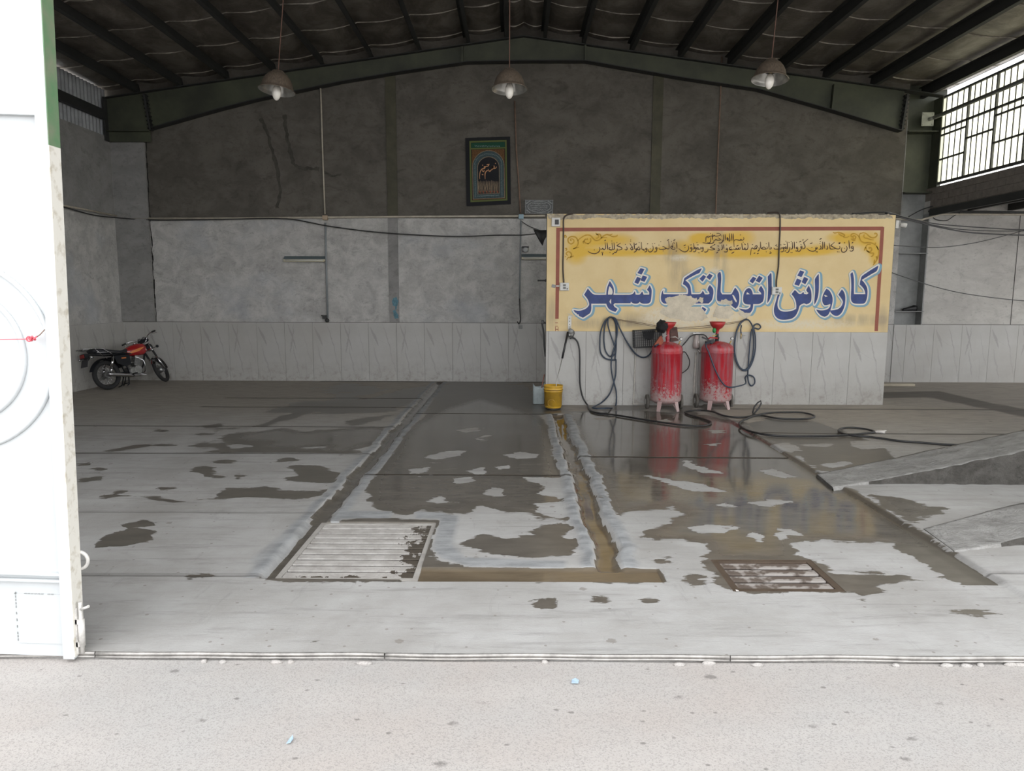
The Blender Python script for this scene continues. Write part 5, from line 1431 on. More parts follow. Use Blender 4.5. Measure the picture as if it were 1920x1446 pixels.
def foam_tank(pxc, pyf, pyt, diam_px, label, funnel_px, fun_y, variant):
    g = G(pxc, pyf)
    yc = g.y + 0.20
    xc = P(pxc, 700, yc).x
    R = (P(pxc + diam_px / 2, 700, yc).x - xc)
    zt = P(pxc, pyt, yc).z
    zb = 0.085
    t = thing('foam_tank', (xc, yc, 0), label, 'tank', 'red foam spray tanks before the painted wall')
    h = zt - zb
    prof = [(0.001, zb)] + [(R * math.sin(a), zb + 0.10 * (1 - math.cos(a))) for a in [math.pi / 2 * i / 8 for i in range(1, 9)]]
    prof += [(R, zt - 0.18), (R + 0.006, zt - 0.175), (R + 0.006, zt - 0.165), (R, zt - 0.16)]
    prof += [(R * math.cos(a), zt - 0.11 + 0.11 * math.sin(a)) for a in [math.pi / 2 * i / 8 for i in range(0, 8)]] + [(0.05, zt), (0.001, zt)]
    MB().lathe(prof, 40).build('body', 'tank_red', t)
    for a in (-0.62, 0.62, math.pi - 0.62, math.pi + 0.62):
        if a > 1.5: continue
        dx, dy = math.sin(a), -math.cos(a)
        nrm = Vector((dx, dy, 0)); tn = Vector((-dy, dx, 0))
        top = Vector((dx * R * 0.84, dy * R * 0.84, 0.20)); bot = Vector((dx * R * 1.08, dy * R * 1.08, 0.004))
        q = MB()
        for s, w0, w1 in ((1, 0.04, 0.028),):
            q.add([top - tn * w0, top + tn * w0, bot + tn * w1, bot - tn * w1, top - tn * w0 + nrm * 0.01, top + tn * w0 + nrm * 0.01, bot + tn * w1 + nrm * 0.01, bot - tn * w1 + nrm * 0.01],
                  [(0, 3, 2, 1), (4, 5, 6, 7), (0, 1, 5, 4), (1, 2, 6, 5), (2, 3, 7, 6), (3, 0, 4, 7)])
        ti = bot * 0.55; ti.z = 0.13
        q.tube([bot + Vector((0, 0, 0.01)), ti], 0.013, 6)
        q.build('leg', 'tank_red', t)
    for s in (-1, 1):
        w = MB(); ax = Vector((s * (R + 0.03), 0.12, 0.115))
        w.tube([ax + Vector((-0.022, 0, 0)), ax + Vector((-0.018, 0, 0)), ax + Vector((0.018, 0, 0)), ax + Vector((0.022, 0, 0))], [0.095, 0.113, 0.113, 0.095], 24)
        wo = w.build('wheel', 'rubber_black' if variant == 9 else mat('wheel_dusty', (0.13, 0.12, 0.105), 0.8, 0, 0.4, 12), t)
        MB().cyl(ax + Vector((-0.026, 0, 0)), ax + Vector((0.026, 0, 0)), 0.045, 14).build('hub', 'metal_pale', wo)
        MB().tube([ax, Vector((s * R * 0.7, 0.10, 0.17))], 0.012, 6).build('axle_arm', 'tank_red', wo)
    # neck, valve and funnel
    fz = P(funnel_px, fun_y[1], yc).z; fz0 = P(funnel_px, fun_y[0], yc).z
    fx = P(funnel_px, fun_y[1], yc).x - xc
    nk = MB(); nk.lathe([(0.030, zt - 0.02), (0.030, zt + 0.04), (0.036, zt + 0.045), (0.036, zt + 0.07), (0.026, zt + 0.075), (0.026, zt + 0.12)], 16, (fx, 0, 0)); nk.build('neck', 'plastic_black' if variant else 'tank_red', t)
    vv = MB().tube([(fx - 0.02, -0.03, zt + 0.10), (fx - 0.09, -0.05, zt + 0.085)], 0.007, 8); vv.build('valve_handle', 'handle_yellow' if variant else 'metal_pale', t)
    fu = MB()
    rtop = 0.125
    fu.lathe([(0.022, zt + 0.10), (0.024, fz - 0.04), (0.034, fz - 0.005), (0.075, fz + 0.02), (0.105, fz + 0.06), (rtop, fz0), (rtop - 0.006, fz0), (0.10, fz + 0.06), (0.07, fz + 0.026), (0.025, fz), (0.016, zt + 0.10)], 28, (fx, 0, 0))
    fu.build('funnel', 'funnel_red', t)
    # pressure gauge ring
    gx_ = R * 0.78; gz = zt + 0.015
    ga = MB(); ga.tube([(gx_ - 0.03, -0.06, zt - 0.05), (gx_, -0.07, gz)], 0.010, 8); ga.build('gauge_stem', 'brass', t)
    gg = MB(); gg.tube([(gx_ + 0.01, -0.085, gz + 0.035), (gx_ + 0.01, -0.065, gz + 0.035)], 0.026, 16); go = gg.build('gauge', 'plastic_black', t)
    MB().tube([(gx_ + 0.01, -0.0875, gz + 0.035), (gx_ + 0.01, -0.0855, gz + 0.035)], 0.020, 16).build('gauge_face', 'plastic_white', go)
    if variant:
        MB().ell((fx - 0.055, -0.03, fz - 0.02), (0.03, 0.03, 0.045), 10, 6).build('green_cap', 'green_tape', t)
        mm = MB(); mm.box((-R * 0.62, -0.10, zt - 0.0), (0.14, 0.05, 0.05), Matrix.Rotation(-0.25, 3, 'Y')); mm.box((-R * 0.95, -0.11, zt + 0.05), (0.10, 0.03, 0.025), Matrix.Rotation(0.4, 3, 'Y')); mm.tube([(-R * 0.6, -0.1, zt), (-R * 0.4, -0.12, zt - 0.06)], 0.02, 8)
        mm.build('spray_valve', 'plastic_black', t)
        mm = MB().tube([(fx, -0.03, zt + 0.05), (fx - 0.12, -0.04, zt + 0.06), (fx - 0.16, -0.02, zt + 0.02)], 0.012, 8); mm.build('elbow_pipe', 'funnel_red', t)
    else:
        mm = MB().add([(-R * 0.95, -0.12, zt - 0.04), (-R * 0.45, -0.12, zt - 0.04), (-R * 0.35, -0.12, zt + 0.02), (-R * 0.5, -0.12, zt + 0.10), (-R * 0.62, -0.12, zt + 0.08),
                       (-R * 0.95, -0.06, zt - 0.04), (-R * 0.45, -0.06, zt - 0.04), (-R * 0.35, -0.06, zt + 0.02), (-R * 0.5, -0.06, zt + 0.10), (-R * 0.62, -0.06, zt + 0.08)],
                      [(0, 1, 2, 3, 4), (9, 8, 7, 6, 5), (0, 5, 6, 1), (1, 6, 7, 2), (2, 7, 8, 3), (3, 8, 9, 4), (4, 9, 5, 0)])
        mm.build('valve_block', mat('orange_dirty', (0.30, 0.06, 0.02), 0.6, 0, 0.5, 20), t)
        mm = MB().tube([(fx + 0.03, -0.04, zt + 0.07), (fx + 0.11, -0.05, zt + 0.08), (fx + 0.15, -0.05, zt + 0.05)], 0.009, 8); mm.build('valve_handle', 'metal_pale', t)
    return t, xc, yc, R, zt
tA = foam_tank(1249.5, 772.5, 641, 57, 'faded red foam tank with a dark rag over its funnel', 1252.5, (604, 617), 0)
tB = foam_tank(1343.5, 770.5, 640, 58, 'brighter red foam tank with an uncovered red funnel', 1345, (603.5, 617), 1)

# rag over the first funnel
def blob(name, m, c, d, seed, amp=0.25, n=20, mm=14, label=None, cat=None, parent=None, flatb=False):
    mb = MB().ell((0, 0, 0), (1, 1, 1), n, mm)
    vs = []
    for v in mb.v:
        v = Vector(v); k = 1 + amp * mnoise.noise(v * 1.7 + Vector((seed, seed * 2, 0))) + amp * 0.5 * mnoise.noise(v * 4.1 + Vector((seed, 0, 3)))
        q = Vector((v.x * d[0] * k, v.y * d[1] * k, v.z * d[2] * k))
        if flatb: q.z = max(q.z, -d[2] * 0.3)
        vs.append(tuple(q + Vector(c)))
    mb.v = vs
    o = mb.build(name, m, parent)
    if label: tag(o, label, cat)
    return o
p = P(1241, 612, tA[2] - 0.05)
blob('rag', 'cloth_black', p, (0.085, 0.10, 0.095), 3, 0.35, label='crumpled black rag draped on a funnel rim', cat='rag')
# brown board hanging behind the first funnel
b0 = [wp(1255, 613, 0.03), wp(1268, 613, 0.03), wp(1271, 638, 0.03), wp(1255, 641, 0.05)]
mb = MB().add([*b0, *[v + Vector((0, -0.03, 0)) for v in b0]], [(0, 1, 2, 3), (7, 6, 5, 4), (0, 4, 5, 1), (1, 5, 6, 2), (2, 6, 7, 3), (3, 7, 4, 0)])
tag(mb.build('wooden_board', mat('board_brown', (0.10, 0.035, 0.025), 0.6, 0, 0.5, 12, stretch=(1, 1, 4))), 'small reddish brown board hung on the wall behind the dark rag', 'board')

# crate
cr = thing('plastic_crate', wp(1211, 634, 0.13), 'black lattice plastic crate hung on the wall with a cloth inside', 'crate', rot=(0, math.radians(-3), 0))
cw, ch, cdp = (P(1236, 630, YP - 0.13).x - P(1186, 630, YP - 0.13).x), 0.27, 0.22
def lattice(mb, w, h, nx, nz, fn, t=0.006):
    for i in range(nx + 1):
        u = -w / 2 + w * i / nx; fn(mb, u, 0, t if 0 < i < nx else t * 1.8, h, True)
    for j in range(nz + 1):
        v = -h / 2 + h * j / nz; fn(mb, 0, v, w, t if 0 < j < nz else t * 1.8, False)
fb = MB(); lattice(fb, cw, ch, 13, 7, lambda m, u, v, a, b, vert: m.box((u, -cdp / 2, v), (a, 0.006, b) if vert else (a, 0.006, b)))
fb.build('lattice_front', 'plastic_black', cr)
fb = MB(); lattice(fb, cw, ch, 13, 7, lambda m, u, v, a, b, vert: m.box((u, cdp / 2, v), (a, 0.006, b)))
fb.build('lattice_rear', 'plastic_black', cr)
for s in (-1, 1):
    fb = MB(); lattice(fb, cdp, ch, 6, 7, lambda m, u, v, a, b, vert: m.box((s * cw / 2, u, v), (0.006, a, b)))
    fb.build('lattice_side', 'plastic_black', cr)
fb = MB(); lattice(fb, cw, cdp, 13, 6, lambda m, u, v, a, b, vert: m.box((u, v, -ch / 2), (a, b, 0.006)))
fb.build('lattice_base', 'plastic_black', cr)
MB().add([(-0.10, -cdp / 2 - 0.012, ch / 2 - 0.03), (0.10, -cdp / 2 - 0.012, ch / 2 - 0.02), (0.07, -cdp / 2 - 0.02, -0.0), (0.0, -cdp / 2 - 0.024, -0.02), (-0.07, -cdp / 2 - 0.02, 0.01),
          (-0.10, -cdp / 2 + 0.03, ch / 2 + 0.004), (0.10, -cdp / 2 + 0.03, ch / 2 + 0.008), (0.05, 0.03, ch / 2 - 0.05), (-0.05, 0.03, ch / 2 - 0.05)],
         [(0, 1, 2, 3, 4), (0, 5, 6, 1), (5, 8, 7, 6)], True).build('cloth', 'cloth_black', cr)
MB().box((0, cdp / 2 + 0.01, 0.10), (0.03, 0.03, 0.03)).build('hook', 'metal_pale', cr)

# ---- hoses on the wall
def s6(L, off, k=6.885, ox=980, oy=580):
    return [wp(ox + a / k, oy + b / k, off[i] if isinstance(off, list) else off) for i, (a, b) in enumerate(L)]
c1 = [(1125,100),(1075,130),(1025,215),(998,320),(992,480),(1005,565),(1050,622),(1110,645),(1185,652)]
c2 = [(1190,640),(1202,500),(1204,330),(1195,190),(1160,115),(1125,98),(1085,130),(1055,220),(1045,400),(1065,530),(1110,600),(1150,605)]
c3 = [(1150,605),(1185,560),(1180,480),(1130,330),(1098,220),(1095,140),(1120,100),(1165,108),(1205,180),(1215,300),(1180,470),(1150,580),(1135,720),(1150,850),(1175,950),(1200,1060),(1203,1180),(1185,1262)]
pts = s6(c1, 0.05) + s6(c2, 0.035) + s6(c3, 0.065)
gnd = [G(980 + a / 6.885, 580 + b / 6.885, 0.035) for a, b in ((1100, 1285), (980, 1290), (900, 1278))]
back = [wp(980 + a / 6.885, 580 + b / 6.885, 0.06) for a, b in ((1010, 1200), (1110, 1095), (1170, 940), (1195, 820), (1197, 640))]
gnd = [Vector((q.x, min(q.y, YP - 0.05), 0.045)) for q in gnd]
tube_thing(pts + gnd + back, 0.0115, 'air_hose', 'hose_blue', 'dark blue air hose coiled left of the crate, trailing to the floor', 'hose', sub=6)
def s5(L, off): return s6(L, off, 6.857, 1160, 580)
a0 = s6([(1130, 96), (1190, 120), (1225, 190)], 0.075) + s5([(0,230),(55,340),(110,440),(200,560),(290,612),(370,590),(430,510)], 0.08)
zt = tA[4]
a0 += [Vector((tA[1] - tA[3] * 0.9, tA[2] - 0.13, zt - 0.06)), Vector((tA[1] - tA[3] * 0.6, tA[2] - 0.10, zt - 0.02))]
tube_thing(a0, 0.012, 'air_hose', 'hose_blue', 'dark hose sagging from the left hook to the faded red tank', 'hose')
r1 = s5([(1620,128),(1560,160),(1505,270),(1480,400),(1475,540),(1495,660),(1545,750),(1600,785),(1660,760),(1715,650),(1745,500),(1742,330),(1710,220),(1660,140),(1610,135),(1555,180),(1500,300),(1482,450),(1490,600),(1540,735),(1605,775),(1670,720),(1710,600),(1725,420),(1715,250),(1740,195),(1785,190),(1812,225),(1785,252),(1735,240),(1700,260),(1680,380),(1668,520),(1655,700),(1648,860),(1660,940),(1695,980),(1735,945),(1730,880),(1690,848),(1640,845)], 0.05)
r1 += s5([(1590,870)], 0.14) + s5([(1535,925)], 0.36)
r1 += [P(1160 + a / 6.857, 580 + b / 6.857, tB[2] - tB[3] - dd) for a, b, dd in ((1440, 1005, 0.05), (1360, 975, 0.05), (1280, 860, 0.05), (1210, 700, 0.04), (1160, 560, 0.03))]
r1 += [P(1160 + 1120 / 6.857, 580 + 450 / 6.857, tB[2] - 0.24)]
r1 += [Vector((tB[1] - tB[3] * 0.60, tB[2] - 0.12, tB[4] + 0.0))]
tube_thing(r1, 0.0115, 'air_hose', 'hose_blue', 'dark blue air hose coiled on the right hook, looping to the brighter tank', 'hose', sub=6)
# blow gun hanging in the coil
bg_ = thing('blow_gun', wp(1160 + 1555 / 6.857, 580 + 330 / 6.857, 0.075), 'small brown air blow gun hanging inside the right hose coil', 'air gun')
MB().tube([(0, 0, 0.16), (-0.01, 0, 0.09), (0, 0, 0.02)], 0.010, 8).build('tail_hose', 'hose_blue', bg_)
MB().tube([(0, 0, 0.03), (0, 0, -0.06)], [0.012, 0.008], 8).build('barrel', 'brass', bg_)
MB().tube([(0, 0, 0.0), (0.09, -0.005, 0.002)], 0.006, 6).build('trigger', 'metal_pale', bg_)
MB().tube([(0, 0.075, 0.17), (0, 0.0, 0.17)], 0.005, 6).build('hanger', 'metal_pale', bg_)
# filter / lubricator tube with its feed
fl = thing('spray_bottle', wp(1160 + 985 / 6.857, 580 + 430 / 6.857, 0.07), 'clear hanging sprayer bottle between the two red tanks', 'sprayer')
MB().lathe([(0.001, -0.09), (0.05, -0.085), (0.056, -0.05), (0.045, 0.04), (0.038, 0.10), (0.020, 0.125), (0.018, 0.15)], 20).build('bottle', mat('clear_plastic', (0.62, 0.55, 0.52), 0.25, 0, trans=0.5), fl)
MB().lathe([(0.03, -0.085), (0.045, -0.08), (0.045, -0.02), (0.001, -0.01)], 16).build('residue', mat('residue_pink', (0.42, 0.28, 0.26), 0.6), fl)
MB().box((0, 0, 0.155), (0.12, 0.03, 0.02)).tube([(0, 0.07, 0.165), (0, 0, 0.165)], 0.006, 6).build('hanger', 'metal_pale', fl)
MB().tube([(0.02, -0.01, -0.09), (0.05, -0.02, -0.15), (0.09, -0.02, -0.17), (0.11, -0.02, -0.10), (0.16, -0.01, 0.06)], 0.010, 8).build('spray_head', 'metal_pale', fl)
h1 = s5([(810,455),(850,410),(900,350),(960,322),(1040,320),(1090,330),(1125,370)], 0.09)
tube_thing([Vector((tA[1] + tA[3] * 0.8, tA[2] - 0.1, tA[4] - 0.08))] + h1 + [Vector((tB[1] - tB[3] * 0.7, tB[2] - 0.1, tB[4] + 0.03))], 0.009, 'hose', 'rubber_black', 'short black hose arching between the two red tanks', 'hose')
h2 = s5([(825,540),(860,590),(885,660),(870,740),(820,790)], 0.14)
tube_thing([Vector((tA[1] + tA[3] * 0.97, tA[2] + 0.05, h2[0].z + 0.01))] + h2 + [Vector((tA[1] + tA[3] * 0.97, tA[2] + 0.05, h2[-1].z - 0.01))], 0.008, 'hose', 'rubber_black', 'black hose loop on the side of the faded red tank', 'hose')
# pipes on the wall
def pipe(name, pts, r, m, label, cat, parent=None):
    return tag(MB().tube(pts, r, 8).build(name, m), label, cat)
pipe('water_pipe', [wp(1191.5, 652, 0.03), wp(1188, 740, 0.03), wp(1187, 757, 0.03), Vector((wp(1212, 757, 0.03).x, YP - 0.03, wp(1187, 757, 0.03).z))], 0.011, 'pipe_white', 'thin white pipe running down the tiles below the crate', 'pipe')
pipe('water_pipe', [wp(1304, 660, 0.03), wp(1301, 720, 0.03), wp(1299.5, 757, 0.03)], 0.016, 'pipe_white', 'thicker white pipe between the two red tanks', 'pipe')
# hooks
for px, py, lb in ((1143.5, 594, 'small nail hook carrying the left hose coil'), (1397, 598, 'small nail hook carrying the right hose coil')):
    p = wp(px, py, 0)
    tag(MB().tube([p + Vector((0, 0.005, 0)), p + Vector((0, -0.08, 0.005)), p + Vector((0, -0.09, 0.03))], 0.006, 6).build('hook', 'metal_pale'), lb, 'hook')
# strung cords
mat('cord_brown', (0.10, 0.055, 0.04), 0.8)
l1 = [wp(1147, 597, 0.05), wp(1200, 605, 0.12), wp(1232, 611, 0.16), wp(1270, 614, 0.16), wp(1330, 609, 0.15), wp(1392, 601, 0.06)]
tube_thing(l1, 0.0035, 'cord', 'cord_brown', 'upper brown cord strung between the two hose hooks', 'cord', 6, 5)
l2 = [wp(1147, 598, 0.05), wp(1195, 606.5, 0.10), wp(1232, 613, 0.14), wp(1270, 616, 0.14), wp(1310, 615, 0.13), wp(1350, 609, 0.12), wp(1392, 603, 0.05)]
tube_thing(l2, 0.0035, 'cord', 'cord_brown', 'lower brown cord strung between the two hose hooks', 'cord', 6, 5)

# ---- pressure lance hanging on its bracket
bk = thing('wall_bracket', wp(1068, 605, 0.0), 'white drilled strip bracket holding the pressure lance', 'bracket')
MB().bbox_bev((0, -0.008, 0.0), (0.055, 0.012, 0.22), 0.003).build('strip', 'plastic_white', bk)
for i in range(3): MB().cyl((0, -0.0145, 0.07 - i * 0.05), (0, -0.016, 0.07 - i * 0.05), 0.007, 8).build('hole', 'plastic_black', bk)
MB().tube([(0.005, -0.01, -0.10), (0.005, -0.07, -0.10), (0.005, -0.075, -0.05)], 0.009, 8).build('hook', 'metal_pale', bk)
ln = thing('pressure_lance', wp(1064, 628, 0.10), 'black handled pressure washer lance standing in the yellow bucket', 'lance')
L0 = Vector(ln.location)
bucket_g = G(1037, 767.5)
def rel(q): return Vector(q) - L0
e1 = wp(1052.5, 670, 0.22); tip = Vector((bucket_g.x + 0.045, bucket_g.y + 0.03, 0.14)); mid = P(1043, 718, bucket_g.y + 0.08)
MB().tube([rel(wp(1064, 622, 0.10)), rel(e1)], 0.017, 10).build('grip_sleeve', 'rubber_black', ln)
MB().tube([rel(e1), rel(mid), rel(tip)], 0.0075, 8).build('lance_tube', 'metal_pale', ln)
MB().tube([(0, 0, 0.05), (0.03, -0.005, 0.07), (0.09, -0.005, 0.07), (0.10, -0.005, 0.03), (0.085, -0.005, -0.015), (0.01, -0.005, -0.015)], 0.010, 8, closed=True).build('trigger_guard', 'rubber_black', ln)
MB().ell((0.045, -0.02, 0.065), (0.045, 0.03, 0.04), 14, 8).build('gun_head', mat('knob_grey', (0.22, 0.22, 0.21), 0.5), ln)
MB().tube([(0.02, 0.0, 0.03), (0.03, 0.01, -0.05)], 0.012, 8).build('gun_inlet', 'metal_pale', ln)
# ---- long black pressure hose
k7 = 3.692; k3 = 4.8
hp = [wp(980 + a / 6.885, 580 + b / 6.885, 0.09) for a, b in ((585, 352), (650, 365), (700, 415), (725, 510), (731, 640), (730, 800), (732, 930), (748, 1050), (780, 1150))]
hp[0] = L0 + Vector((0.03, 0.01, -0.05))
hp += [Vector((q.x, min(q.y, YP - 0.07), q.z)) for q in [wp(980 + 822 / 6.885, 580 + 1215 / 6.885, 0.16)]]
gp7 = [(20,30),(60,50),(200,68),(430,105),(600,130),(740,143),(830,138),(860,118),(800,92),(710,66),(680,48),(730,37),(800,36),(870,44),(950,72),(1050,84),(1150,73),(1250,54),(1380,48),(1500,52),(1575,72),(1550,90),(1450,95),(1320,90),(1190,70),(1110,92),(1060,120),(1065,145),(1120,176),(1250,205),(1400,214),(1560,214)]
gp3 = [(0,135),(200,130),(330,122),(460,112),(560,100),(565,88),(490,70),(380,58),(290,62),(250,82),(280,108),(380,128),(520,140),(660,158),(800,178),(1000,193),(1180,208),(1330,215),(1500,225)]
RH = 0.0135
zrh = lambda x: (0.030 if x > XDJ - 0.05 else 0.0) + RH + 0.003
def gz(px, py):
    q = G(px, py, 0.02); return G(px, py, zrh(q.x))
gg = [gz(1100 + a / k7, 760 + b / k7) for a, b in gp7] + [gz(1520 + a / k3, 790 + b / k3) for a, b in gp3]
ph_ = thing('pressure_hose', (G(1300, 790).x, G(1300, 790).y, 0), 'long black pressure hose looping across the wet floor', 'hose')
q = crom(hp + gg, 7); L0h = Vector(ph_.location)
MB().tube([v - L0h for v in q], RH, 8).build('hose_run', 'rubber_black', ph_)
tl = [(1158,72),(1150,50),(1160,12),(1185,-18),(1205,-30),(1208,-12),(1190,22),(1165,50),(1155,75)]
bY = G(1100 + 1158 / k7, 760 + 74 / k7).y
MB().tube([P(1100 + a / k7, 760 + b / k7, bY) - L0h for a, b in tl], RH * 0.9, 8).build('tied_loop', 'rubber_black', ph_)
blob('hose_tie', 'plastic_black', G(1100 + 1158 / k7, 760 + 74 / k7, 0.03) - L0h, (0.04, 0.035, 0.035), 5, 0.2, 12, 8, parent=ph_)

# ---- buckets
mat('bucket_yellow', (0.62, 0.36, 0.03), 0.45, 0, 0.3, 6, col2=(0.42, 0.25, 0.04))
bu = thing('bucket', (bucket_g.x, bucket_g.y, 0.0), 'battered yellow plastic bucket at the corner of the painted wall', 'bucket')
rb = (P(1055, 730, bucket_g.y).x - P(1019, 730, bucket_g.y).x) / 2
hb_ = P(1037, 722, bucket_g.y).z
MB().lathe([(0.001, 0.035), (rb * 0.84, 0.03), (rb * 0.87, 0.06), (rb * 0.95, hb_ - 0.10), (rb * 0.99, hb_ - 0.10), (rb * 0.99, hb_ - 0.088), (rb * 0.955, hb_ - 0.085), (rb * 0.96, hb_ - 0.07), (rb * 1.0, hb_ - 0.068), (rb * 1.0, hb_ - 0.055), (rb * 0.965, hb_ - 0.05), (rb * 0.97, hb_ - 0.03), (rb * 1.01, hb_ - 0.028), (rb * 1.01, hb_), (rb * 0.97, hb_), (rb * 0.9, 0.06), (0.001, 0.05)], 36).build('shell', 'bucket_yellow', bu)
wire = [(rb * 1.0 * math.cos(a), -rb * 1.0 * abs(math.sin(a)) - 0.005, hb_ - 0.06 - 0.12 * abs(math.sin(a)) * 0.0 - 0.01) for a in [math.pi * i / 16 for i in range(17)]]
MB().tube(wire, 0.0035, 6).build('bail_wire', mat('wire_dark', (0.10, 0.06, 0.03), 0.6, 0.4), bu)
rg = MB(); rg.torus((0.0, 0, 0), 0.055, 0.004, 24, 6); ro = rg.build('moulded_ring', mat('bucket_ring', (0.33, 0.19, 0.03), 0.5), bu); ro.location = (-0.035, -rb * 0.88, 0.12); ro.rotation_euler = (math.radians(5), 0, 0)
MB().lathe([(rb * 0.62, 0.0), (rb * 0.78, 0.0), (rb * 0.80, 0.032), (0.001, 0.032)], 24).build('base_skirt', 'rubber_black', bu)
cn = G(1010, 757)
cn.y = max(cn.y, YP + 0.02); cn = Vector((P(1010, 740, cn.y).x, cn.y, 0))
ca = thing('plastic_canister', cn, 'cut open pale blue plastic canister beside the yellow bucket', 'canister')
hw = (P(1021, 740, cn.y).x - P(999, 740, cn.y).x) / 2; hh = P(1010, 722, cn.y).z
mb = MB(); n = 32; rings = []
for (zz, k) in ((0.0, 0.9), (0.015, 1.0), (hh * 0.5, 1.0), (hh, 1.02)):
    for i in range(n):
        a = 2 * math.pi * i / n; ce, se = math.cos(a), math.sin(a)
        x = hw * k * math.copysign(abs(ce) ** 0.45, ce); y = hw * 0.85 * k * math.copysign(abs(se) ** 0.45, se)
        rings.append((x, y, zz + (0.035 * math.sin(a * 2 + 1) if zz == hh else 0)))
fs = [(j * n + i, j * n + (i + 1) % n, (j + 1) * n + (i + 1) % n, (j + 1) * n + i) for j in range(3) for i in range(n)] + [tuple(range(n - 1, -1, -1))]
mb.add(rings, fs, True); mb.build('shell', mat('canister_blue', (0.36, 0.41, 0.42), 0.4, 0, 0.25, 8), ca)
MB().box((0, -hw * 0.9, hh * 0.45), (0.02, 0.02, hh * 0.75)).build('moulded_rib', 'canister_blue', ca)
st0 = Vector((cn.x + 0.01, cn.y, 0.03)); st1 = P(1020.5, 702, cn.y + 0.05)
tag(MB().tube([st0, st1], 0.009, 8).build('stick', mat('stick_red', (0.36, 0.17, 0.13), 0.7, 0, 0.3, 10)), 'reddish wooden stick standing in the pale blue canister', 'stick')

# ================================================================== HANGING LAMPS
def lamp_mats():
    mat('lamp_outer', (0.15, 0.115, 0.085), 0.6, 0.35, 0.5, 14, stretch=(6, 6, 1)); mat('lamp_inner', (0.50, 0.49, 0.46), 0.3, 0.8, 0.3, 8)
    mat('bulb_glass', (0.72, 0.68, 0.62), 0.25)
lamp_mats()
def lamp(px, py_rim, Y, label, tilt):
    p = P(px, py_rim, Y)
    t = thing('pendant_lamp', p, label, 'lamp', 'bell shaped hanging lamps', rot=(math.radians(tilt[0]), math.radians(tilt[1]), 0))
    R = 0.215
    prof = [(R, 0.0), (R + 0.006, 0.005), (R, 0.010), (R * 0.90, 0.028), (R * 0.87, 0.05), (R * 0.80, 0.105), (R * 0.68, 0.155), (R * 0.52, 0.195), (R * 0.38, 0.215), (R * 0.33, 0.218), (R * 0.33, 0.232), (0.03, 0.236)]
    sh = MB().lathe(prof, 36).build('shade', 'lamp_outer', t)
    pin = [(r - 0.004, z_ - 0.002) for r, z_ in prof[2:-2]]
    MB().lathe([(R - 0.001, 0.001)] + pin + [(0.02, 0.21)], 36).build('reflector', 'lamp_inner', sh)
    MB().lathe([(0.03, 0.21), (0.032, 0.12), (0.06, 0.10), (0.06, 0.09), (0.022, 0.085)], 16).build('socket', 'plastic_black', t)
    MB().ell((0, 0, -0.015), (0.052, 0.052, 0.095), 18, 12).build('bulb', 'bulb_glass', t)
    MB().lathe([(0.02, 0.05), (0.022, 0.09)], 12).build('bulb_cap', 'brass', t)
    top = roof_z(p.x) + 0.13 - p.z
    MB().tube([(0, 0, 0.23), (0.0, 0.0, top * 0.5), (0, 0, top)], 0.007, 6).build('cord', 'plastic_black' if label.startswith('left') else mat('cord_rust', (0.10, 0.05, 0.035), 0.7), t)
    return t
lamp(519, 171, 9.0, 'dusty bell lamp hanging before the dark rafter nearest the corrugated sheet', (-4, 5))
lamp(955, 168, 9.0, 'dusty bell lamp hanging above the black religious banner', (-4, 0))
lamp(1443, 150, 9.0, 'dusty bell lamp hanging above the painted wall near the window', (-5, 5))
# ================================================================== MOTORCYCLE
mat('chrome', (0.55, 0.55, 0.56), 0.16, 1.0)
mat('alloy', (0.30, 0.30, 0.30), 0.4, 0.8, 0.4, 12)
mat('bike_black', (0.010, 0.011, 0.014), 0.6, spec=0.25)
mat('seat_black', (0.014, 0.014, 0.018), 0.7)
mat('tyre', (0.016, 0.016, 0.017), 0.8)
mat('bike_red', (0.30, 0.012, 0.014), 0.25, coat=0.4)
mat('stripe_orange', (0.55, 0.16, 0.03), 0.35)
mat('mirror_black', (0.01, 0.01, 0.01), 0.3)
ra = G(199, 730.5); rear = Vector((ra.x + 0.09, ra.y - 0.04, 0.005))
bike = thing('motorcycle', rear, 'black and red motorcycle parked in the rear corner', 'motorcycle')
ZH = math.radians(64); LEAN = math.radians(-12)
# local frame: x forward, y left, z up ; rear wheel contact is the origin
bike.rotation_euler = (LEAN, 0, ZH); bike.scale = (0.93, 0.93, 0.93)
RX = Matrix.Rotation(math.pi / 2, 3, 'X')
def wheel(name, parent, c, Rr, tr, rimr, rot=None):
    rot = rot or Matrix.Identity(3)
    c = Vector(c)
    w = MB().torus(c, Rr - tr, tr, 40, 12, rot).build(name, 'tyre', parent)
    MB().torus(c, rimr, 0.014, 40, 8, rot).build('rim', 'chrome', w)
    sp = MB()
    for i in range(18):
        for s in (-1, 1):
            a = 2 * math.pi * (i + 0.25 * s) / 18; b = a + 0.35 * (1 if i % 2 else -1)
            sp.tube([c + rot @ Vector((0.06 * math.cos(b), s * 0.03, 0.06 * math.sin(b))), c + rot @ Vector((rimr * math.cos(a), 0, rimr * math.sin(a)))], 0.0022, 4)
    so = sp.build('spokes', 'chrome', w); tag(so, kind='stuff')
    MB().cyl(c + rot @ Vector((0, -0.06, 0)), c + rot @ Vector((0, 0.06, 0)), 0.065, 20).cyl(c + rot @ Vector((0, -0.10, 0)), c + rot @ Vector((0, 0.10, 0)), 0.012, 8).build('hub', 'alloy', w)
    return w
wheel('rear_wheel', bike, (0, 0, 0.295), 0.295, 0.044, 0.232)
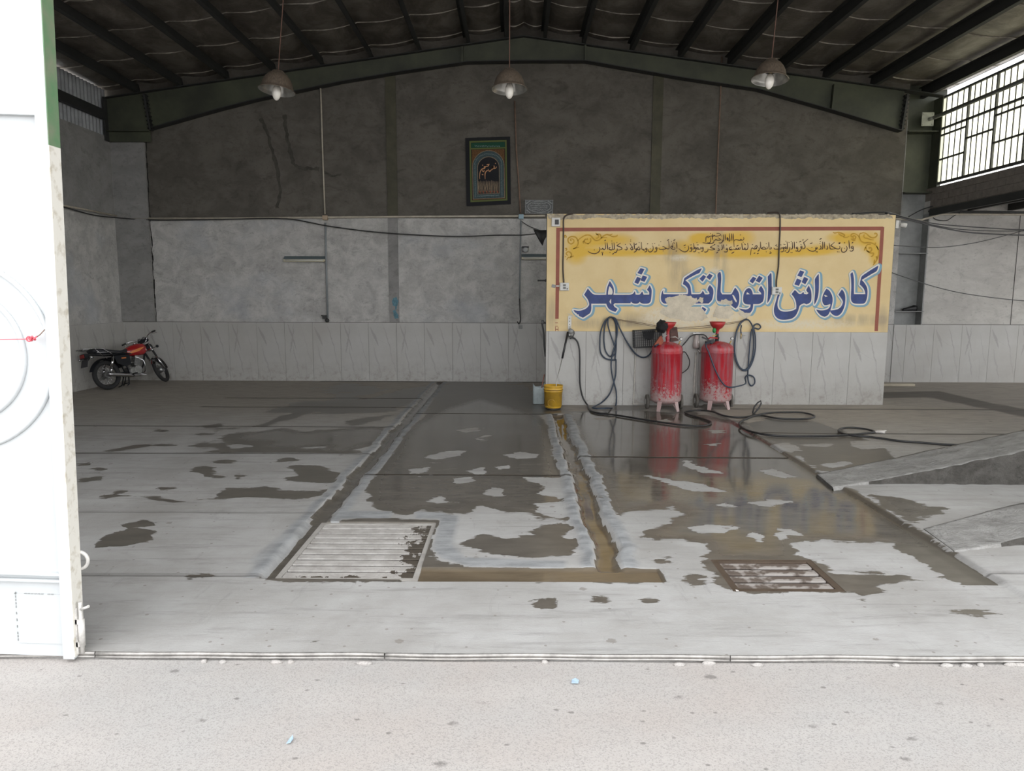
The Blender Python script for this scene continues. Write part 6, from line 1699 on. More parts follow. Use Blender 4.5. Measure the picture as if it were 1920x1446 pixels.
# frame tubes
fr_ = MB()
fr_.tube([(0.42, 0.0, 0.72), (0.7, 0, 0.78), (0.98, 0, 0.84)], 0.022, 8)
fr_.tube([(0.96, 0, 0.80), (0.86, 0, 0.45), (0.74, 0, 0.28), (0.45, 0, 0.27)], 0.018, 8)
for s in (-1, 1):
    fr_.tube([(0.98, 0, 0.82), (0.55, s * 0.09, 0.68), (0.10, s * 0.10, 0.70), (-0.22, s * 0.09, 0.74)], 0.014, 8)
    fr_.tube([(0.45, s * 0.06, 0.28), (0.40, s * 0.08, 0.50), (0.42, s * 0.08, 0.70)], 0.014, 8)
    fr_.tube([(0.40, s * 0.10, 0.30), (0.0, s * 0.10, 0.295)], 0.016, 8)
fr_.build('frame', 'bike_black', bike)
for s in (-1, 1):
    a = Vector((0.02, s * 0.125, 0.33)); b = Vector((0.13, s * 0.125, 0.66))
    sh = MB().tube([a, b], 0.013, 8); sh.tube([a.lerp(b, 0.0), a.lerp(b, 0.35)], 0.024, 10); sh.tube([a.lerp(b, 0.35), a.lerp(b, 0.95)], 0.028, 10)
    sh.build('shock_absorber', 'chrome', bike)
# engine
en = MB().bbox_bev((0.60, 0, 0.32), (0.30, 0.20, 0.18), 0.05).build('engine', 'alloy', bike)
MB().cyl((0.62, -0.13, 0.33), (0.62, 0.13, 0.33), 0.085, 20).cyl((0.52, -0.12, 0.32), (0.52, 0.12, 0.32), 0.07, 20).build('crankcase_cover', 'alloy', en)
cyl_ = MB(); rotc = Matrix.Rotation(math.radians(18), 3, 'Y')
for i in range(7):
    cyl_.bbox_bev(Vector((0.655, 0, 0.43)) + rotc @ Vector((0, 0, i * 0.024)), (0.135, 0.15, 0.010), 0.003, rotc)
cyl_.box(Vector((0.655, 0, 0.43)) + rotc @ Vector((0, 0, 0.07)), (0.10, 0.11, 0.17), rotc)
cyl_.build('cylinder', 'alloy', en)
MB().bbox_bev(Vector((0.655, 0, 0.43)) + rotc @ Vector((0, 0, 0.185)), (0.13, 0.13, 0.06), 0.02, rotc).build('cylinder_head', 'chrome', en)
MB().cyl((0.50, -0.03, 0.50), (0.62, -0.03, 0.50), 0.028, 12).build('carburettor', 'alloy', en)
# exhaust on the visible right side (-y)
MB().tube(crom([(0.72, -0.05, 0.57), (0.80, -0.09, 0.52), (0.81, -0.11, 0.38), (0.74, -0.125, 0.25), (0.60, -0.13, 0.215), (0.45, -0.135, 0.22)], 5), 0.017, 10).build('exhaust_pipe', 'chrome', bike)
MB().tube([(0.50, -0.135, 0.218), (0.42, -0.14, 0.225), (0.0, -0.155, 0.29), (-0.06, -0.157, 0.30), (-0.065, -0.157, 0.30)], [0.018, 0.036, 0.040, 0.036, 0.02], 14).build('muffler', 'chrome', bike)
# tank
def hull(secs, n=18):
    """secs: (x, half width, z bottom, z top)"""
    mb = MB(); vs = []; fs = []
    for (x, hw_, zb, zt_) in secs:
        for k in range(n):
            a = 2 * math.pi * k / n; ce, se = math.cos(a), math.sin(a)
            y = hw_ * math.copysign(abs(ce) ** 0.7, ce); z_ = (zb + zt_) / 2 + (zt_ - zb) / 2 * math.copysign(abs(se) ** 0.7, se)
            vs.append((x, y, z_))
    m = len(secs)
    for i in range(m - 1):
        for k in range(n):
            k2 = (k + 1) % n; fs.append((i * n + k, i * n + k2, (i + 1) * n + k2, (i + 1) * n + k))
    fs.append(tuple(range(n - 1, -1, -1))); fs.append(tuple((m - 1) * n + k for k in range(n)))
    return mb.add(vs, fs, True)
tk = hull([(0.46, 0.055, 0.70, 0.76), (0.50, 0.085, 0.66, 0.80), (0.60, 0.115, 0.635, 0.855), (0.74, 0.130, 0.63, 0.885), (0.86, 0.120, 0.64, 0.885), (0.93, 0.085, 0.67, 0.86), (0.96, 0.05, 0.72, 0.82)]).build('fuel_tank', 'bike_red', bike)
MB().cyl((0.74, 0, 0.88), (0.74, 0, 0.90), 0.03, 14).build('filler_cap', 'chrome', tk)
for s in (-1, 1):
    mb = MB()
    rowp = [[(0.50, 0.70, 0.088), (0.60, 0.735, 0.116), (0.72, 0.775, 0.132), (0.86, 0.80, 0.121)], [(0.50, 0.675, 0.082), (0.60, 0.69, 0.114), (0.72, 0.715, 0.131), (0.80, 0.76, 0.128)]]
    n = 4
    vs = [(x, s * (y + 0.004), z_) for r_ in rowp for (x, z_, y) in r_]
    mb.add(vs, [(i, i + 1, n + i + 1, n + i) for i in range(n - 1)], True); mb.build('stripe', 'stripe_orange', tk)
st = hull([(-0.26, 0.08, 0.765, 0.83), (-0.22, 0.12, 0.75, 0.845), (-0.05, 0.135, 0.735, 0.825), (0.15, 0.135, 0.72, 0.79), (0.33, 0.125, 0.705, 0.765), (0.45, 0.10, 0.70, 0.78), (0.52, 0.07, 0.715, 0.80)]).build('seat', 'seat_black', bike)
for s in (-1, 1):
    MB().tube([(-0.20, s * 0.14, 0.755), (0.1, s * 0.145, 0.735), (0.45, s * 0.12, 0.70)], 0.006, 6).build('seat_trim', 'chrome', st)
    MB().prism([(0.16, 0.66), (0.50, 0.66), (0.50, 0.46), (0.38, 0.42), (0.20, 0.50)], 0.012, lambda u, v, w, s=s: (u, s * (0.10 + w), v)).build('side_panel', 'bike_black', bike)
    MB().box((0.36, s * 0.114, 0.60), (0.10, 0.003, 0.022)).build('badge', 'stripe_orange', bike)
# rear fender, tail lamp, plate, rack
def fender(name, c, R, w, a0, a1, m, rot=None, n=18):
    rot = rot or Matrix.Identity(3); mb = MB(); vs = []; fs = []; c = Vector(c)
    for i in range(n + 1):
        a = a0 + (a1 - a0) * i / n
        for j in range(5):
            y = -w + 2 * w * j / 4; r_ = R - 0.018 * abs(j - 2) ** 1.5 / 1.4
            vs.append(c + rot @ Vector((r_ * math.cos(a), y, r_ * math.sin(a))))
    for i in range(n):
        for j in range(4):
            a = i * 5 + j; fs.append((a, a + 1, a + 6, a + 5))
    return mb.add(vs, fs, True).build(name, m, bike)
fender('rear_fender', (0.0, 0, 0.295), 0.345, 0.068, math.radians(20), math.radians(165), 'bike_black')
tl_ = MB().bbox_bev((-0.37, 0, 0.70), (0.10, 0.17, 0.10), 0.02).build('tail_lamp', 'bike_black', bike)
MB().bbox_bev((-0.425, 0, 0.70), (0.015, 0.13, 0.07), 0.005).build('lens', mat('lens_red', (0.20, 0.01, 0.01), 0.2), tl_)
MB().box((-0.40, 0, 0.565), (0.012, 0.20, 0.16), Matrix.Rotation(math.radians(18), 3, 'Y')).build('number_plate', mat('plate_dark', (0.03, 0.03, 0.035), 0.5), bike)
MB().tube([(-0.28, 0, 0.66), (-0.37, 0, 0.58), (-0.40, 0, 0.56)], 0.012, 6).build('plate_bracket', 'bike_black', bike)
for s in (-1, 1):
    MB().tube([(-0.36, s * 0.10, 0.66), (-0.36, s * 0.17, 0.66)], 0.006, 6).ell((-0.36, s * 0.19, 0.66), (0.03, 0.025, 0.028), 10, 6).build('turn_signal', 'chrome', bike)
rk = MB()
for s in (-1, 1):
    rk.tube(crom([(0.12, s * 0.13, 0.69), (-0.04, s * 0.145, 0.80), (-0.12, s * 0.145, 0.83), (-0.32, s * 0.12, 0.83), (-0.46, s * 0.06, 0.845)], 4), 0.009, 8)
    rk.tube([(-0.10, s * 0.145, 0.68), (-0.22, s * 0.14, 0.82)], 0.008, 8)
for x in (-0.28, -0.36, -0.45): rk.tube([(x, -0.10, 0.84), (x, 0.10, 0.84)], 0.008, 8)
rk.build('luggage_rack', 'chrome', bike)
# stands and pegs
MB().tube([(0.42, -0.07, 0.27), (0.36, -0.12, 0.06), (0.30, -0.15, 0.035)], 0.012, 8).tube([(0.42, 0.07, 0.27), (0.36, 0.12, 0.06), (0.30, 0.15, 0.035)], 0.012, 8).tube([(0.37, -0.11, 0.08), (0.37, 0.11, 0.08)], 0.01, 8).build('centre_stand', 'bike_black', bike)
MB().tube([(0.48, 0.10, 0.26), (0.50, 0.20, 0.13), (0.52, 0.30, 0.055)], 0.011, 8).build('side_stand', 'bike_black', bike)
for s in (-1, 1):
    MB().tube([(0.50, s * 0.08, 0.26), (0.50, s * 0.24, 0.255)], 0.016, 8).build('foot_peg', 'tyre', bike)
MB().tube([(0.62, -0.15, 0.24), (0.74, -0.17, 0.20), (0.78, -0.17, 0.20)], 0.010, 8).build('brake_pedal', 'chrome', bike)
# steering assembly: fork, front wheel, bars; turned to the left
HD = Vector((0.985, 0, 0.80)); rake = math.radians(27)
stq = bpy.data.objects.new('steering', None); COL.objects.link(stq); stq.parent = bike
stq.empty_display_size = 0.05
axis_v = Vector((-math.sin(rake), 0, math.cos(rake)))
ROTS = Matrix.Rotation(math.radians(33), 3, axis_v)
def sv(v): return HD + ROTS @ (Vector(v) - HD)
# built directly in bike space with the turn baked into the points
COLL = []
bpy.data.objects.remove(stq, do_unlink=True)
def turned(mb, name, m, parent):
    mb.v = [tuple(sv(v)) for v in mb.v]; return mb.build(name, m, parent)
ax = Vector((1.215, 0, 0.285))
fk = MB()
for s in (-1, 1):
    top = Vector((0.965, s * 0.085, 0.86)); bot = ax + Vector((0, s * 0.085, 0))
    fk.tube([top, top.lerp(bot, 0.52)], 0.016, 10); fk.tube([top.lerp(bot, 0.5), bot], 0.023, 10)
fk.box((0.968, 0, 0.86), (0.05, 0.20, 0.03)); fk.box((1.02, 0, 0.73), (0.05, 0.20, 0.03))
fork = turned(fk, 'front_fork', 'chrome', bike)
gb = MB()
for s in (-1, 1):
    top = Vector((0.965, s * 0.085, 0.86)); bot = ax + Vector((0, s * 0.085, 0))
    gb.tube([top.lerp(bot, 0.28), top.lerp(bot, 0.52)], 0.022, 10)
turned(gb, 'fork_boots', 'tyre', fork)
fwm = MB().torus(ax, 0.285 - 0.038, 0.038, 40, 12); fwo = turned(fwm, 'front_wheel', 'tyre', bike)
turned(MB().torus(ax, 0.228, 0.013, 40, 8), 'rim', 'chrome', fwo)
sp = MB()
for i in range(18):
    for s in (-1, 1):
        a = 2 * math.pi * (i + 0.25 * s) / 18; b = a + 0.35 * (1 if i % 2 else -1)
        sp.tube([ax + Vector((0.06 * math.cos(b), s * 0.03, 0.06 * math.sin(b))), ax + Vector((0.228 * math.cos(a), 0, 0.228 * math.sin(a)))], 0.0022, 4)
tag(turned(sp, 'spokes', 'chrome', fwo), kind='stuff')
turned(MB().cyl(ax + Vector((0, -0.06, 0)), ax + Vector((0, 0.06, 0)), 0.06, 20), 'hub', 'alloy', fwo)
fd = MB(); vs = []; fs = []
for i in range(17):
    a = math.radians(10) + math.radians(150) * i / 16
    for j in range(5):
        y = -0.055 + 0.11 * j / 4; r_ = 0.325 - 0.014 * abs(j - 2) ** 1.5
        vs.append(ax + Vector((r_ * math.cos(a), y, r_ * math.sin(a))))
for i in range(16):
    for j in range(4):
        a = i * 5 + j; fs.append((a, a + 1, a + 6, a + 5))
fd.add(vs, fs, True); turned(fd, 'front_fender', 'chrome', bike)
hl = turned(MB().lathe([(0.001, -0.06), (0.06, -0.055), (0.082, 0.0), (0.085, 0.06), (0.08, 0.065), (0.001, 0.07)], 20, (1.07, 0, 0.80), Matrix.Rotation(math.radians(84), 3, 'Y')), 'headlamp', 'bike_black', bike)
turned(MB().lathe([(0.001, 0.078), (0.05, 0.076), (0.076, 0.066)], 20, (1.07, 0, 0.80), Matrix.Rotation(math.radians(84), 3, 'Y')), 'lens', 'chrome', hl)
ins = turned(MB().bbox_bev((1.0, 0, 0.95), (0.10, 0.20, 0.09), 0.02, Matrix.Rotation(math.radians(-30), 3, 'Y')), 'instrument_cluster', 'bike_black', bike)
turned(MB().cyl((0.955, -0.05, 0.985), (0.945, -0.05, 0.995), 0.035, 14).cyl((0.955, 0.05, 0.985), (0.945, 0.05, 0.995), 0.035, 14), 'dials', 'alloy', ins)
bar = turned(MB().tube(crom([(0.84, -0.36, 1.00), (0.90, -0.26, 1.02), (0.96, -0.14, 1.0), (0.965, -0.05, 0.90), (0.965, 0.05, 0.90), (0.96, 0.14, 1.0), (0.90, 0.26, 1.02), (0.84, 0.36, 1.00)], 5), 0.011, 8), 'handlebar', 'chrome', bike)
for s in (-1, 1):
    turned(MB().tube([(0.875, s * 0.295, 1.013), (0.835, s * 0.375, 0.997)], 0.018, 10), 'grip', 'tyre', bar)
    turned(MB().tube([(0.91, s * 0.25, 1.01), (0.93, s * 0.30, 0.99), (0.895, s * 0.38, 0.965)], 0.006, 6), 'lever', 'chrome', bar)
    turned(MB().tube([(1.05, s * 0.09, 0.74), (1.06, s * 0.17, 0.74)], 0.006, 6).ell((1.06, s * 0.20, 0.74), (0.035, 0.03, 0.032), 10, 6), 'turn_signal', 'bike_black', bike)
print('BIKE', rear)

# ================================================================== ELECTRICS AND FITTINGS ON THE WALLS
def bp_(px, py, off=0.03): return wallpx(px, py, YB, off)
mat('conduit_beige', (0.50, 0.45, 0.37), 0.6, 0, 0.3, 6)
mat('conduit_rust', (0.22, 0.14, 0.10), 0.7, 0, 0.4, 6)
mat('conduit_grey', (0.25, 0.27, 0.28), 0.5, 0, 0.2, 6)
mat('box_teal', (0.25, 0.36, 0.42), 0.5)
co_ = thing('conduit_run', bp_(600, 408), 'beige electrical conduit running across the rear wall above the pale plaster', 'conduit')
L0 = Vector(co_.location)
def cadd(pts, r, name, m): return MB().tube([Vector(p) - L0 for p in pts], r, 8).build(name, m, co_)
cadd([bp_(243, 410), bp_(440, 410), bp_(610, 408), bp_(800, 406.5), bp_(975, 405.5), bp_(1022, 405)], 0.022, 'conduit', 'conduit_beige')
cadd([PXW(60, 375, XL + 0.03), PXW(150, 391, XL + 0.03), PXW(243, 410, XL + 0.03)], 0.018, 'conduit', 'conduit_beige')
MB().bbox_bev(bp_(611, 409, 0.05) - L0, (0.10, 0.08, 0.09), 0.01).build('junction_box', mat('box_tan', (0.38, 0.29, 0.20), 0.6), co_)
MB().bbox_bev(bp_(977, 407, 0.05) - L0, (0.10, 0.08, 0.09), 0.01).build('junction_box', 'box_teal', co_)
def fixture(name, pts, r, m, label, cat, extra=None):
    o = thing(name, pts[-1], label, cat); l0 = Vector(o.location)
    MB().tube([Vector(p) - l0 for p in pts], r, 8).build('pipe', m, o)
    return o, l0
o1, l1 = fixture('conduit_drop', [bp_(601, 138, 0.05), bp_(603, 200, 0.03), bp_(606, 300, 0.03), bp_(610, 402, 0.03)], 0.016, 'conduit_beige', 'beige conduit dropping from the rafter onto the tan junction box', 'conduit')
o1, l1 = fixture('conduit_drop', [bp_(611, 418, 0.03), bp_(612, 480, 0.03), bp_(615, 596, 0.03)], 0.020, 'conduit_grey', 'grey conduit with a tap cluster below the tan junction box', 'conduit')
MB().bbox_bev((-0.05, -0.03, 0.02), (0.09, 0.07, 0.07), 0.01).ell((0.0, -0.04, -0.05), (0.045, 0.04, 0.045), 12, 8).tube([(-0.12, -0.03, 0.05), (-0.02, -0.03, 0.03)], 0.012, 8).build('tap_cluster', 'steel_dark', o1)
o1, l1 = fixture('conduit_drop', [bp_(965, 190, 0.03), bp_(968, 280, 0.03), bp_(973, 350, 0.03), bp_(976, 401, 0.03)], 0.014, 'conduit_rust', 'rusty conduit dropping to the teal box beside the banner', 'conduit')
o1, l1 = fixture('conduit_drop', [bp_(977, 413, 0.03), bp_(975.5, 480, 0.03), bp_(974, 560, 0.03)], 0.016, 'conduit_grey', 'grey conduit below the teal box with a hooked cable end', 'conduit')
MB().tube(crom([bp_(974, 560, 0.04) - l1, bp_(975, 585, 0.05) - l1, bp_(976, 600, 0.05) - l1, bp_(973, 607, 0.06) - l1, bp_(970, 603, 0.05) - l1], 5), 0.012, 8).build('cable_end', 'rubber_black', o1)
MB().bbox_bev(bp_(976, 613, 0.03) - l1, (0.08, 0.05, 0.08), 0.015).build('socket', 'steel_grey', o1)
o1, l1 = fixture('conduit_drop', [bp_(1352, 108, 0.06), bp_(1350, 180, 0.03), bp_(1345, 300, 0.03), bp_(1341, 402, 0.03), bp_(1340, 430, 0.03)], 0.014, 'conduit_rust', 'rusty conduit dropping behind the painted wall', 'conduit')
# fluorescent battens
mat('batten_cream', (0.50, 0.46, 0.34), 0.5); mat('batten_dark', (0.10, 0.13, 0.14), 0.6)
def batten(px0, px1, py, label):
    a, b = bp_(px0, py, 0.06), bp_(px1, py, 0.06); c = (a + b) / 2; w = (b - a).length
    o = thing('light_batten', c, label, 'light', 'wall light battens')
    MB().bbox_bev((0, 0, -0.02), (w, 0.07, 0.045), 0.008).build('housing', 'batten_cream', o)
    MB().cyl((-w / 2 + 0.04, -0.045, -0.015), (w / 2 - 0.04, -0.045, -0.015), 0.012, 10).build('tube', mat('tube_white', (0.6, 0.6, 0.56), 0.4), o)
    MB().add([(-w / 2, 0.05, 0.07), (w / 2, 0.05, 0.07), (w / 2, -0.03, 0.015), (-w / 2, -0.03, 0.015), (-w / 2, 0.05, 0.055), (w / 2, 0.05, 0.055), (w / 2, -0.03, 0.005), (-w / 2, -0.03, 0.005)],
             [(0, 1, 2, 3), (4, 7, 6, 5), (3, 2, 6, 7), (0, 4, 5, 1), (0, 3, 7, 4), (1, 5, 6, 2)]).build('top_shield', 'batten_dark', o)
batten(534, 611, 487, 'slim light batten beside the grey conduit under the tan box')
batten(978, 1030, 483, 'slim light batten half hidden behind the painted wall edge')
wl = thing('wall_lamp', bp_(985, 467, 0.05), 'small round bulkhead lamp under a black cap near the banner', 'lamp')
MB().ell((0, -0.03, -0.02), (0.055, 0.06, 0.055), 16, 10).build('glass', mat('lamp_glass', (0.42, 0.43, 0.43), 0.25), wl)
MB().bbox_bev((0, -0.01, 0.035), (0.14, 0.11, 0.025), 0.008).box((-0.05, 0.02, -0.02), (0.012, 0.05, 0.09)).build('cap', 'plastic_black', wl)
# black horn and brackets peeking past the wall edge
hn = thing('horn_speaker', P(1019, 437, YP + 0.6), 'dark horn speaker peeking past the top of the painted wall', 'speaker')
MB().lathe([(0.02, 0.0), (0.04, 0.05), (0.10, 0.16), (0.16, 0.22), (0.155, 0.222), (0.09, 0.17), (0.02, 0.03)], 20, (0.1, 0, 0.04), Matrix.Rotation(math.radians(-120), 3, 'Y')).build('bell', 'steel_dark', hn)
MB().bbox_bev((0.16, 0.0, 0.08), (0.14, 0.14, 0.12), 0.02).tube([(0.16, 0, 0.08), (0.3, -0.3, 0.05), (0.3, -0.375, 0.05)], 0.012, 6).build('driver', 'steel_dark', hn)
o = thing('wall_bracket', P(1008, 526, YP + 0.11), 'short dark bar sticking out of the painted wall end', 'bracket')
MB().tube([(0.0, 0, 0), (0.17, 0, 0)], 0.013, 8).build('bar', 'steel_dark', o)
MB().bbox_bev((0.13, 0, 0), (0.012, 0.05, 0.05), 0.003).build('flange', 'steel_dark', o)
o = thing('wall_bracket', P(1020, 606, YP + 0.11), 'black hanging strap on the end of the painted wall', 'bracket')
MB().tube(crom([(0.035, 0, 0.0), (-0.02, 0, 0.01), (-0.03, 0, -0.01), (-0.005, 0, -0.15), (0.012, 0, -0.40), (0.03, 0, -0.55)], 4), 0.014, 8).build('strap', 'rubber_black', o)
MB().bbox_bev((-0.02, 0, 0.02), (0.04, 0.05, 0.06), 0.01).build('clip', 'rubber_black', o)

# cables on the rear wall and in the air
def cable(pts, r, label, m='rubber_black', sub=6):
    return tag(MB().tube(crom(pts, sub), r, 6).build('cable', m), label, 'cable')
cable([PXW(60, 372, XL + 0.07), PXW(122, 389, XL + 0.07), PXW(180, 404, XL + 0.07), bp_(247, 411, 0.09), bp_(300, 413.5, 0.07), bp_(420, 412, 0.07), bp_(540, 411, 0.07), bp_(620, 425, 0.07), bp_(720, 437, 0.07), bp_(850, 444, 0.09), bp_(930, 443, 0.25), P(975, 441, YB - 0.9), P(1008, 438, YP + 0.95), P(1022, 434, YP + 0.62)], 0.011, 'black cable sagging across the rear wall to the dark horn')
cable([bp_(978, 416, 0.08), bp_(990, 424, 0.08), bp_(1004, 430, 0.1), P(1019, 434, YP + 0.65)], 0.008, 'thin black cable between the teal box and the dark horn')
mat('cable_brown', (0.035, 0.022, 0.015), 0.5)
def socket(px, py, w, h, label, cab, clabel, kind):
    o = thing('socket_box', wp(px, py, 0.0), label, 'socket')
    MB().bbox_bev((0, -0.024, 0), (w, 0.045, h), 0.008).build('box', 'plastic_white', o)
    if kind == 0:
        MB().bbox_bev((0.015, -0.05, 0), (0.06, 0.02, 0.075), 0.006).build('switch', 'plastic_black', o)
    else:
        for dz in (-0.022, 0.022): MB().bbox_bev((0.0, -0.048, dz), (0.045, 0.008, 0.03), 0.003).build('outlet', mat('outlet_grey', (0.12, 0.12, 0.11), 0.5), o)
        MB().cyl((0.045, -0.046, -0.035), (0.045, -0.05, -0.035), 0.012, 10).build('screw', 'outlet_grey', o)
    if cab:
        tag(MB().tube(crom([wp(a, b, f) for a, b, f in cab], 5), 0.012, 8).build('cable', 'cable_brown'), clabel, 'cable')
    return o
socket(1042, 417, 0.135, 0.135, 'white switch box at the upper corner of the painted wall', None, None, 0)
socket(1058, 537.5, 0.145, 0.125, 'white socket box beside the border stripe of the painted wall', [(1057, 531, 0.03), (1055.5, 505, 0.015), (1056, 470, 0.015), (1056.5, 430, 0.015), (1057, 410, 0.02), (1064, 403, 0.02), (1085, 400.5, -0.03), (1160, 400, -0.05), (1250, 401, -0.05)], 'dark cable rising from the socket near the border stripe', 1)
socket(1455, 545.5, 0.155, 0.12, 'white socket box in the middle of the blue lettering', [(1454.5, 539, 0.03), (1455.5, 525, 0.015), (1459, 500, 0.015), (1460, 470, 0.015), (1462, 430, 0.015), (1461.5, 405, 0.02), (1458, 399, 0.01), (1450, 398, -0.03), (1441, 398.5, -0.06)], 'dark cable dropping over the wall top to the middle socket', 1)
for px, py in ((1060.5, 537.5),): 
    o = thing('plug_tab', wp(1042, 536.5, 0.0), 'small grey tab and white clip left of the stripe', 'clip')
    MB().bbox_bev((-0.035, -0.008, 0), (0.06, 0.012, 0.05), 0.004, Matrix.Rotation(0.2, 3, 'Y')).build('tab', 'steel_grey', o)
    MB().bbox_bev((0.035, -0.008, 0), (0.06, 0.012, 0.02), 0.004).build('clip', 'plastic_white', o)
# cables leaving the wall top towards the side bay
def air(L, y0, y1):
    n = len(L); return [P(a, b, y0 + (y1 - y0) * (i / (n - 1)) ** 1.0) for i, (a, b) in enumerate(L)]
cable([wp(1600, 400, -0.05), wp(1650, 397, -0.08)] + air([(1665, 398), (1700, 408), (1750, 419), (1800, 424), (1860, 428), (1920, 431), (2060, 428)], YP + 0.12, YB - 0.02), 0.010, 'uppermost dark cable from the painted wall top into the side bay')
cable(air([(1662, 399), (1700, 409), (1750, 422), (1800, 430), (1860, 433), (1920, 433), (2060, 430)], YP + 0.14, YB - 0.02), 0.008, 'middle dark cable from the painted wall top into the side bay')
cable(air([(1660, 400), (1700, 411), (1750, 424), (1810, 435), (1860, 439), (1920, 441), (2060, 441)], YP + 0.16, YB - 0.02), 0.012, 'lowest thick cable from the painted wall top into the side bay')
cable(air([(1674, 460), (1740, 464), (1780, 462.5), (1830, 455), (1880, 443), (1920, 432), (2040, 395)], YP + 0.12, YB - 0.02), 0.007, 'thin cable rising from the wall end into the side bay')
cable(air([(1671, 511), (1700, 521), (1750, 537), (1800, 549), (1860, 558), (1920, 564), (2060, 572)], YP + 0.12, YB - 0.02), 0.008, 'thin dark cable sagging low from the wall end into the side bay')
cable([bp_(1702, 407, 0.02), bp_(1725, 394, 0.05), bp_(1746, 387, 0.12)], 0.010, 'short cable between the steel column and the white junction box')
cable([bp_(1742, 402, 0.03), bp_(1752, 412, 0.05), bp_(1772, 414, 0.05), bp_(1785, 406, 0.05), bp_(1800, 398, 0.04)], 0.008, 'cable loop hanging below the side bay pipe')
pipe('wall_pipe', [bp_(1738, 397, 0.06), bp_(1800, 397.5, 0.06), bp_(1900, 399, 0.06), bp_(2100, 401, 0.06)], 0.022, 'steel_dark', 'dark pipe along the top of the side bay wall', 'pipe')
pipe('wall_pipe', [bp_(1674, 411, 0.03), bp_(1725, 413, 0.04), bp_(1755, 404, 0.05), bp_(1762, 402, 0.04), bp_(1960, 403, 0.04), bp_(2100, 403, 0.04)], 0.020, 'conduit_beige', 'beige conduit bending past the steel column', 'conduit')
o = thing('junction_box', bp_(1752.5, 380, 0.12), 'white junction box on the steel column flange', 'box')
MB().bbox_bev((0, 0, 0), (0.14, 0.09, 0.13), 0.01).build('box', 'plastic_white', o); MB().box((0, 0.085, 0), (0.05, 0.09, 0.05)).build('mount', 'steel_grey', o)
o = thing('security_camera', P(1680, 421, YP + 0.16), 'white security camera on the end of the painted wall', 'camera')
MB().bbox_bev((0, 0, 0), (0.05, 0.09, 0.13), 0.01).build('base', 'plastic_white', o); MB().tube([(0.02, -0.01, 0.0), (0.06, -0.02, -0.01)], 0.012, 8).build('arm', 'plastic_white', o)
MB().tube([(0.05, -0.03, -0.005), (0.14, -0.06, -0.025)], 0.034, 14).build('barrel', 'plastic_white', o)

# shoe left on the column shelf
sx = P(1707, 580, YB + 0.06)
sho = thing('shoe', (sx.x, YB + 0.09, SHELF[584] + 0.008), 'black shoe left on the steel column shelf', 'shoe')
mat('shoe_black', (0.012, 0.012, 0.013), 0.5)
hull([(-0.145, 0.02, 0.004, 0.03), (-0.13, 0.036, 0.004, 0.05), (-0.07, 0.046, 0.004, 0.062), (-0.02, 0.040, 0.004, 0.082), (0.05, 0.036, 0.004, 0.098), (0.11, 0.038, 0.004, 0.108), (0.14, 0.030, 0.004, 0.112), (0.148, 0.012, 0.01, 0.09)]).build('upper', 'shoe_black', sho)
hull([(-0.15, 0.022, 0.0, 0.012), (-0.10, 0.046, 0.0, 0.012), (0.0, 0.042, 0.0, 0.012), (0.13, 0.04, 0.0, 0.014), (0.152, 0.02, 0.0, 0.014)]).build('sole', 'rubber_black', sho)
ins_ = MB().ell((0.085, 0, 0.108), (0.045, 0.022, 0.008), 14, 6).build('opening', 'cloth_black', sho)

# ---- banner
ban = thing('wall_banner', wallpx(915, 385, YB, 0.0), 'black cloth banner with green frame and arch printed with script', 'banner')
L0 = Vector(ban.location)
def bn(off): return lambda a, b: wallpx(a, b, YB, off) - L0
def quad_map(u, v):
    """banner space 0..1 (u right, v down) -> pixel, following the slightly skewed cloth"""
    tl, tr, br, bl = (872.5, 259), (956.5, 256.5), (958, 383), (875, 387)
    x = (tl[0] * (1 - u) + tr[0] * u) * (1 - v) + (bl[0] * (1 - u) + br[0] * u) * v
    y = (tl[1] * (1 - u) + tr[1] * u) * (1 - v) + (bl[1] * (1 - u) + br[1] * u) * v
    return x, y
def bq(off):
    f = bn(off); return lambda u, v: f(*quad_map(u, v))
mat('ban_black', (0.010, 0.010, 0.013), 0.9); mat('ban_green', (0.10, 0.12, 0.035), 0.85); mat('ban_dkgreen', (0.006, 0.055, 0.030), 0.85)
mat('ban_blue', (0.018, 0.042, 0.052), 0.85, 0, 0.0, 60, col2=(0.055, 0.08, 0.085), contrast=(0.45, 0.6)); mat('ban_gold', (0.14, 0.065, 0.02), 0.85, 0, 0.5, 40); mat('ban_pale', (0.28, 0.21, 0.14), 0.85, 0, 0.4, 50); mat('ban_red', (0.25, 0.06, 0.03), 0.85)
mb = MB(); NU, NV = 16, 24
vs = []
for j in range(NV + 1):
    for i in range(NU + 1):
        q = bq(0.018)(i / NU, j / NV); q = q + Vector((0, 0.006 * math.sin(i * 0.9 + j * 0.25), 0)); vs.append(q)
mb.add(vs, [(j * (NU + 1) + i, j * (NU + 1) + i + 1, (j + 1) * (NU + 1) + i + 1, (j + 1) * (NU + 1) + i) for j in range(NV) for i in range(NU)], True); mb.build('cloth', 'ban_black', ban)
def rect(u0, v0, u1, v1): return [(u0, v0), (u1, v0), (u1, v1), (u0, v1)]
MB().flat([rect(0.09, 0.05, 0.92, 0.945), list(reversed(rect(0.125, 0.075, 0.885, 0.92)))], bq(0.030)).build('green_frame', 'ban_green', ban)
MB().flat([rect(0.125, 0.155, 0.885, 0.175)], bq(0.030)).build('green_bar', 'ban_green', ban)
MB().flat([rect(0.13, 0.08, 0.88, 0.153)], bq(0.029)).build('title_band', 'ban_dkgreen', ban)
MB().flat([rect(0.14, 0.18, 0.87, 0.915)], bq(0.028)).build('field', 'ban_gold', ban)
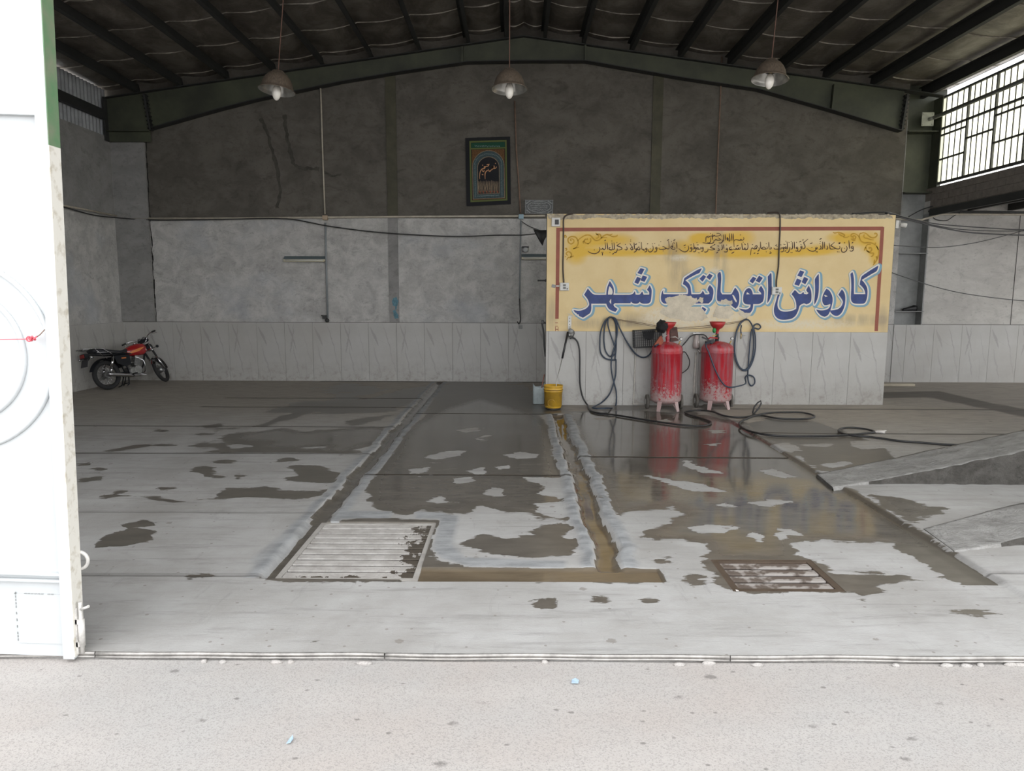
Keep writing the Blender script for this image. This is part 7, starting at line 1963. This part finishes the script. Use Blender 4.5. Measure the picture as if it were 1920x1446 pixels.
def arch(u0, u1, vt, vb, k=0.40):
    cx = (u0 + u1) / 2; r = (u1 - u0) / 2; pts = [(u0, vb), (u1, vb)]
    rv = r * 84 / 127
    for i in range(25):
        a = math.pi * i / 24; pts.append((cx + r * math.cos(a), vt + rv - rv * math.sin(a)))
    return pts
MB().flat([arch(0.145, 0.865, 0.195, 0.905)], bq(0.0295)).build('arch_edge', 'ban_pale', ban)
MB().flat([arch(0.158, 0.852, 0.203, 0.898)], bq(0.0305)).build('arch_band', 'ban_blue', ban)
MB().flat([arch(0.255, 0.755, 0.285, 0.835)], bq(0.0315)).build('arch_edge', 'ban_pale', ban)
MB().flat([arch(0.268, 0.742, 0.295, 0.828)], bq(0.0325)).build('niche', 'ban_black', ban)
def bpx(x, y): # 994x1446 crop of (860..970, 240..400)
    return 860 + x * 110 / 994.0, 240 + y * 160 / 1446.0
sc = MB()
for s in ([(645,660),(620,690),(580,690),(560,660),(575,700),(530,730),(510,745)], [(600,640),(605,690)], [(515,720),(480,730),(455,760),(448,800),(450,870)], [(500,700),(520,740),(545,735)], [(520,615),(500,650),(455,660),(440,690),(400,700),(370,740),(358,800),(360,870)], [(440,650),(430,690)], [(400,720),(420,745),(440,720)], [(395,790),(420,800)], [(475,630),(520,620)], [(620,600),(628,612)], [(405,630),(412,642)]):
    q_ = [(v.x, v.y) for v in crom([(*bpx(*p), 0) for p in s], 5)]
    n = len(q_); ribbon(sc, q_, [0.35 + 0.6 * math.sin(math.pi * (0.1 + 0.9 * i / (n - 1))) for i in range(n)], bn(0.034))
sc.build('script', mat('script_gold', (0.50, 0.26, 0.13), 0.8), ban)
fg = MB(); rr = random.Random(12)
for i in range(19):
    x = 335 + i * 18.5; h = rr.uniform(0, 30)
    ribbon(fg, [bpx(x, 910 - h * 0.6), bpx(x + rr.uniform(-3, 3), 960), bpx(x + rr.uniform(-6, 6), 1030), bpx(x + rr.uniform(-4, 4), 1100)], [0.25, 0.55, 0.6, 0.4], bn(0.034))
fg.build('candle_row', 'ban_pale', ban)
rd = MB()
for i in range(6):
    x = 350 + i * 60; ribbon(rd, [bpx(x, 1070), bpx(x + 10, 1085), bpx(x + 16, 1110)], [0.8, 1.2, 0.5], bn(0.035))
rd.build('red_motif', 'ban_red', ban)
bt = MB()
for i in range(15):
    x = 275 + i * 29; ribbon(bt, [bpx(x, 300 + rr.uniform(-6, 10)), bpx(x + 9, 325 + rr.uniform(-6, 6)), bpx(x + 20, 312 + rr.uniform(-12, 8))], 0.32, bn(0.034))
for i in range(30):
    a = math.pi * i / 29; u = 0.505 + 0.30 * math.cos(a); v = 0.40 - 0.155 * math.sin(a)
    x, y = quad_map(u, v); ribbon(bt, [(x - 1.2, y - 0.6), (x, y + rr.uniform(-1.4, 1.4)), (x + 1.2, y + 0.4)], 0.22, bn(0.034))
for i in range(26):
    for u in (0.205, 0.80):
        x, y = quad_map(u, 0.42 + 0.018 * i); ribbon(bt, [(x - 1.4, y), (x + rr.uniform(-0.5, 0.5), y + 0.7), (x + 1.4, y - 0.3)], 0.22, bn(0.034))
for i in range(18):
    x, y = quad_map(0.26 + 0.027 * i, 0.865); ribbon(bt, [(x - 1.0, y + rr.uniform(-1, 1)), (x, y - 1.2), (x + 1.1, y + rr.uniform(-1, 1.2))], 0.25, bn(0.034))
bt.build('small_script', mat('script_pale', (0.22, 0.30, 0.30), 0.8), ban)

# ---- carved plaque
pq = thing('wall_plaque', wallpx(1010.5, 401, YB, 0.0), 'grey relief plaque with an oval panel of script above the conduit', 'plaque')
L0 = Vector(pq.location); w = (bp_(1037, 388).x - bp_(984, 388).x); h = bp_(1010, 375.5).z - bp_(1010, 401.5).z
mat('plaque_grey', (0.15, 0.155, 0.155), 0.7, 0, 0.5, 25); mat('plaque_pale', (0.36, 0.37, 0.37), 0.6, 0, 0.3, 25)
MB().bbox_bev((0, -0.012, h / 2), (w, 0.024, h), 0.004).build('panel', 'plaque_grey', pq)
e = 0.008
for (cx, cz, dx, dz) in ((0, e, w, e), (0, h - e, w, e), (-w / 2 + e, h / 2, e, h), (w / 2 - e, h / 2, e, h)): MB().box((cx, -0.027, cz), (dx, 0.008, dz)).build('border', 'plaque_pale', pq)
ov = [(0.40 * w * math.cos(2 * math.pi * i / 40), -0.028, h / 2 + 0.40 * h * math.sin(2 * math.pi * i / 40)) for i in range(40)]
MB().tube(ov, 0.007, 6, closed=True).build('oval', 'plaque_pale', pq)
tx = MB(); rr = random.Random(5)
for j in range(4):
    ww = 0.30 * w * math.sqrt(1 - ((j - 1.5) / 2.6) ** 2)
    pts = [(-ww + 2 * ww * i / 26, h / 2 + 0.10 * h * (1.5 - j) * 1.5 + rr.uniform(-0.010, 0.010)) for i in range(27)]
    ribbon(tx, pts, 0.004, lambda a, b: Vector((a, -0.0275, b)))
tx.build('script', 'plaque_pale', pq)
le = MB()
for sx_ in (-1, 1):
    for sz_ in (-1, 1):
        for k in range(4):
            le.ell((sx_ * w * (0.33 + 0.035 * k), -0.026, h / 2 + sz_ * h * (0.40 - 0.05 * k)), (0.016, 0.006, 0.010), 8, 4)
tag(le.build('leaf_relief', 'plaque_pale', pq), kind='stuff')

# blue paint daubs on the plastered column
dm = MB()
for pl in ([(737, 560), (744, 557), (747, 566), (745, 575), (738, 574), (735, 568)], [(737, 583), (742, 581), (747, 592), (748, 597), (741, 598), (738, 590)], [(741, 575), (745, 576), (744, 581), (741, 580)]):
    dm.flat([ragged(pl, 0.6, 1.5, 7)], lambda a, b: wallpx(a, b, YB, 0.0155))
dm.build('paint_daub', mat('daub_teal', (0.12, 0.25, 0.31), 0.8, 0, 0.4, 20), wall_back)

# ================================================================== LITTER
def crumple(name, m, c, d, seed, label, cat):
    o = blob(name, m, (0, 0, 0), d, seed, 0.5, 14, 9); o.location = c
    return tag(o, label, cat)
mat('tissue', (0.55, 0.52, 0.49), 0.9); mat('litter_blue', (0.38, 0.50, 0.62), 0.6)
g = G(1651, 811.5, 0.03); crumple('paper_scrap', 'tissue', (g.x, g.y, 0.045), (0.07, 0.05, 0.022), 4, 'crumpled white tissue on the floor beside the black hose', 'litter')
def scrap(px, py, pts, label, m, z0):
    g = G(px, py, z0); mb = MB(); n = len(pts)
    vs = [(x, y, 0.004 + 0.006 * math.sin(3 * i)) for i, (x, y) in enumerate(pts)] + [(x, y, 0.0015 + 0.006 * math.sin(3 * i)) for i, (x, y) in enumerate(pts)]
    mb.add(vs, [tuple(range(n)), tuple(range(2 * n - 1, n - 1, -1))] + [(i, (i + 1) % n, n + (i + 1) % n, n + i) for i in range(n)])
    o = mb.build('paper_scrap', m); o.location = (g.x, g.y, z0 + 0.006); return tag(o, label, 'litter')
scrap(1078, 1280, [(-0.018, -0.02), (0.014, -0.022), (0.020, 0.008), (0.004, 0.02), (-0.014, 0.016)], 'pale blue scrap on the street near the steel edging', 'litter_blue', -0.035)
scrap(544, 1391, [(-0.008, -0.025), (0.008, -0.02), (0.010, 0.012), (0.002, 0.03), (-0.006, 0.012)], 'narrow pale blue scrap lying further out on the street', 'litter_blue', -0.035)
scrap(1813, 1241, [(-0.012, -0.01), (0.012, -0.012), (0.014, 0.010), (-0.010, 0.012)], 'tiny white chip against the steel edging', 'tissue', -0.035)
scrap(1382, 1110, [(-0.008, -0.008), (0.008, -0.008), (0.008, 0.008), (-0.008, 0.008)], 'tiny white chip beside the small rusty grate', 'tissue', 0.0)
a, b = G(1640, 727), G(1706, 725)
o = MB().bbox_bev((0, 0, 0), ((b - a).length, 0.14, 0.05), 0.008).build('timber_plank', mat('plank_pale', (0.46, 0.41, 0.32), 0.8, 0, 0.3, 6, stretch=(0.3, 3, 1)))
o.location = ((a.x + b.x) / 2, (a.y + b.y) / 2, 0.052); tag(o, 'pale plank lying on the floor behind the painted wall', 'plank')
